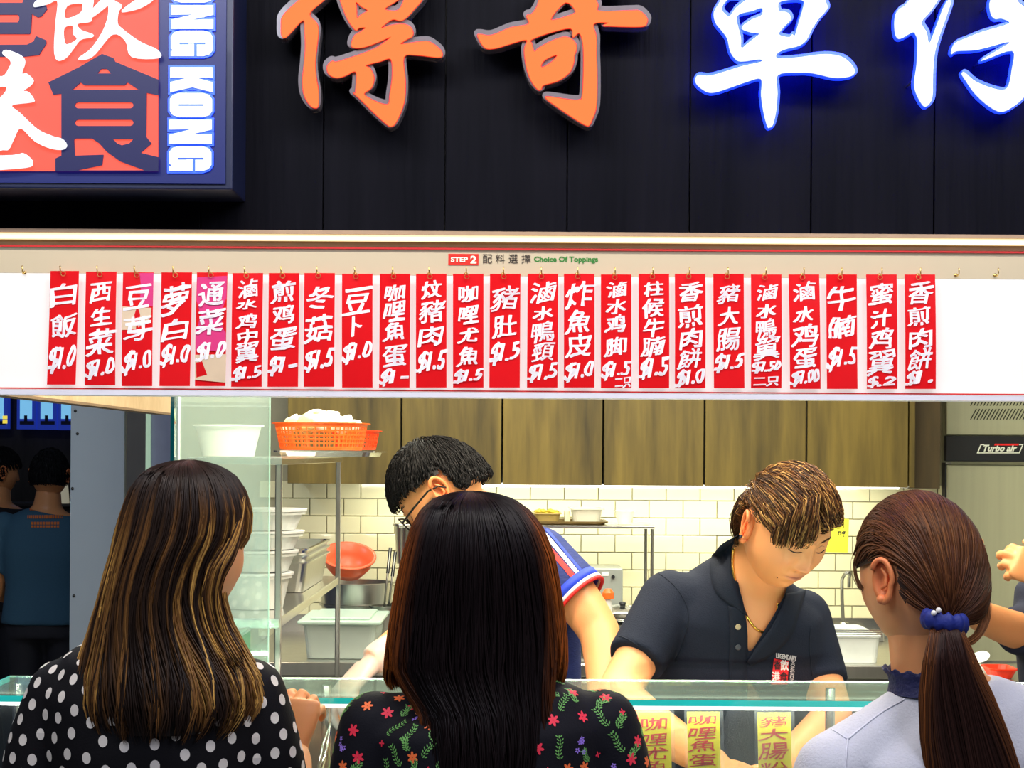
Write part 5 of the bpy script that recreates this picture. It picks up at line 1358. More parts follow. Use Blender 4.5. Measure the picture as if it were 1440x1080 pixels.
# ---------------------------------------------------------------- woman in polka dots (left)
D = 2.62
hc = pt(266, 776, D)
e = empty('person', (hc.x, D, 0), 'person with long brown hair streaked blonde, in a black white-dotted blouse, left', 'person')
Mh = frame((.62, .79, 0), hc, .96, pitch=8)
nb = pt(240, 925, D-.01)
spine = [(zat(225, .84, D), .165, .115), (zat(225, 1.0, D), .135, .095), (zat(224, 1.13, D), .155, .105), (zat(224, 1.21, D), .160, .100), (zat(226, 1.255, D-.005), .125, .080), (zat(232, 1.285, D-.01), .065, .060), (zat(245, 1.33, D), .048, .052), (zat(255, 1.40, D), .048, .052)]
armR = [pt(352, 975, D), pt(378, 1070, D+.01), pt(402, 1190, D+.06)]
foreR = [pt(402, 1190, D+.06), pt(412, 1105, D+.13), pt(415, 1052, D+.185)]
armL = [pt(90, 975, D), pt(60, 1060, D), pt(38, 1190, D)]
foreL = [pt(38, 1190, D), pt(45, 1260, D+.01), pt(50, 1330, D+.03)]
bm = bmesh.new(); torso(bm, spine, (1, .0, 0))
limb(bm, armR, [.042, .040, .036]); limb(bm, foreR, [.036, .034, .025]); limb(bm, armL, [.042, .040, .036]); limb(bm, foreL, [.036, .034, .024])
an = legs(bm, zat(225, .86, D), (1, 0, 0))
me = remesh(bm, .009, 5)
hb = bmesh.new(); hand(hb, foreR[-1], (.10, .22, .95), (-.25, -.93, .22), .86, thumb=-1, curl=(.62, .80, .92, 1.05), tc=.3, spread=.22); hand(hb, foreL[-1], (0, .1, -1), (-.9, -.2, 0), .9, thumb=1)
hm = remesh(hb, .0028, 3)
q = bmesh.new(); q.from_mesh(me); q.from_mesh(hm); me2 = bpy.data.meshes.new('b'); q.to_mesh(me2)
body = link('body', add_head(me2, Mh, True), M_SKIN, e, True)
face_bits(e, Mh, mat('brow_dark', (.03, .018, .012), .6))
M_DOTB = mat('black_crepe', (.006, .0055, .007), .7, bump=.15, scale=300, spec=.2)
def cloth(bm):
    torso(bm, [(c, w+.016, h+.016) for c, w, h in spine[:5]]+[(spine[5][0]-V((0, 0, .008)), .075, .066)], (1, 0, 0))
    limb(bm, armR, [.056, .056, .052]); limb(bm, armL, [.056, .058, .055])
    limb(bm, [spine[5][0]-V((0, 0, .03)), armR[0]-V((0, 0, .004))], [.056, .056]); limb(bm, [spine[5][0]-V((0, 0, .03)), armL[0]-V((0, 0, .004))], [.056, .056])
g = garment('blouse', cloth, M_DOTB, e)
bv = bvh_of(g.data); pts = surface_points(g.data, 1500, .0262, 4, .80); pts = relax_pts(pts, bv, .0262, 8)
bm = bmesh.new()
for c, n in pts: disc(bm, bv, c, n, .0073, 14, .0008, 1.22)
tag(fin('polka_dots', bm, mat('ivory_print', (.80, .74, .66), .6), g), kind='stuff')
def clothp(bm): torso(bm, [(zat(225, .80, D), .17, .12), (zat(225, .98, D), .145, .105)], (1, 0, 0)); legs(bm, zat(225, .86, D), (1, 0, 0), rt=.088)
garment('trousers', clothp, M_TROU, e, .012, 4); shoes(e, an, (0, 1, 0), M_SHOE)
def col_l(th, s, rr, R_):
    a = th[:, None]
    lock = ss(.42, .72, .5+.5*np.sin(a*9+1.2)*np.sin(a*23+.4)+.18*np.sin(a*51))
    w = ss(.14, .36, s)*lock*(0.55+.60*ss(.3, 1.1, np.abs(a+.12)))
    w = w*(1-.35*ss(.85, 1, s)); w = np.clip(w+ss(.2, .5, s)*ss(.95, 1.35, np.abs(a))*.85*(1-ss(.85, 1, s)*.5), 0, 1)
    n = R_.uniform(.65, 1.3, (len(th), 1)); w = w*R_.uniform(.5, 1, (len(th), 1))
    dark = np.array([.018, .010, .007]); mid = np.array([.16, .070, .020]); gold = np.array([.66, .37, .09])
    c = dark+(mid-dark)*np.clip(w*2, 0, 1)[..., None]+(gold-mid)*np.clip(w*2-1, 0, 1)[..., None]*(w > .5)[..., None]
    return c*n[..., None]
env = [(647, 258, 274, D, .01), (650, 238, 290, D, .04), (657, 215, 312, D, .07), (670, 198, 330, D, .09), (690, 185, 343, D, .104), (720, 174, 352, D, .112), (752, 165, 349, D, .114), (775, 160, 334, D, .114), (800, 153, 322, D, .112),
       (835, 143, 314, D-.005, .108), (875, 130, 324, D-.012, .104), (915, 117, 346, D-.02, .102), (950, 107, 366, D-.03, .104), (985, 104, 372, D-.035, .106), (1010, 112, 358, D-.035, .104), (1030, 128, 338, D-.035, .100)]
long_hair(e, env, col_l, 5200, 26, 11, ang=(-118, 118), front_len=.17, wav=.004, rad=.00125, jit=.13)

lock_ = [(346, 700, 2.60), (345, 735, 2.58), (336, 772, 2.56), (320, 805, 2.55), (314, 845, 2.55), (327, 893, 2.55), (348, 930, 2.54)]
R_ = np.random.default_rng(77); cs_ = crom([P(*p) for p in lock_], 5); o_ = []; c_ = []
for i in range(520):
    o1 = V((R_.uniform(-.030, -.006), R_.uniform(-.012, .02), R_.normal(0, .006))); n0 = R_.uniform(.5, 1.3); gq = R_.random()
    o_.append([list(c+o1*(.15+.85*math.sin(min(1, k/14)*1.57))) for k, c in enumerate(cs_)]); cc0 = np.array([.05, .022, .010]) if gq < .45 else (np.array([.20, .09, .025]) if gq < .75 else np.array([.50, .26, .06]))
    c_.append(np.ones((len(cs_), 3))*cc0*n0)
strand_mesh('hair', o_, np.full(520, .0011), c_, M_HAIR, e)

# ---------------------------------------------------------------- woman in floral black (middle)
D = 2.60
hc = pt(668, 818, D)
e = empty('person', (hc.x, D, 0), 'person with very long near-black straight hair, in a black top printed with small flowers, middle', 'person')
Mh = frame((-.05, 1, 0), hc, .93, pitch=10)
spine = [(zat(690, .82, D), .175, .120), (zat(690, .98, D), .145, .100), (zat(690, 1.10, D), .165, .108), (zat(689, 1.165, D), .170, .100), (zat(686, 1.205, D), .130, .080), (zat(682, 1.235, D), .075, .062), (zat(678, 1.28, D), .050, .054), (zat(674, 1.36, D+.01), .049, .053)]
armR = [pt(848, 1020, D), pt(868, 1100, D), pt(878, 1220, D+.02)]; foreR = [pt(878, 1220, D+.02), pt(876, 1290, D+.02), pt(870, 1370, D+.03)]
armL = [pt(528, 1022, D), pt(512, 1100, D), pt(505, 1220, D+.02)]; foreL = [pt(505, 1220, D+.02), pt(508, 1290, D+.02), pt(512, 1370, D+.03)]
bm = bmesh.new(); torso(bm, spine, (1, 0, 0))
for a, f in ((armR, foreR), (armL, foreL)): limb(bm, a, [.043, .041, .037]); limb(bm, f, [.037, .034, .024])
an = legs(bm, zat(690, .84, D), (1, 0, 0)); me = remesh(bm, .009, 5)
hb = bmesh.new(); hand(hb, foreR[-1], (0, .1, -1), (.9, -.2, 0), .9, thumb=-1); hand(hb, foreL[-1], (0, .1, -1), (-.9, -.2, 0), .9, thumb=1)
hm = remesh(hb, .003, 3); q = bmesh.new(); q.from_mesh(me); q.from_mesh(hm); me2 = bpy.data.meshes.new('b'); q.to_mesh(me2)
body = link('body', add_head(me2, Mh, True), M_SKIN, e, True); face_bits(e, Mh, MATS['brow_dark'])
M_FLB = mat('black_viscose', (.005, .005, .009), .7, bump=.15, scale=300, spec=.2)
def cloth(bm):
    torso(bm, [(c, w+.015, h+.015) for c, w, h in spine[:5]]+[(spine[5][0]-V((0, 0, .018)), .092, .070)], (1, 0, 0))
    limb(bm, armR, [.057, .056, .052]); limb(bm, armL, [.057, .056, .052])
    limb(bm, [spine[5][0]+V((.05, 0, -.065)), armR[0]-V((0, 0, .004))], [.052, .056]); limb(bm, [spine[5][0]+V((-.05, 0, -.065)), armL[0]-V((0, 0, .004))], [.052, .056])
g = garment('blouse', cloth, M_FLB, e)
bv = bvh_of(g.data); pts = surface_points(g.data, 900, .029, 8, .80); rr_ = random.Random(5)
acc = {k: bmesh.new() for k in ('red', 'orange', 'purple', 'green')}
def flower(kind, c, n, r, pet=5, stretch=2.1):
    a = V((0, 0, 1))-n*n.z; a = a.normalized() if a.length > .1 else V((1, 0, 0)); b = n.cross(a); r0 = rr_.uniform(0, 6)
    for k in range(pet):
        t = r0+2*math.pi*k/pet; dq = (a*math.cos(t)+b*math.sin(t)); disc(acc[kind], bv, c+dq*r*.55, n, r*.26, 7, .0009, stretch, t)
def sprig(c, n, L_):
    a = V((0, 0, 1))-n*n.z; a = a.normalized() if a.length > .1 else V((1, 0, 0)); b = n.cross(a); t0 = rr_.uniform(-.7, .7)
    ax = a*math.cos(t0)+b*math.sin(t0); ay = n.cross(ax)
    for k in range(7):
        p = c+ax*(k-3)*L_/7+ay*.002*math.sin(k); disc(acc['green'], bv, p, n, .0011, 5, .0008, 2.4, t0)
        for s in (-1, 1): disc(acc['green'], bv, p+ay*s*.0036+ax*.001, n, .0010, 6, .0009, 2.6, t0+s*.8)
for c, n in pts:
    u = rr_.random()
    if u < .30: flower('red', c, n, .0092, 6); 
    elif u < .46: flower('orange', c, n, .0085, 6)
    elif u < .62:
        for k in range(5): flower('purple', c+V((rr_.uniform(-.010, .010), 0, rr_.uniform(-.012, .012))), n, .0048, 5, 1.5)
    elif u < .90: sprig(c, n, .036)
    else: flower('red', c, n, .005, 4); 
    if rr_.random() < .30: sprig(c+V((rr_.uniform(-.014, .014), 0, -.015)), n, .022)
for k, nm_, cc in (('red', 'red_flowers', (.85, .03, .07)), ('orange', 'orange_flowers', (.90, .17, .04)), ('purple', 'purple_flowers', (.34, .20, .75)), ('green', 'green_sprigs', (.16, .42, .10))):
    tag(fin(nm_, acc[k], mat('print_'+k, cc, .6), g), kind='stuff')
def clothp(bm): torso(bm, [(zat(690, .78, D), .18, .125), (zat(690, .96, D), .155, .11)], (1, 0, 0)); legs(bm, zat(690, .84, D), (1, 0, 0), rt=.09)
garment('trousers', clothp, M_TROU, e, .012, 4); shoes(e, an, (0, 1, 0), M_SHOE)
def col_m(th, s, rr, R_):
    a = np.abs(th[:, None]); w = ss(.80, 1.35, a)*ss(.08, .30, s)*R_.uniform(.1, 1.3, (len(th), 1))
    dark = np.array([.0060, .0032, .0036]); warm = np.array([.34, .085, .012])  # backlight at the hair edges put into the strand colour
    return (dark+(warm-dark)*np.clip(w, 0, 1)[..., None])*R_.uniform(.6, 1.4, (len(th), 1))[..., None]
env = [(691, 652, 672, D, .01), (694, 634, 697, D, .04), (702, 610, 722, D, .07), (718, 592, 744, D, .092), (742, 579, 762, D, .108), (780, 568, 778, D, .116), (820, 559, 786, D, .116), (860, 552, 792, D, .112),
       (900, 546, 796, D-.004, .108), (935, 542, 796, D-.010, .104), (965, 558, 792, D-.018, .102), (995, 580, 790, D-.025, .102), (1040, 582, 790, D-.032, .106), (1090, 584, 782, D-.032, .108), (1150, 610, 765, D-.03, .108)]
def tipm(x, y, z, s, th):
    # side strands end above the shoulders, the rest hangs down the back
    return x, y, z
_lh = long_hair
R0 = env
def len_m(th, R_): return np.where(np.abs(th) > math.radians(62), np.where(np.abs(th) < math.radians(100), .60, 1)*R_.uniform(.90, 1.0, len(th)), 1.0)
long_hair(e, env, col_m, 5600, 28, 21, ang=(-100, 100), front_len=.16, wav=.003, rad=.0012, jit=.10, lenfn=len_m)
# shorter side curtains in front of the shoulders, warm backlight put into their colour
env2 = [r for r in env[:10]]+[(955, 541, 792, D, .104), (972, 548, 786, D, .10)]
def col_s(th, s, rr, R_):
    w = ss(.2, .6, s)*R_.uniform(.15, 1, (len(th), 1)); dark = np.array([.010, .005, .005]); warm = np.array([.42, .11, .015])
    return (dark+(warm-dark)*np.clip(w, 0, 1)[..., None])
def side_curtain(env, sgn, seed, N_=500):
    R_ = np.random.default_rng(seed); E = []
    for py, l, r, d, h in env:
        a, b = P(l, py, d), P(r, py, d); E.append([(a.x+b.x)/2, d, (a.z+b.z)/2, (b.x-a.x)/2, h])
    E = np.array(E); S_ = np.linspace(0, 1, len(E)); th = np.radians(R_.uniform(84, 128, N_))*sgn; K = 22; s = np.linspace(.12, 1, K)[None]*R_.uniform(.9, 1.02, (N_, 1))
    ee = np.stack([np.interp(s, S_, E[:, k]) for k in range(5)], -1); rr = R_.uniform(.93, 1.01, (N_, 1))
    x = ee[..., 0]+ee[..., 3]*np.sin(th[:, None])*rr+.003*np.sin(s*8+th[:, None]*20)*s; y = ee[..., 1]-ee[..., 4]*np.cos(th[:, None])*rr; z = ee[..., 2]
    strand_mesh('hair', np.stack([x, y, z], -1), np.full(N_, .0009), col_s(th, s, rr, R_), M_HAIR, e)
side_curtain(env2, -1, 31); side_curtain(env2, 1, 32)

# ---------------------------------------------------------------- woman with ponytail (right)
D = 2.60
hc = pt(1293, 812, D)
e = empty('person', (hc.x, D, 0), 'person with auburn ponytail in a navy scrunchie, pale grey-white cardigan, right', 'person')
fw = (-.50, .86, 0)
Mh = frame(fw, hc, 1.04, pitch=12)
sd = (.955, .295, 0)
spine = [(zat(1350, .80, D+.01), .170, .118), (zat(1350, .96, D+.01), .140, .100), (zat(1350, 1.07, D), .160, .106), (zat(1348, 1.135, D), .165, .100), (zat(1342, 1.185, D), .125, .080), (zat(1325, 1.222, D), .072, .062), (zat(1305, 1.27, D), .053, .056), (zat(1296, 1.34, D), .050, .054), (zat(1294, 1.38, D), .048, .05)]
armL = [pt(1172, 1085, D-.05), pt(1150, 1160, D-.05), pt(1130, 1270, D-.03)]; foreL = [pt(1130, 1270, D-.03), pt(1132, 1330, D-.02), pt(1136, 1400, D)]
armR = [pt(1515, 1050, D+.05), pt(1540, 1140, D+.05), pt(1550, 1250, D+.06)]; foreR = [pt(1550, 1250, D+.06), pt(1550, 1310, D+.07), pt(1546, 1380, D+.08)]
bm = bmesh.new(); torso(bm, spine, sd)
for a, f in ((armR, foreR), (armL, foreL)): limb(bm, a, [.044, .042, .037]); limb(bm, f, [.037, .034, .024])
an = legs(bm, zat(1350, .82, D+.01), sd); me = remesh(bm, .008, 5)
hb = bmesh.new(); hand(hb, foreR[-1], (0, .1, -1), (.9, 0, 0), .9, thumb=-1); hand(hb, foreL[-1], (0, .1, -1), (-.9, -.2, 0), .9, thumb=1)
hm = remesh(hb, .003, 3); q = bmesh.new(); q.from_mesh(me); q.from_mesh(hm); me2 = bpy.data.meshes.new('b'); q.to_mesh(me2)
body = link('body', add_head(me2, Mh, True), M_SKIN, e, True); face_bits(e, Mh, MATS['brow_dark'])
M_CARD = mat('pale_knit', (.60, .61, .68), .75, bump=.35, scale=260, var=.06)
def cloth(bm):
    torso(bm, [(c, w+.018, h+.016) for c, w, h in spine[:4]]+[(spine[4][0], .145, .092), (spine[5][0]+V((0, 0, -.004)), .085, .074), (spine[5][0]+V((-.002, 0, .010)), .074, .068)], sd)
    limb(bm, armR, [.060, .058, .052]); limb(bm, armL, [.060, .058, .052])
    limb(bm, [spine[5][0]+V((-.03, 0, -.035)), pt(1212, 1060, D-.03), armL[0]], [.058, .058, .060]); limb(bm, [spine[5][0]+V((.03, 0, -.035)), pt(1440, 1035, D+.03), armR[0]], [.058, .060, .060])
g = garment('cardigan', cloth, M_CARD, e, .0075, 9); bv = bvh_of(g)
def cast_tube(name, bvh, pts, rad, m, parent, off=.0005, k=4, n=6):
    out = []
    for p in crom([V((x, y, 0)) for x, y in pts], k):
        h, nn = cast(bvh, p.x, p.y, off)
        if h is not None: out.append(h)
    if len(out) < 3: return None
    bm = bmesh.new(); tube(bm, out, rad, n); return fin(name, bm, m, parent, True)
M_SEAM = mat('knit_seam', (.66, .67, .76), .7)
cast_tube('seam', bv, [(1272, 984), (1240, 1002), (1210, 1025), (1192, 1040)], .0016, M_SEAM, g)
cast_tube('seam', bv, [(1192, 1040), (1190, 1060), (1187, 1100)], .0016, M_SEAM, g)
cast_tube('seam', bv, [(1192, 1040), (1170, 1026), (1145, 1018)], .0013, M_SEAM, g)
# navy ruffled collar
bm = bmesh.new(); n_ = 72; rings = []
cA, cB = spine[5][0]+V((0, 0, .000)), pt(1302, 940, D)
for t, w in ((0, .080), (.35, .070), (.75, .0635), (1, .066), (1.02, .0635), (.75, .061), (.3, .064)):
    c = cA.lerp(cB, t); rings.append([c+V(sd)*math.cos(a)*w+V((-sd[1], sd[0], 0))*math.sin(a)*w*.98+V((0, 0, .0025*math.sin(a*17)*(t > .5)-.015*(math.sin(a) > 0)*0)) for a in np.linspace(0, 2*math.pi, n_, endpoint=False)])
ringloft(bm, rings, cap=False); fin('collar', bm, mat('navy_lace', (.012, .016, .085), .6, bump=.9, scale=120), e, True)
def clothp(bm): torso(bm, [(zat(1350, .76, D+.01), .175, .125), (zat(1350, .94, D+.01), .150, .11)], sd); legs(bm, zat(1350, .82, D+.01), sd, rt=.09)
garment('trousers', clothp, M_TROU, e, .012, 4); shoes(e, an, (-.3, .95, 0), M_SHOE)
# hair pulled back to a gather point
GP = pt(1333, 874, D-.098); Mi = Mh.inverted(); gl = Mi @ GP; gd = np.array(gl/V((.080, .100, .118)).length); rad3 = (.0835, .104, .1225)
gu = np.array([gl.x/rad3[0], gl.y/rad3[1], gl.z/rad3[2]]); gu /= np.linalg.norm(gu)
def ok_p(u):
    x, y, z = u
    if y > .62 and z < .50: return False               # face
    if y > .15 and z < .12-.1*y: return False          # temples / cheeks
    if abs(x) > .50 and z < .20 and y > -.36: return False # ears
    if abs(x) > .35: return z > -.30
    return z > -.50 or (y < -.5 and z > -.60)
def flow_g(p, t, u): return gu-p
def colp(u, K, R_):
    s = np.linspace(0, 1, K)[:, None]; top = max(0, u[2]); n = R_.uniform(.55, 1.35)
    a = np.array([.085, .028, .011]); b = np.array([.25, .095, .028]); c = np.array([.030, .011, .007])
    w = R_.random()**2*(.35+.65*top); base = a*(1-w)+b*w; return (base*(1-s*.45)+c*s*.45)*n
cap_shell(e, Mh, ok_p, (.030, .013, .008), (.0795, .100, .1195), .002)
def hairp(N_, seed):
    R_ = np.random.default_rng(seed); out = []; cc = []
    while len(out) < N_:
        u = R_.standard_normal(3); u /= np.linalg.norm(u)
        if not ok_p(u): continue
        ang = math.acos(max(-1, min(1, float(u @ gu))))
        if ang < .08: continue
        K = 18; path = []; lf = R_.uniform(.000, .0065)
        big = ang > .9 and u[1] > -.45; via = u*.5+gu*.5+np.array([0, 0, .62*min(1, max(0, ang-.7))]); via /= np.linalg.norm(via)
        for k in range(K):
            t = k/(K-1); w = (math.sin((1-t)*ang)*u+math.sin(t*ang)*gu)/math.sin(ang) if ang < 3.1 else u
            if big:
                w = (1-t)**2*u+2*t*(1-t)*via*1.15+t*t*gu
            w = w/np.linalg.norm(w); bul = .004*math.sin(t*math.pi)+lf*(1-t*.6)
            q = w*(np.array(rad3)+bul-.002); q[2] -= .010*math.sin(t*math.pi)*max(0, -u[2])*0
            path.append(Mh @ V(q))
        path[-1] = GP+V((R_.uniform(-.013, .013), R_.uniform(-.004, .010), R_.uniform(-.010, .010)))
        path[-2] = path[-2].lerp(path[-1], .35)
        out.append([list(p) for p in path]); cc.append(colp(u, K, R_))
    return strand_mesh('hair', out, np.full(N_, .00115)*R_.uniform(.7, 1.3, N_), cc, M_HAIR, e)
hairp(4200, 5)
# ponytail
def tail(N_, seed):
    R_ = np.random.default_rng(seed); K = 26; ax = [(1331, 872, D-.103, .016), (1332, 890, D-.125, .023), (1336, 930, D-.135, .036), (1345, 980, D-.132, .052), (1358, 1040, D-.125, .066), (1372, 1100, D-.12, .074), (1385, 1170, D-.115, .066), (1396, 1235, D-.11, .035)]
    C_ = np.array([[*P(x, y, d)] for x, y, d, r in ax]); Rr = np.array([a[3] for a in ax]); S_ = np.linspace(0, 1, len(ax)); s = np.linspace(0, 1, K)
    s_ = s[None]*R_.uniform(.88, 1, (N_, 1)); c = np.stack([np.interp(s_, S_, C_[:, k]) for k in range(3)], -1); r = np.interp(s_, S_, Rr)
    th = R_.uniform(0, 2*math.pi, (N_, 1)); q = np.sqrt(R_.random((N_, 1)))
    x = c[..., 0]+r*np.cos(th)*q+.003*np.sin(s_*7+th*5); y = c[..., 1]+np.minimum(r, .03)*np.sin(th)*q*.7; z = c[..., 2]
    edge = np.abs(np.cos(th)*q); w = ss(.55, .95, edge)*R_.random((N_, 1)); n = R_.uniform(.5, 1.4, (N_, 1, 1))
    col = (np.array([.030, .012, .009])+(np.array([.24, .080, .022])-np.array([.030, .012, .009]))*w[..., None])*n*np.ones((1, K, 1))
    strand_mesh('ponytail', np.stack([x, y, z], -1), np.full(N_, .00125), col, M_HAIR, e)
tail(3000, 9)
# loose side lock on the right, and baby hairs by the ear
def lock(pts, N_, w, seed, col, rad=.0008):
    R_ = np.random.default_rng(seed); cs = crom([P(*p) for p in pts], 6); out = []
    for i in range(N_):
        o1 = V(R_.normal(0, w, 3)); o2 = V(R_.normal(0, w*.8, 3)); out.append([list(c+o1*(1-k/len(cs))+o2*(k/len(cs))) for k, c in enumerate(cs)])
    cc = np.ones((N_, len(cs), 3))*np.array(col)*R_.uniform(.6, 1.4, (N_, 1, 1)); strand_mesh('hair', out, np.full(N_, rad), cc, M_HAIR, e)
lock([(1372, 790, D-.04), (1384, 830, D-.05), (1386, 865, D-.06), (1376, 892, D-.075), (1360, 905, D-.09)], 160, .0035, 2, (.24, .09, .03))
lock([(1215, 760, D+.02), (1203, 785, D+.03), (1203, 810, D+.02), (1212, 830, D+.01)], 34, .0025, 3, (.16, .07, .03), .0004)
# scrunchie with white bead
bm = bmesh.new(); c = pt(1329, 874, D-.108); rings = []
for i in range(40):
    a = 2*math.pi*i/40; mid = c+V((.026*math.cos(a), .020*math.sin(a), .006*math.cos(a)*-.6)); rdl = V((math.cos(a), math.sin(a), 0)); w = .0105*(1+.22*math.sin(a*11))
    rings.append([mid+rdl*math.cos(b)*w*.8+V((0, 0, 1))*math.sin(b)*w*1.25 for b in np.linspace(0, 2*math.pi, 14, endpoint=False)])
rings.append(rings[0]); ringloft(bm, rings, cap=False); bmesh.ops.remove_doubles(bm, verts=bm.verts[:], dist=1e-6)
fin('scrunchie', bm, mat('navy_velvet', (.012, .025, .22), .6, bump=.4, scale=90), e, True)
for x, y in ((1313, 862), (1320, 858)):
    c = pt(x, y, D-.132); bm = bmesh.new(); bmesh.ops.create_icosphere(bm, subdivisions=2, radius=.0042, matrix=Matrix.Translation(c)); fin('bead', bm, mat('pearl', (.9, .87, .82), .2), e, True)

# ---------------------------------------------------------------- server bent forward (dark polo)
e = empty('person', (P(1040, 900, 3.55).x, 3.6, 0), 'person with streaked brown fringe, dark slate polo shirt and gold chain, looking down', 'person')
hc = pt(1104, 745, 3.30)
f0 = V((.400, -.735, -.545)).normalized(); z0 = V((.30, -.46, .80)); z0 = (z0-f0*z0.dot(f0)).normalized(); x0 = f0.cross(z0)
Mh = mm(x0, f0, z0, hc, 1.0)
sd = V((.955, .22, -.16)).normalized()
spine = [(zat(1020, .88, 3.66), .165, .12), (zat(1022, 1.0, 3.62), .150, .11), (pt(1034, 950, 3.52), .172, .120), (pt(1036, 895, 3.475), .180, .115), (pt(1042, 850, 3.445), .150, .095), (pt(1052, 815, 3.42), .080, .070), (pt(1066, 790, 3.395), .062, .062), (pt(1086, 760, 3.35), .058, .060)]
armA = [pt(942, 845, 3.43), pt(905, 910, 3.37), pt(868, 975, 3.30)]; foreA = [pt(868, 975, 3.30), pt(940, 1035, 3.20), pt(1012, 1078, 3.10)]
armB = [pt(1128, 868, 3.50), pt(1150, 940, 3.47), pt(1172, 1005, 3.42)]; foreB = [pt(1172, 1005, 3.42), pt(1135, 1045, 3.30), pt(1092, 1085, 3.20)]
bm = bmesh.new(); torso(bm, spine, sd)
limb(bm, armA, [.050, .046, .042]); limb(bm, foreA, [.042, .040, .028]); limb(bm, armB, [.048, .045, .040]); limb(bm, foreB, [.040, .038, .028])
an = legs(bm, zat(1020, .90, 3.68), (1, .15, 0)); me = remesh(bm, .008, 7)
hb = bmesh.new(); hand(hb, foreA[-1], (.6, -.2, -.55), (-.2, -.3, .9), 1.0, thumb=-1); hand(hb, foreB[-1], (-.7, -.3, -.5), (.2, -.3, .9), 1.0, thumb=1)
hm = remesh(hb, .003, 3); q = bmesh.new(); q.from_mesh(me); q.from_mesh(hm); me2 = bpy.data.meshes.new('b'); q.to_mesh(me2)
bodyS = link('body', add_head(me2, Mh), M_SKIN, e, True)
face_bits(e, Mh, mat('brow_brown', (.06, .03, .015), .6))
c_ = Mh @ face_pt(-.0, 0); 
mb = bvh_of(bodyS)
h, n = cast(mb, 1093, 812, .0004); bm = bmesh.new(); bmesh.ops.create_icosphere(bm, subdivisions=1, radius=.0013, matrix=Matrix.Translation(h)); fin('mole', bm, mat('mole_brown', (.10, .035, .02), .5), e, True)
M_POLO = mat('slate_pique', (.012, .017, .032), .8, spec=.2, bump=.35, scale=420, var=.10)
def cloth(bm):
    torso(bm, [(c, w+.012, h_+.014) for c, w, h_ in spine[:4]]+[(spine[4][0], .168, .108), (spine[5][0]+V((0, 0, -.006)), .100, .085), (spine[6][0]+V((-.006, .008, -.018)), .074, .072)], sd)
    limb(bm, [spine[5][0]-V((.02, 0, .045)), armA[0]-V((0, 0, .002))], [.055, .062]); limb(bm, [spine[5][0]+V((.04, .01, -.05)), armB[0]], [.045, .058])
    limb(bm, armA[:2]+[armA[1].lerp(armA[2], .32)], [.064, .060, .060]); limb(bm, armB[:2]+[armB[1].lerp(armB[2], .35)], [.060, .056, .054])
bm = bmesh.new(); cloth(bm); me = remesh(bm, .006, 9)
# open the neck: cut the placket V
VP = [(1032, 760), (1036, 812), (1046, 850), (1052, 900), (1050, 926), (1064, 905), (1092, 858), (1104, 836), (1112, 800), (1105, 740), (1060, 730)]
def inpoly(x, y, poly):
    c = False
    for (x1, y1), (x2, y2) in zip(poly, poly[1:]+poly[:1]):
        if (y1 > y) != (y2 > y) and x < (x2-x1)*(y-y1)/(y2-y1)+x1: c = not c
    return c
fc = (spine[4][0]+spine[3][0])/2; frontd = sd.cross(V((0, 0, 1))).normalized(); frontd = frontd if frontd.y < 0 else -frontd
bm = bmesh.new(); bm.from_mesh(me)
kill = [f for f in bm.faces if inpoly(*to_px(f.calc_center_median()), VP) and (f.calc_center_median()-fc).dot(V((0, -1, 0))) > -.02]
bmesh.ops.delete(bm, geom=kill, context='FACES'); bed = [v for v in bm.verts if v.is_boundary]
for _ in range(14):
    new = {}
    for v in bed:
        nb_ = [q.other_vert(v).co for q in v.link_edges if q.is_boundary]
        if len(nb_) == 2: new[v] = v.co*.4+(nb_[0]+nb_[1])*.3
    for v, c in new.items(): v.co = c
me.clear_geometry(); bm.to_mesh(me); bm.free()
shirt = link('polo_shirt', me, M_POLO, e, True); bvs = bvh_of(shirt, bodyS); bvo = bvh_of(shirt)
def cast_patch(name, bvh, left, right, m, parent, off=.003, k=5, thick=.0022):
    A = crom([V((x, y, 0)) for x, y in left], k); B = crom([V((x, y, 0)) for x, y in right], k); bm = bmesh.new(); G_ = []; Hh = []
    lastd = None
    for a, b in zip(A, B):
        row = []; row2 = []
        for t in np.linspace(0, 1, 5):
            p = a.lerp(b, t); h, n = cast(bvh, p.x, p.y, off)
            if h is None:
                h = P(p.x, p.y, lastd or 3.38); n = V((0, -1, 0))
            lastd = h.y; row.append(bm.verts.new(h+V((0, -.0015*math.sin(t*math.pi), 0)))); row2.append(bm.verts.new(h+V((0, thick, 0))))
        G_.append(row); Hh.append(row2)
    for Q in (G_, Hh):
        for i in range(len(Q)-1):
            for j in range(4): bm.faces.new((Q[i][j], Q[i][j+1], Q[i+1][j+1], Q[i+1][j]))
    for i in range(len(G_)-1):
        for j in (0, 4): bm.faces.new((G_[i][j], G_[i+1][j], Hh[i+1][j], Hh[i][j]))
    for i in (0, -1):
        for j in range(4): bm.faces.new((G_[i][j], G_[i][j+1], Hh[i][j+1], Hh[i][j]))
    return fin(name, bm, m, parent, True)
M_POLOC = mat('slate_rib', (.010, .015, .028), .7, spec=.2, bump=.3, scale=500)
cast_patch('collar', bvs, [(1040, 752), (1012, 768), (1000, 795), (1008, 835), (1040, 858)], [(1046, 754), (1031, 772), (1033, 808), (1040, 838), (1052, 868)], M_POLOC, shirt, .0035)
cast_patch('collar', bvs, [(1104, 835), (1096, 856), (1083, 882), (1064, 908), (1050, 930)], [(1132, 832), (1122, 862), (1112, 893), (1088, 918), (1056, 936)], M_POLOC, shirt, .0045)
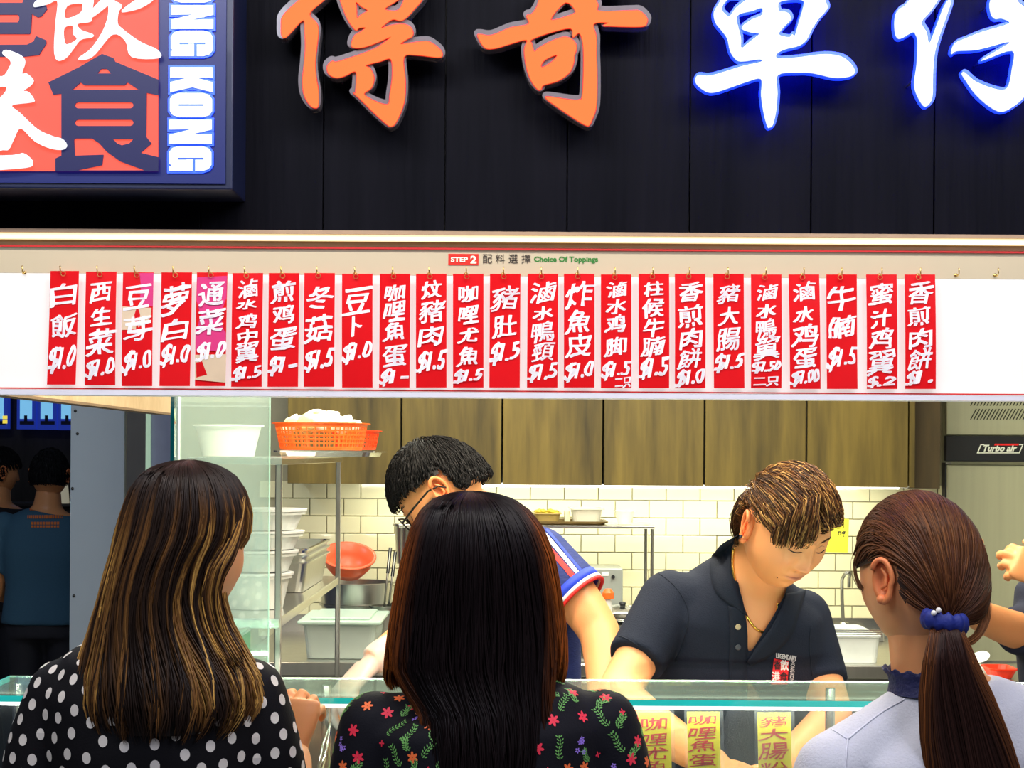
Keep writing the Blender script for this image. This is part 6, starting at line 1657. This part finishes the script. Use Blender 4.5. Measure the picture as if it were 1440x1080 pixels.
cast_patch('placket', bvs, [(1024, 852), (1026, 880), (1026, 910), (1025, 935), (1026, 960)], [(1046, 856), (1050, 880), (1051, 905), (1050, 930), (1050, 960)], M_POLOC, shirt, .0025)
for x, y, m_ in ((1037, 881, mat('horn_button', (.45, .38, .22), .3)), (1037, 909, mat('dark_button', (.06, .07, .09), .3))):
    h, n = cast(bvs, x, y, .006); bm = bmesh.new(); q_ = n.to_track_quat('Z', 'Y').to_matrix().to_4x4(); lathe(bm, (0, 0, 0), [(.001, 0), (.0052, 0), (.0058, .0012), (.0045, .0018), (.0015, .0010), (.001, .0010)], 16); bm.transform(Matrix.Translation(h) @ q_); fin('button', bm, m_, shirt, True)
# cuff rib and shoulder seams
def cuff(name, a, b, t, r, m, parent, w=.012, th=.003, sx=1):
    c = a.lerp(b, t); d = (b-a).normalized(); x = d.orthogonal().normalized(); y = d.cross(x); bm = bmesh.new()
    R_ = [[c+d*o+(x*math.cos(q)+y*math.sin(q))*(r+rr) for q in np.linspace(0, 2*math.pi, 36, endpoint=False)] for o, rr in ((-w, 0), (-w, th), (w, th), (w, -.002), (w-.002, -.004), (-w, 0))]
    ringloft(bm, R_, cap=False); return fin(name, bm, m, parent, True)
cast_tube('seam', bvo, [(1000, 773), (975, 778), (950, 790), (920, 802)], .0012, M_POLOC, shirt)
cast_tube('seam', bvo, [(918, 803), (935, 812), (955, 832), (968, 862), (962, 900), (950, 930)], .0012, M_POLOC, shirt)
cast_tube('seam', bvo, [(866, 893), (885, 900), (903, 913), (918, 930)], .0012, M_POLOC, shirt)
cast_tube('seam', bvo, [(1140, 880), (1138, 910), (1142, 950)], .0012, M_POLOC, shirt)
# breast badge: patch of four tiny characters with lettering on two sides
def decal(name, bvh, corners, m, parent, off=.0012, n=5):
    a, b, c, d = [V((x, y, 0)) for x, y in corners]; bm = bmesh.new(); G_ = []
    for i in range(n+1):
        row = []
        for j in range(n+1):
            p = a.lerp(b, j/n).lerp(d.lerp(c, j/n), i/n); h, nn = cast(bvh, p.x, p.y, off); row.append(bm.verts.new(h if h is not None else P(p.x, p.y, 3.4)))
        G_.append(row)
    for i in range(n):
        for j in range(n): bm.faces.new((G_[i][j], G_[i][j+1], G_[i+1][j+1], G_[i+1][j]))
    return fin(name, bm, m, parent)
decal('badge', bvo, [(1088, 926), (1109, 930), (1107, 962), (1084, 962)], mat('badge_red_cloth', (.75, .02, .03), .7), shirt)
def dec_text(name, acc, bvh, m, parent, off): 
    me = bpy.data.meshes.new(name); vs = []
    for x, y in acc[0]:
        h, n = cast(bvh, x, -y, off); vs.append(tuple(h) if h is not None else tuple(P(x, -y, 3.4)))
    me.from_pydata(vs, [], acc[1]); me.update(); return link(name, me, m, parent)
a = ([], []); put(a, '飲', 1097, 1108, -942, -928, 0, fat=.4); put(a, '港', 1085, 1096, -958, -944, 0, fat=.4); dec_text('badge_lettering', a, bvo, mat('badge_white_thread', (.9, .85, .85), .6), shirt, .0022)
a = ([], []); put(a, '香', 1088, 1097, -941, -928, 0, fat=.3); put(a, '食', 1096, 1107, -958, -944, 0, fat=.3); dec_text('badge_lettering', a, bvo, mat('badge_black_thread', (.02, .02, .03), .6), shirt, .0022)
a = ([], []); put(a, 'LEGENDARY', 1091, 1119, -925, -918, 0, shear=0, fat=.3)
a = ([(x, y-(x-1091)*.16) for x, y in a[0]], a[1]); dec_text('badge_lettering', a, bvo, mat('badge_grey_thread', (.65, .65, .68), .6), shirt, .0022)
a = ([], []); g1, g2, _ = glyph('HONG KONG', 0)
for ox in (-.25, .25):
    k = len(a[0]); a[0].extend([(1111.5+v*5.5-(u*.10*20)+ox, -(930+u*31)) for u, v in g1]); a[1].extend([[i+k for i in q] for q in g2])
dec_text('badge_lettering', a, bvo, MATS['badge_grey_thread'], shirt, .0022)
# gold chain
out = []
for p in crom([V((x, y, 0)) for x, y in [(1033, 772), (1031, 795), (1035, 822), (1042, 848), (1052, 870), (1063, 884), (1074, 888), (1084, 880), (1091, 865), (1093, 848)]], 9):
    h, n = cast(mb, p.x, p.y, .0016)
    if h is not None: out.append(h)
bm = bmesh.new(); tube(bm, out, [.0023*(1+.28*(i % 2)) for i in range(len(out))], 8); fin('gold_chain', bm, mat('gold', (1, .62, .12), .25, 1), e, True)
def clothp(bm): torso(bm, [(zat(1020, .84, 3.67), .17, .125), (zat(1020, .98, 3.63), .16, .12)], sd); legs(bm, zat(1020, .90, 3.68), (1, .15, 0), rt=.095)
garment('trousers', clothp, M_TROU, e, .012, 4); shoes(e, an, (.1, -1, 0), M_SHOE)
# hair: swept from the crown over the brow
def ok_s(u):
    x, y, z = u
    if y > .50 and z < .47+.15*(y-.5): return False
    if y > .05 and z < .10+.55*y: return False
    if abs(x) > .5 and z < .12 and y > -.35: return False
    return z > -.42 or (z > -.55 and y < -.55)
def stop_s(p):
    x, y, z = p
    if abs(x) > .56 and z < .30 and -.45 < y < .40: return True
    if y > .25: return z < float(np.interp(x, [-.6, -.35, .1, .35, .7], [.54, .64, .50, .30, .14]))
    return z < (-.1 if y > -.3 else -.55)
def flow_s(p, t, u):
    if p[2] > .25 or u[2] > .3: f = np.array([-.42, .80, -.30])
    else: f = np.array([0, .25, -.9])
    if u[2] > .3 and p[1] > .45: f = np.array([-.25, .25, -1.0]) if p[0] < .1 else np.array([.25, .5, -.8])
    return f
def colm(u, K, R_):
    s = np.linspace(0, 1, K)[:, None]; d = np.array([.030, .014, .009]); m_ = np.array([.15, .062, .020]); g_ = np.array([.50, .29, .09])
    q = R_.random(); c = d if q < .42 else (m_ if q < .78 else g_)
    if u[2] < .22: c = d*.6+m_*.4
    return (c*(1-.3*s)+m_*.3*s)*R_.uniform(.6, 1.3)
cap_shell(e, Mh, lambda u: ok_s(u) and not stop_s(u), (.030, .014, .009), (.0775, .098, .118), .003)
flow_hair(e, Mh, 4200, flow_s, lambda u: ok_s(u) and u[2] > .16 and not stop_s(u), colm, 12, .085, (.010, .012), .00075, 7, (.078, .098, .118), stop=stop_s)
flow_hair(e, Mh, 2400, lambda p, t, u: np.array([0, .15, -.9]), lambda u: ok_s(u) and u[2] <= .62 and (u[1] < .1 or u[2] < .3) and not stop_s(u), colm, 8, .05, (.006, .005), .0008, 8, (.0775, .0975, .117), stop=stop_s)

# ---------------------------------------------------------------- bespectacled cook in blue polo
e = empty('person', (P(715, 900, 3.78).x, 3.82, 0), 'person with short black hair, glasses and blue polo with striped sleeve, head bent', 'person')
hc = pt(623, 694, 3.60)
f0 = V((-.98, .17, 0)).normalized(); pitch = math.radians(46); up = V((0, 0, 1)); fwd = f0*math.cos(pitch)-up*math.sin(pitch); zz_ = up*math.cos(pitch)+f0*math.sin(pitch); xx_ = fwd.cross(zz_)
Mh = mm(xx_, fwd, zz_, hc, 1.0)
sd = V((.97, -.10, .0)).normalized()
spine = [(zat(722, .90, 3.88), .165, .12), (zat(720, 1.0, 3.86), .150, .115), (pt(716, 920, 3.84), .150, .115), (pt(708, 840, 3.80), .165, .115), (pt(700, 790, 3.76), .135, .095), (pt(690, 755, 3.72), .085, .075), (pt(672, 735, 3.68), .060, .060), (pt(650, 712, 3.63), .056, .058)]
armA = [pt(757, 785, 3.70), pt(806, 835, 3.66), pt(843, 888, 3.62)]; foreA = [pt(843, 888, 3.62), pt(850, 940, 3.55), pt(848, 1000, 3.47)]
armB = [pt(640, 800, 3.80), pt(612, 845, 3.74), pt(592, 885, 3.68)]; foreB = [pt(592, 885, 3.68), pt(558, 908, 3.60), pt(524, 932, 3.53)]
bm = bmesh.new(); torso(bm, spine, sd)
limb(bm, armA, [.056, .052, .044]); limb(bm, foreA, [.045, .042, .030]); limb(bm, armB, [.050, .046, .042]); limb(bm, foreB, [.042, .040, .028])
an = legs(bm, zat(720, .92, 3.88), (1, -.05, 0)); me = remesh(bm, .008, 7)
hb = bmesh.new(); hand(hb, foreA[-1], (-.3, -.3, -.9), (.6, -.6, .1), 1.0, thumb=-1); hand(hb, foreB[-1], (-.62, -.35, -.6), (-.4, -.2, .8), 1.0, thumb=1)
hm = remesh(hb, .003, 3); q = bmesh.new(); q.from_mesh(me); q.from_mesh(hm); me2 = bpy.data.meshes.new('b'); q.to_mesh(me2)
link('body', add_head(me2, Mh), M_SKIN, e, True)
face_bits(e, Mh, mat('brow_black', (.012, .010, .010), .6))
M_BLUE = mat('navy_blue_jersey', (.010, .025, .16), .7, bump=.3, scale=60, stretch=(1, 1, 6), var=.35)
def cloth(bm):
    torso(bm, [(c, w+.012, h_+.014) for c, w, h_ in spine[:4]]+[(spine[4][0], .150, .108), (spine[5][0], .100, .086), (spine[6][0]+V((.004, 0, -.006)), .072, .070)], sd)
    limb(bm, [armA[0], armA[0].lerp(armA[1], .55), armA[1]+V((0, 0, .002))], [.072, .070, .068]); limb(bm, [armB[0], armB[0].lerp(armB[1], .6), armB[1]], [.066, .062, .060])
g = garment('polo_shirt', cloth, M_BLUE, e, .006, 8); bv = bvh_of(g)
def ribbon(name, bvh, pts, w, m, parent, off=.0015, k=6):
    C_ = crom([V((x, y, 0)) for x, y in pts], k); L_ = []; R2 = []
    for i, c in enumerate(C_):
        t = (C_[min(i+1, len(C_)-1)]-C_[max(i-1, 0)]).normalized(); n = V((-t.y, t.x, 0))*w/2; L_.append((c+n)); R2.append((c-n))
    bm = bmesh.new(); G_ = []
    for a, b in zip(L_, R2):
        row = []
        for t in (0, .5, 1):
            p = a.lerp(b, t); h, nn = cast(bvh, p.x, p.y, off)
            row.append(h)
        if all(q is not None for q in row): G_.append([bm.verts.new(q) for q in row])
    for i in range(len(G_)-1):
        for j in range(2): bm.faces.new((G_[i][j], G_[i][j+1], G_[i+1][j+1], G_[i+1][j]))
    return fin(name, bm, m, parent, True)
M_RST = mat('red_stripe', (.85, .02, .02), .6); M_WST = mat('white_stripe', (.85, .83, .85), .6); M_BST = mat('royal_blue_rib', (.015, .05, .62), .6)
ribbon('white_stripe', bv, [(742, 732), (762, 748), (786, 775), (812, 806)], 5.5, M_WST, g)
ribbon('red_stripe', bv, [(746, 742), (760, 758), (782, 783), (806, 811)], 7, M_RST, g)
ribbon('blue_stripe', bv, [(748, 728), (768, 745), (791, 772), (816, 802)], 3.5, M_BST, g)
ax_ = (armA[1]-armA[0]).normalized()
cuff('cuff_rib', armA[0], armA[1], 1.0, .0655, M_BST, g, .010, .005); cuff('cuff_rib', armA[0], armA[1]+ax_*.013, 1.0, .0655, M_WST, g, .0035, .0055); cuff('cuff_rib', armA[0], armA[1]+ax_*.0195, 1.0, .0655, M_RST, g, .003, .005)
# glove
bm = bmesh.new(); hand(bm, foreB[-1], (-.62, -.35, -.6), (-.4, -.2, .8), 1.09, thumb=1); limb(bm, [foreB[-1]+V((.035, .03, .02)), foreB[-1]+V((.015, .012, .01)), foreB[-1]], [.038, .036, .032])
link('glove', remesh(bm, .0035, 3), mat('clear_glove', (.85, .85, .82), .3, alpha=.45), e, True)
def clothp(bm): torso(bm, [(zat(720, .86, 3.88), .17, .125), (zat(720, .98, 3.86), .16, .12)], sd); legs(bm, zat(720, .92, 3.88), (1, -.05, 0), rt=.095)
garment('trousers', clothp, M_TROU, e, .012, 4); shoes(e, an, (-.1, -1, 0), M_SHOE)
def ok_k(u):
    x, y, z = u
    if y > .45 and z < .42+.1*y: return False
    if y > -.10 and z < .26+.30*max(0, y): return False
    if abs(x) > .5 and z < .22 and y > -.40: return False
    return z > -.25
def flow_k(p, t, u): 
    cdir = np.array([0, -.30, .95]); return (p-cdir*np.dot(p, cdir))+np.array([0, .18, -.15])
def colk(u, K, R_): return np.ones((K, 3))*np.array([.005, .005, .006])*R_.uniform(.5, 1.6)
cap_shell(e, Mh, ok_k, (.008, .008, .010), (.080, .101, .119), .006)
def stop_k(p):
    x, y, z = p
    if abs(x) > .50 and z < .34 and -.42 < y < .45: return True
    if y > .25: return z < .40
    return z < -.30
flow_hair(e, Mh, 3800, flow_k, lambda u: ok_k(u) and not stop_k(u), colk, 10, .05, (.009, .007), .0010, 17, (.079, .099, .117), stop=stop_k)
# glasses
bm = bmesh.new(); M_FRAME = mat('black_frame', (.01, .01, .01), .3)
ge = fin('glasses', bmesh.new(), M_FRAME, e)
for sg in (-1, 1):
    ctr = V((sg*.033, .099, .006)); pts = [ctr+V((math.copysign(abs(math.cos(a))**.7, math.cos(a))*.026, -.004*abs(math.cos(a)), math.copysign(abs(math.sin(a))**.7, math.sin(a))*.018)) for a in np.linspace(0, 2*math.pi, 25)]
    bm = bmesh.new(); tube(bm, [Mh @ p for p in pts], .0018, 8); fin('frame', bm, M_FRAME, ge, True)
    bm = bmesh.new(); vs = [bm.verts.new(Mh @ p) for p in pts[:-1]]; bm.faces.new(vs); fin('lens', bm, mat('lens_clear', (.75, .80, .80), .05, alpha=.18), ge)
    bm = bmesh.new(); tube(bm, [Mh @ V((sg*.059, .096, .010)), Mh @ V((sg*.078, .055, .012)), Mh @ V((sg*.086, .005, .014)), Mh @ V((sg*.086, -.018, .006)), Mh @ V((sg*.083, -.028, -.008))], [.0022, .0022, .0020, .0018, .0018], 8); fin('temple_arm', bm, M_FRAME, ge, True)
bm = bmesh.new(); tube(bm, [Mh @ V((-.008, .0985, .010)), Mh @ V((0, .101, .013)), Mh @ V((.008, .0985, .010))], .0016, 8); fin('bridge', bm, M_FRAME, ge, True)

# ---------------------------------------------------------------- person at the right edge behind
D = 4.12
e = empty('person', (P(1530, 900, D).x, D, 0), 'person in a navy top at the far right edge, only arm and fingers showing', 'person')
hc = pt(1535, 745, D); Mh = frame((-.5, -.85, 0), hc, 1.0, pitch=25)
spine = [(zat(1535, .86, D), .165, .12), (zat(1535, 1.0, D), .150, .11), (zat(1535, 1.2, D), .170, .115), (zat(1535, 1.27, D), .165, .105), (zat(1535, 1.31, D), .12, .085), (zat(1535, 1.34, D), .07, .065), (zat(1535, 1.42, D), .055, .056)]
armA = [pt(1458, 892, D), pt(1425, 885, D-.06), pt(1378, 866, D-.10)]; foreA = [pt(1378, 866, D-.10), pt(1350, 840, D-.16), pt(1335, 815, D-.22)]
armB = [pt(1620, 890, D), pt(1640, 940, D-.08), pt(1620, 950, D-.16)]; foreB = [pt(1620, 950, D-.16), pt(1545, 880, D-.22), pt(1475, 815, D-.25)]
bm = bmesh.new(); torso(bm, spine, (1, 0, 0))
for a, f in ((armA, foreA), (armB, foreB)): limb(bm, a, [.050, .046, .038]); limb(bm, f, [.038, .036, .026])
an = legs(bm, zat(1535, .88, D), (1, 0, 0)); me = remesh(bm, .010, 5)
hb = bmesh.new(); hand(hb, foreA[-1], (.1, -.3, .9), (-.6, .6, .3), 1.0, thumb=1); hand(hb, foreB[-1], (-.85, -.1, .48), (.2, -.9, .2), 1.0, thumb=1, curl=(.8, .7, .8, .9))
hm = remesh(hb, .004, 3); q = bmesh.new(); q.from_mesh(me); q.from_mesh(hm); me2 = bpy.data.meshes.new('b'); q.to_mesh(me2)
link('body', add_head(me2, Mh), M_SKIN, e, True); face_bits(e, Mh, MATS['brow_black'])
def cloth(bm):
    torso(bm, [(c, w+.014, h_+.014) for c, w, h_ in spine[:5]]+[(spine[5][0]+V((0, 0, -.01)), .085, .075)], (1, 0, 0))
    limb(bm, [armA[0], armA[0].lerp(armA[1], .5), armA[1]+V((.006, 0, 0))], [.062, .062, .060]); limb(bm, armB[:2]+[armB[1]], [.062, .06, .058])
garment('top', cloth, mat('dark_navy_cotton', (.012, .016, .040), .8, bump=.2, scale=200), e)
def clothp(bm): torso(bm, [(zat(1535, .80, D), .17, .125), (zat(1535, .98, D), .16, .12)], (1, 0, 0)); legs(bm, zat(1535, .88, D), (1, 0, 0), rt=.09)
garment('trousers', clothp, M_TROU, e, .014, 4); shoes(e, an, (-.4, -.9, 0), M_SHOE)
cap_shell(e, Mh, ok_k, (.008, .008, .010), (.080, .101, .119), .006); flow_hair(e, Mh, 900, flow_k, ok_k, colk, 8, .09, (.016, .010), .0016, 18, (.079, .099, .117))

# ---------------------------------------------------------------- two people far left, backs turned
def far_person(cx, D, top_y, wshoulder, cloth_col, label, lettering=False, fwd=(0, 1, 0), hw=.95, seed=1):
    e = empty('person', (P(cx, 900, D).x, D, 0), label, 'person')
    s = F/D; hz = P(cx+4, top_y, D).z-.122; hc = zat(cx+4, hz, D); Mh = frame(fwd, hc, hw, pitch=8)
    sh = hz-.205
    spine = [(zat(cx, .86, D), .165, .12), (zat(cx, 1.0, D), .155, .11), (zat(cx, sh-.12, D), .175, .115), (zat(cx, sh-.02, D), .172, .10), (zat(cx, sh+.035, D), .12, .08), (zat(cx+1, sh+.062, D), .062, .060), (zat(cx+3, hz-.06, D), .050, .052)]
    aR = [zat(cx+wshoulder*s, sh-.015, D), zat(cx+(wshoulder+.02)*s, sh-.14, D), zat(cx+(wshoulder+.035)*s, sh-.30, D+.02)]; fR = [aR[-1], aR[-1]+V((-.02, .12, -.03)), aR[-1]+V((-.06, .22, -.02))]
    aL = [zat(cx-wshoulder*s, sh-.015, D), zat(cx-(wshoulder+.02)*s, sh-.14, D), zat(cx-(wshoulder+.035)*s, sh-.30, D+.02)]; fL = [aL[-1], aL[-1]+V((.02, .12, -.03)), aL[-1]+V((.06, .22, -.02))]
    bm = bmesh.new(); torso(bm, spine, (1, 0, 0))
    for a, f in ((aR, fR), (aL, fL)): limb(bm, a, [.050, .045, .038]); limb(bm, f, [.038, .034, .027])
    an = legs(bm, zat(cx, .88, D), (1, 0, 0)); me = remesh(bm, .011, 5)
    hb = bmesh.new(); hand(hb, fR[-1], (-.2, .95, 0), (0, 0, 1), 1.0, thumb=-1); hand(hb, fL[-1], (.2, .95, 0), (0, 0, 1), 1.0, thumb=1)
    hm = remesh(hb, .005, 3); q = bmesh.new(); q.from_mesh(me); q.from_mesh(hm); me2 = bpy.data.meshes.new('b'); q.to_mesh(me2)
    link('body', add_head(me2, Mh), M_SKIN, e, True); face_bits(e, Mh, MATS['brow_black'])
    def cloth(bm):
        torso(bm, [(zat(cx, .84, D), .19, .14)]+[(c, w+.016, h_+.016) for c, w, h_ in spine[1:5]]+[(spine[5][0]+V((0, 0, -.012)), .078, .070)], (1, 0, 0))
        limb(bm, [aR[0], aR[0].lerp(aR[1], .6), aR[1].lerp(aR[2], .45)], [.064, .063, .062]); limb(bm, [aL[0], aL[0].lerp(aL[1], .6), aL[1].lerp(aL[2], .45)], [.064, .063, .062])
    g = garment('t_shirt', cloth, mat('tee_%d' % seed, cloth_col, .8, bump=.2, scale=120), e, .010, 8)
    def clothp(bm): torso(bm, [(zat(cx, .78, D), .17, .125), (zat(cx, .96, D), .16, .12)], (1, 0, 0)); legs(bm, zat(cx, .88, D), (1, 0, 0), rt=.095)
    garment('trousers', clothp, M_TROU, e, .014, 4); shoes(e, an, (0, 1, 0), M_SHOE)
    ok = lambda u: (u[1] < -.1 and u[2] > -.42) or (u[2] > .30+.25*max(0, u[1]))
    cap_shell(e, Mh, ok, (.008, .008, .010), (.080, .101, .119), .004); flow_hair(e, Mh, 1400, flow_k, ok, colk, 8, .06, (.008, .005), .0018, seed, (.079, .099, .117))
    return e, g
e, g = far_person(66, 7.4, 629, .185, (.045, .13, .21), 'person in a teal t-shirt with orange back print, back turned, far left', seed=41)
bv = bvh_of(g); M_OP = mat('orange_print', (.80, .20, .03), .6)
bm = bmesh.new()
def bar(x0, x1, y0, y1):
    cs = [cast(bv, x, y, .003)[0] for x, y in ((x0, y0), (x1, y0), (x1, y1), (x0, y1))]
    if all(c is not None for c in cs): bm.faces.new([bm.verts.new(c) for c in cs])
r_ = random.Random(2)
x = 42
while x < 92:
    w = r_.choice((1.6, 2.2, 2.8))
    if not 62 < x < 72: bar(x, x+w, 715.5, 718.5)
    bar(x-3, x-3+w, 725, 729.5); x += w+.8
x = 44
while x < 82:
    if not 60 < x < 64: bar(x, x+3.2, 734, 738); bar(x, x+3.2, 739, 742)
    x += 4
tag(fin('back_print', bm, M_OP, g), kind='stuff')
far_person(-4, 8.05, 627, .18, (.008, .008, .012), 'person in black at the left picture edge, half hidden by the teal t-shirt', seed=43, fwd=(.8, .6, 0))
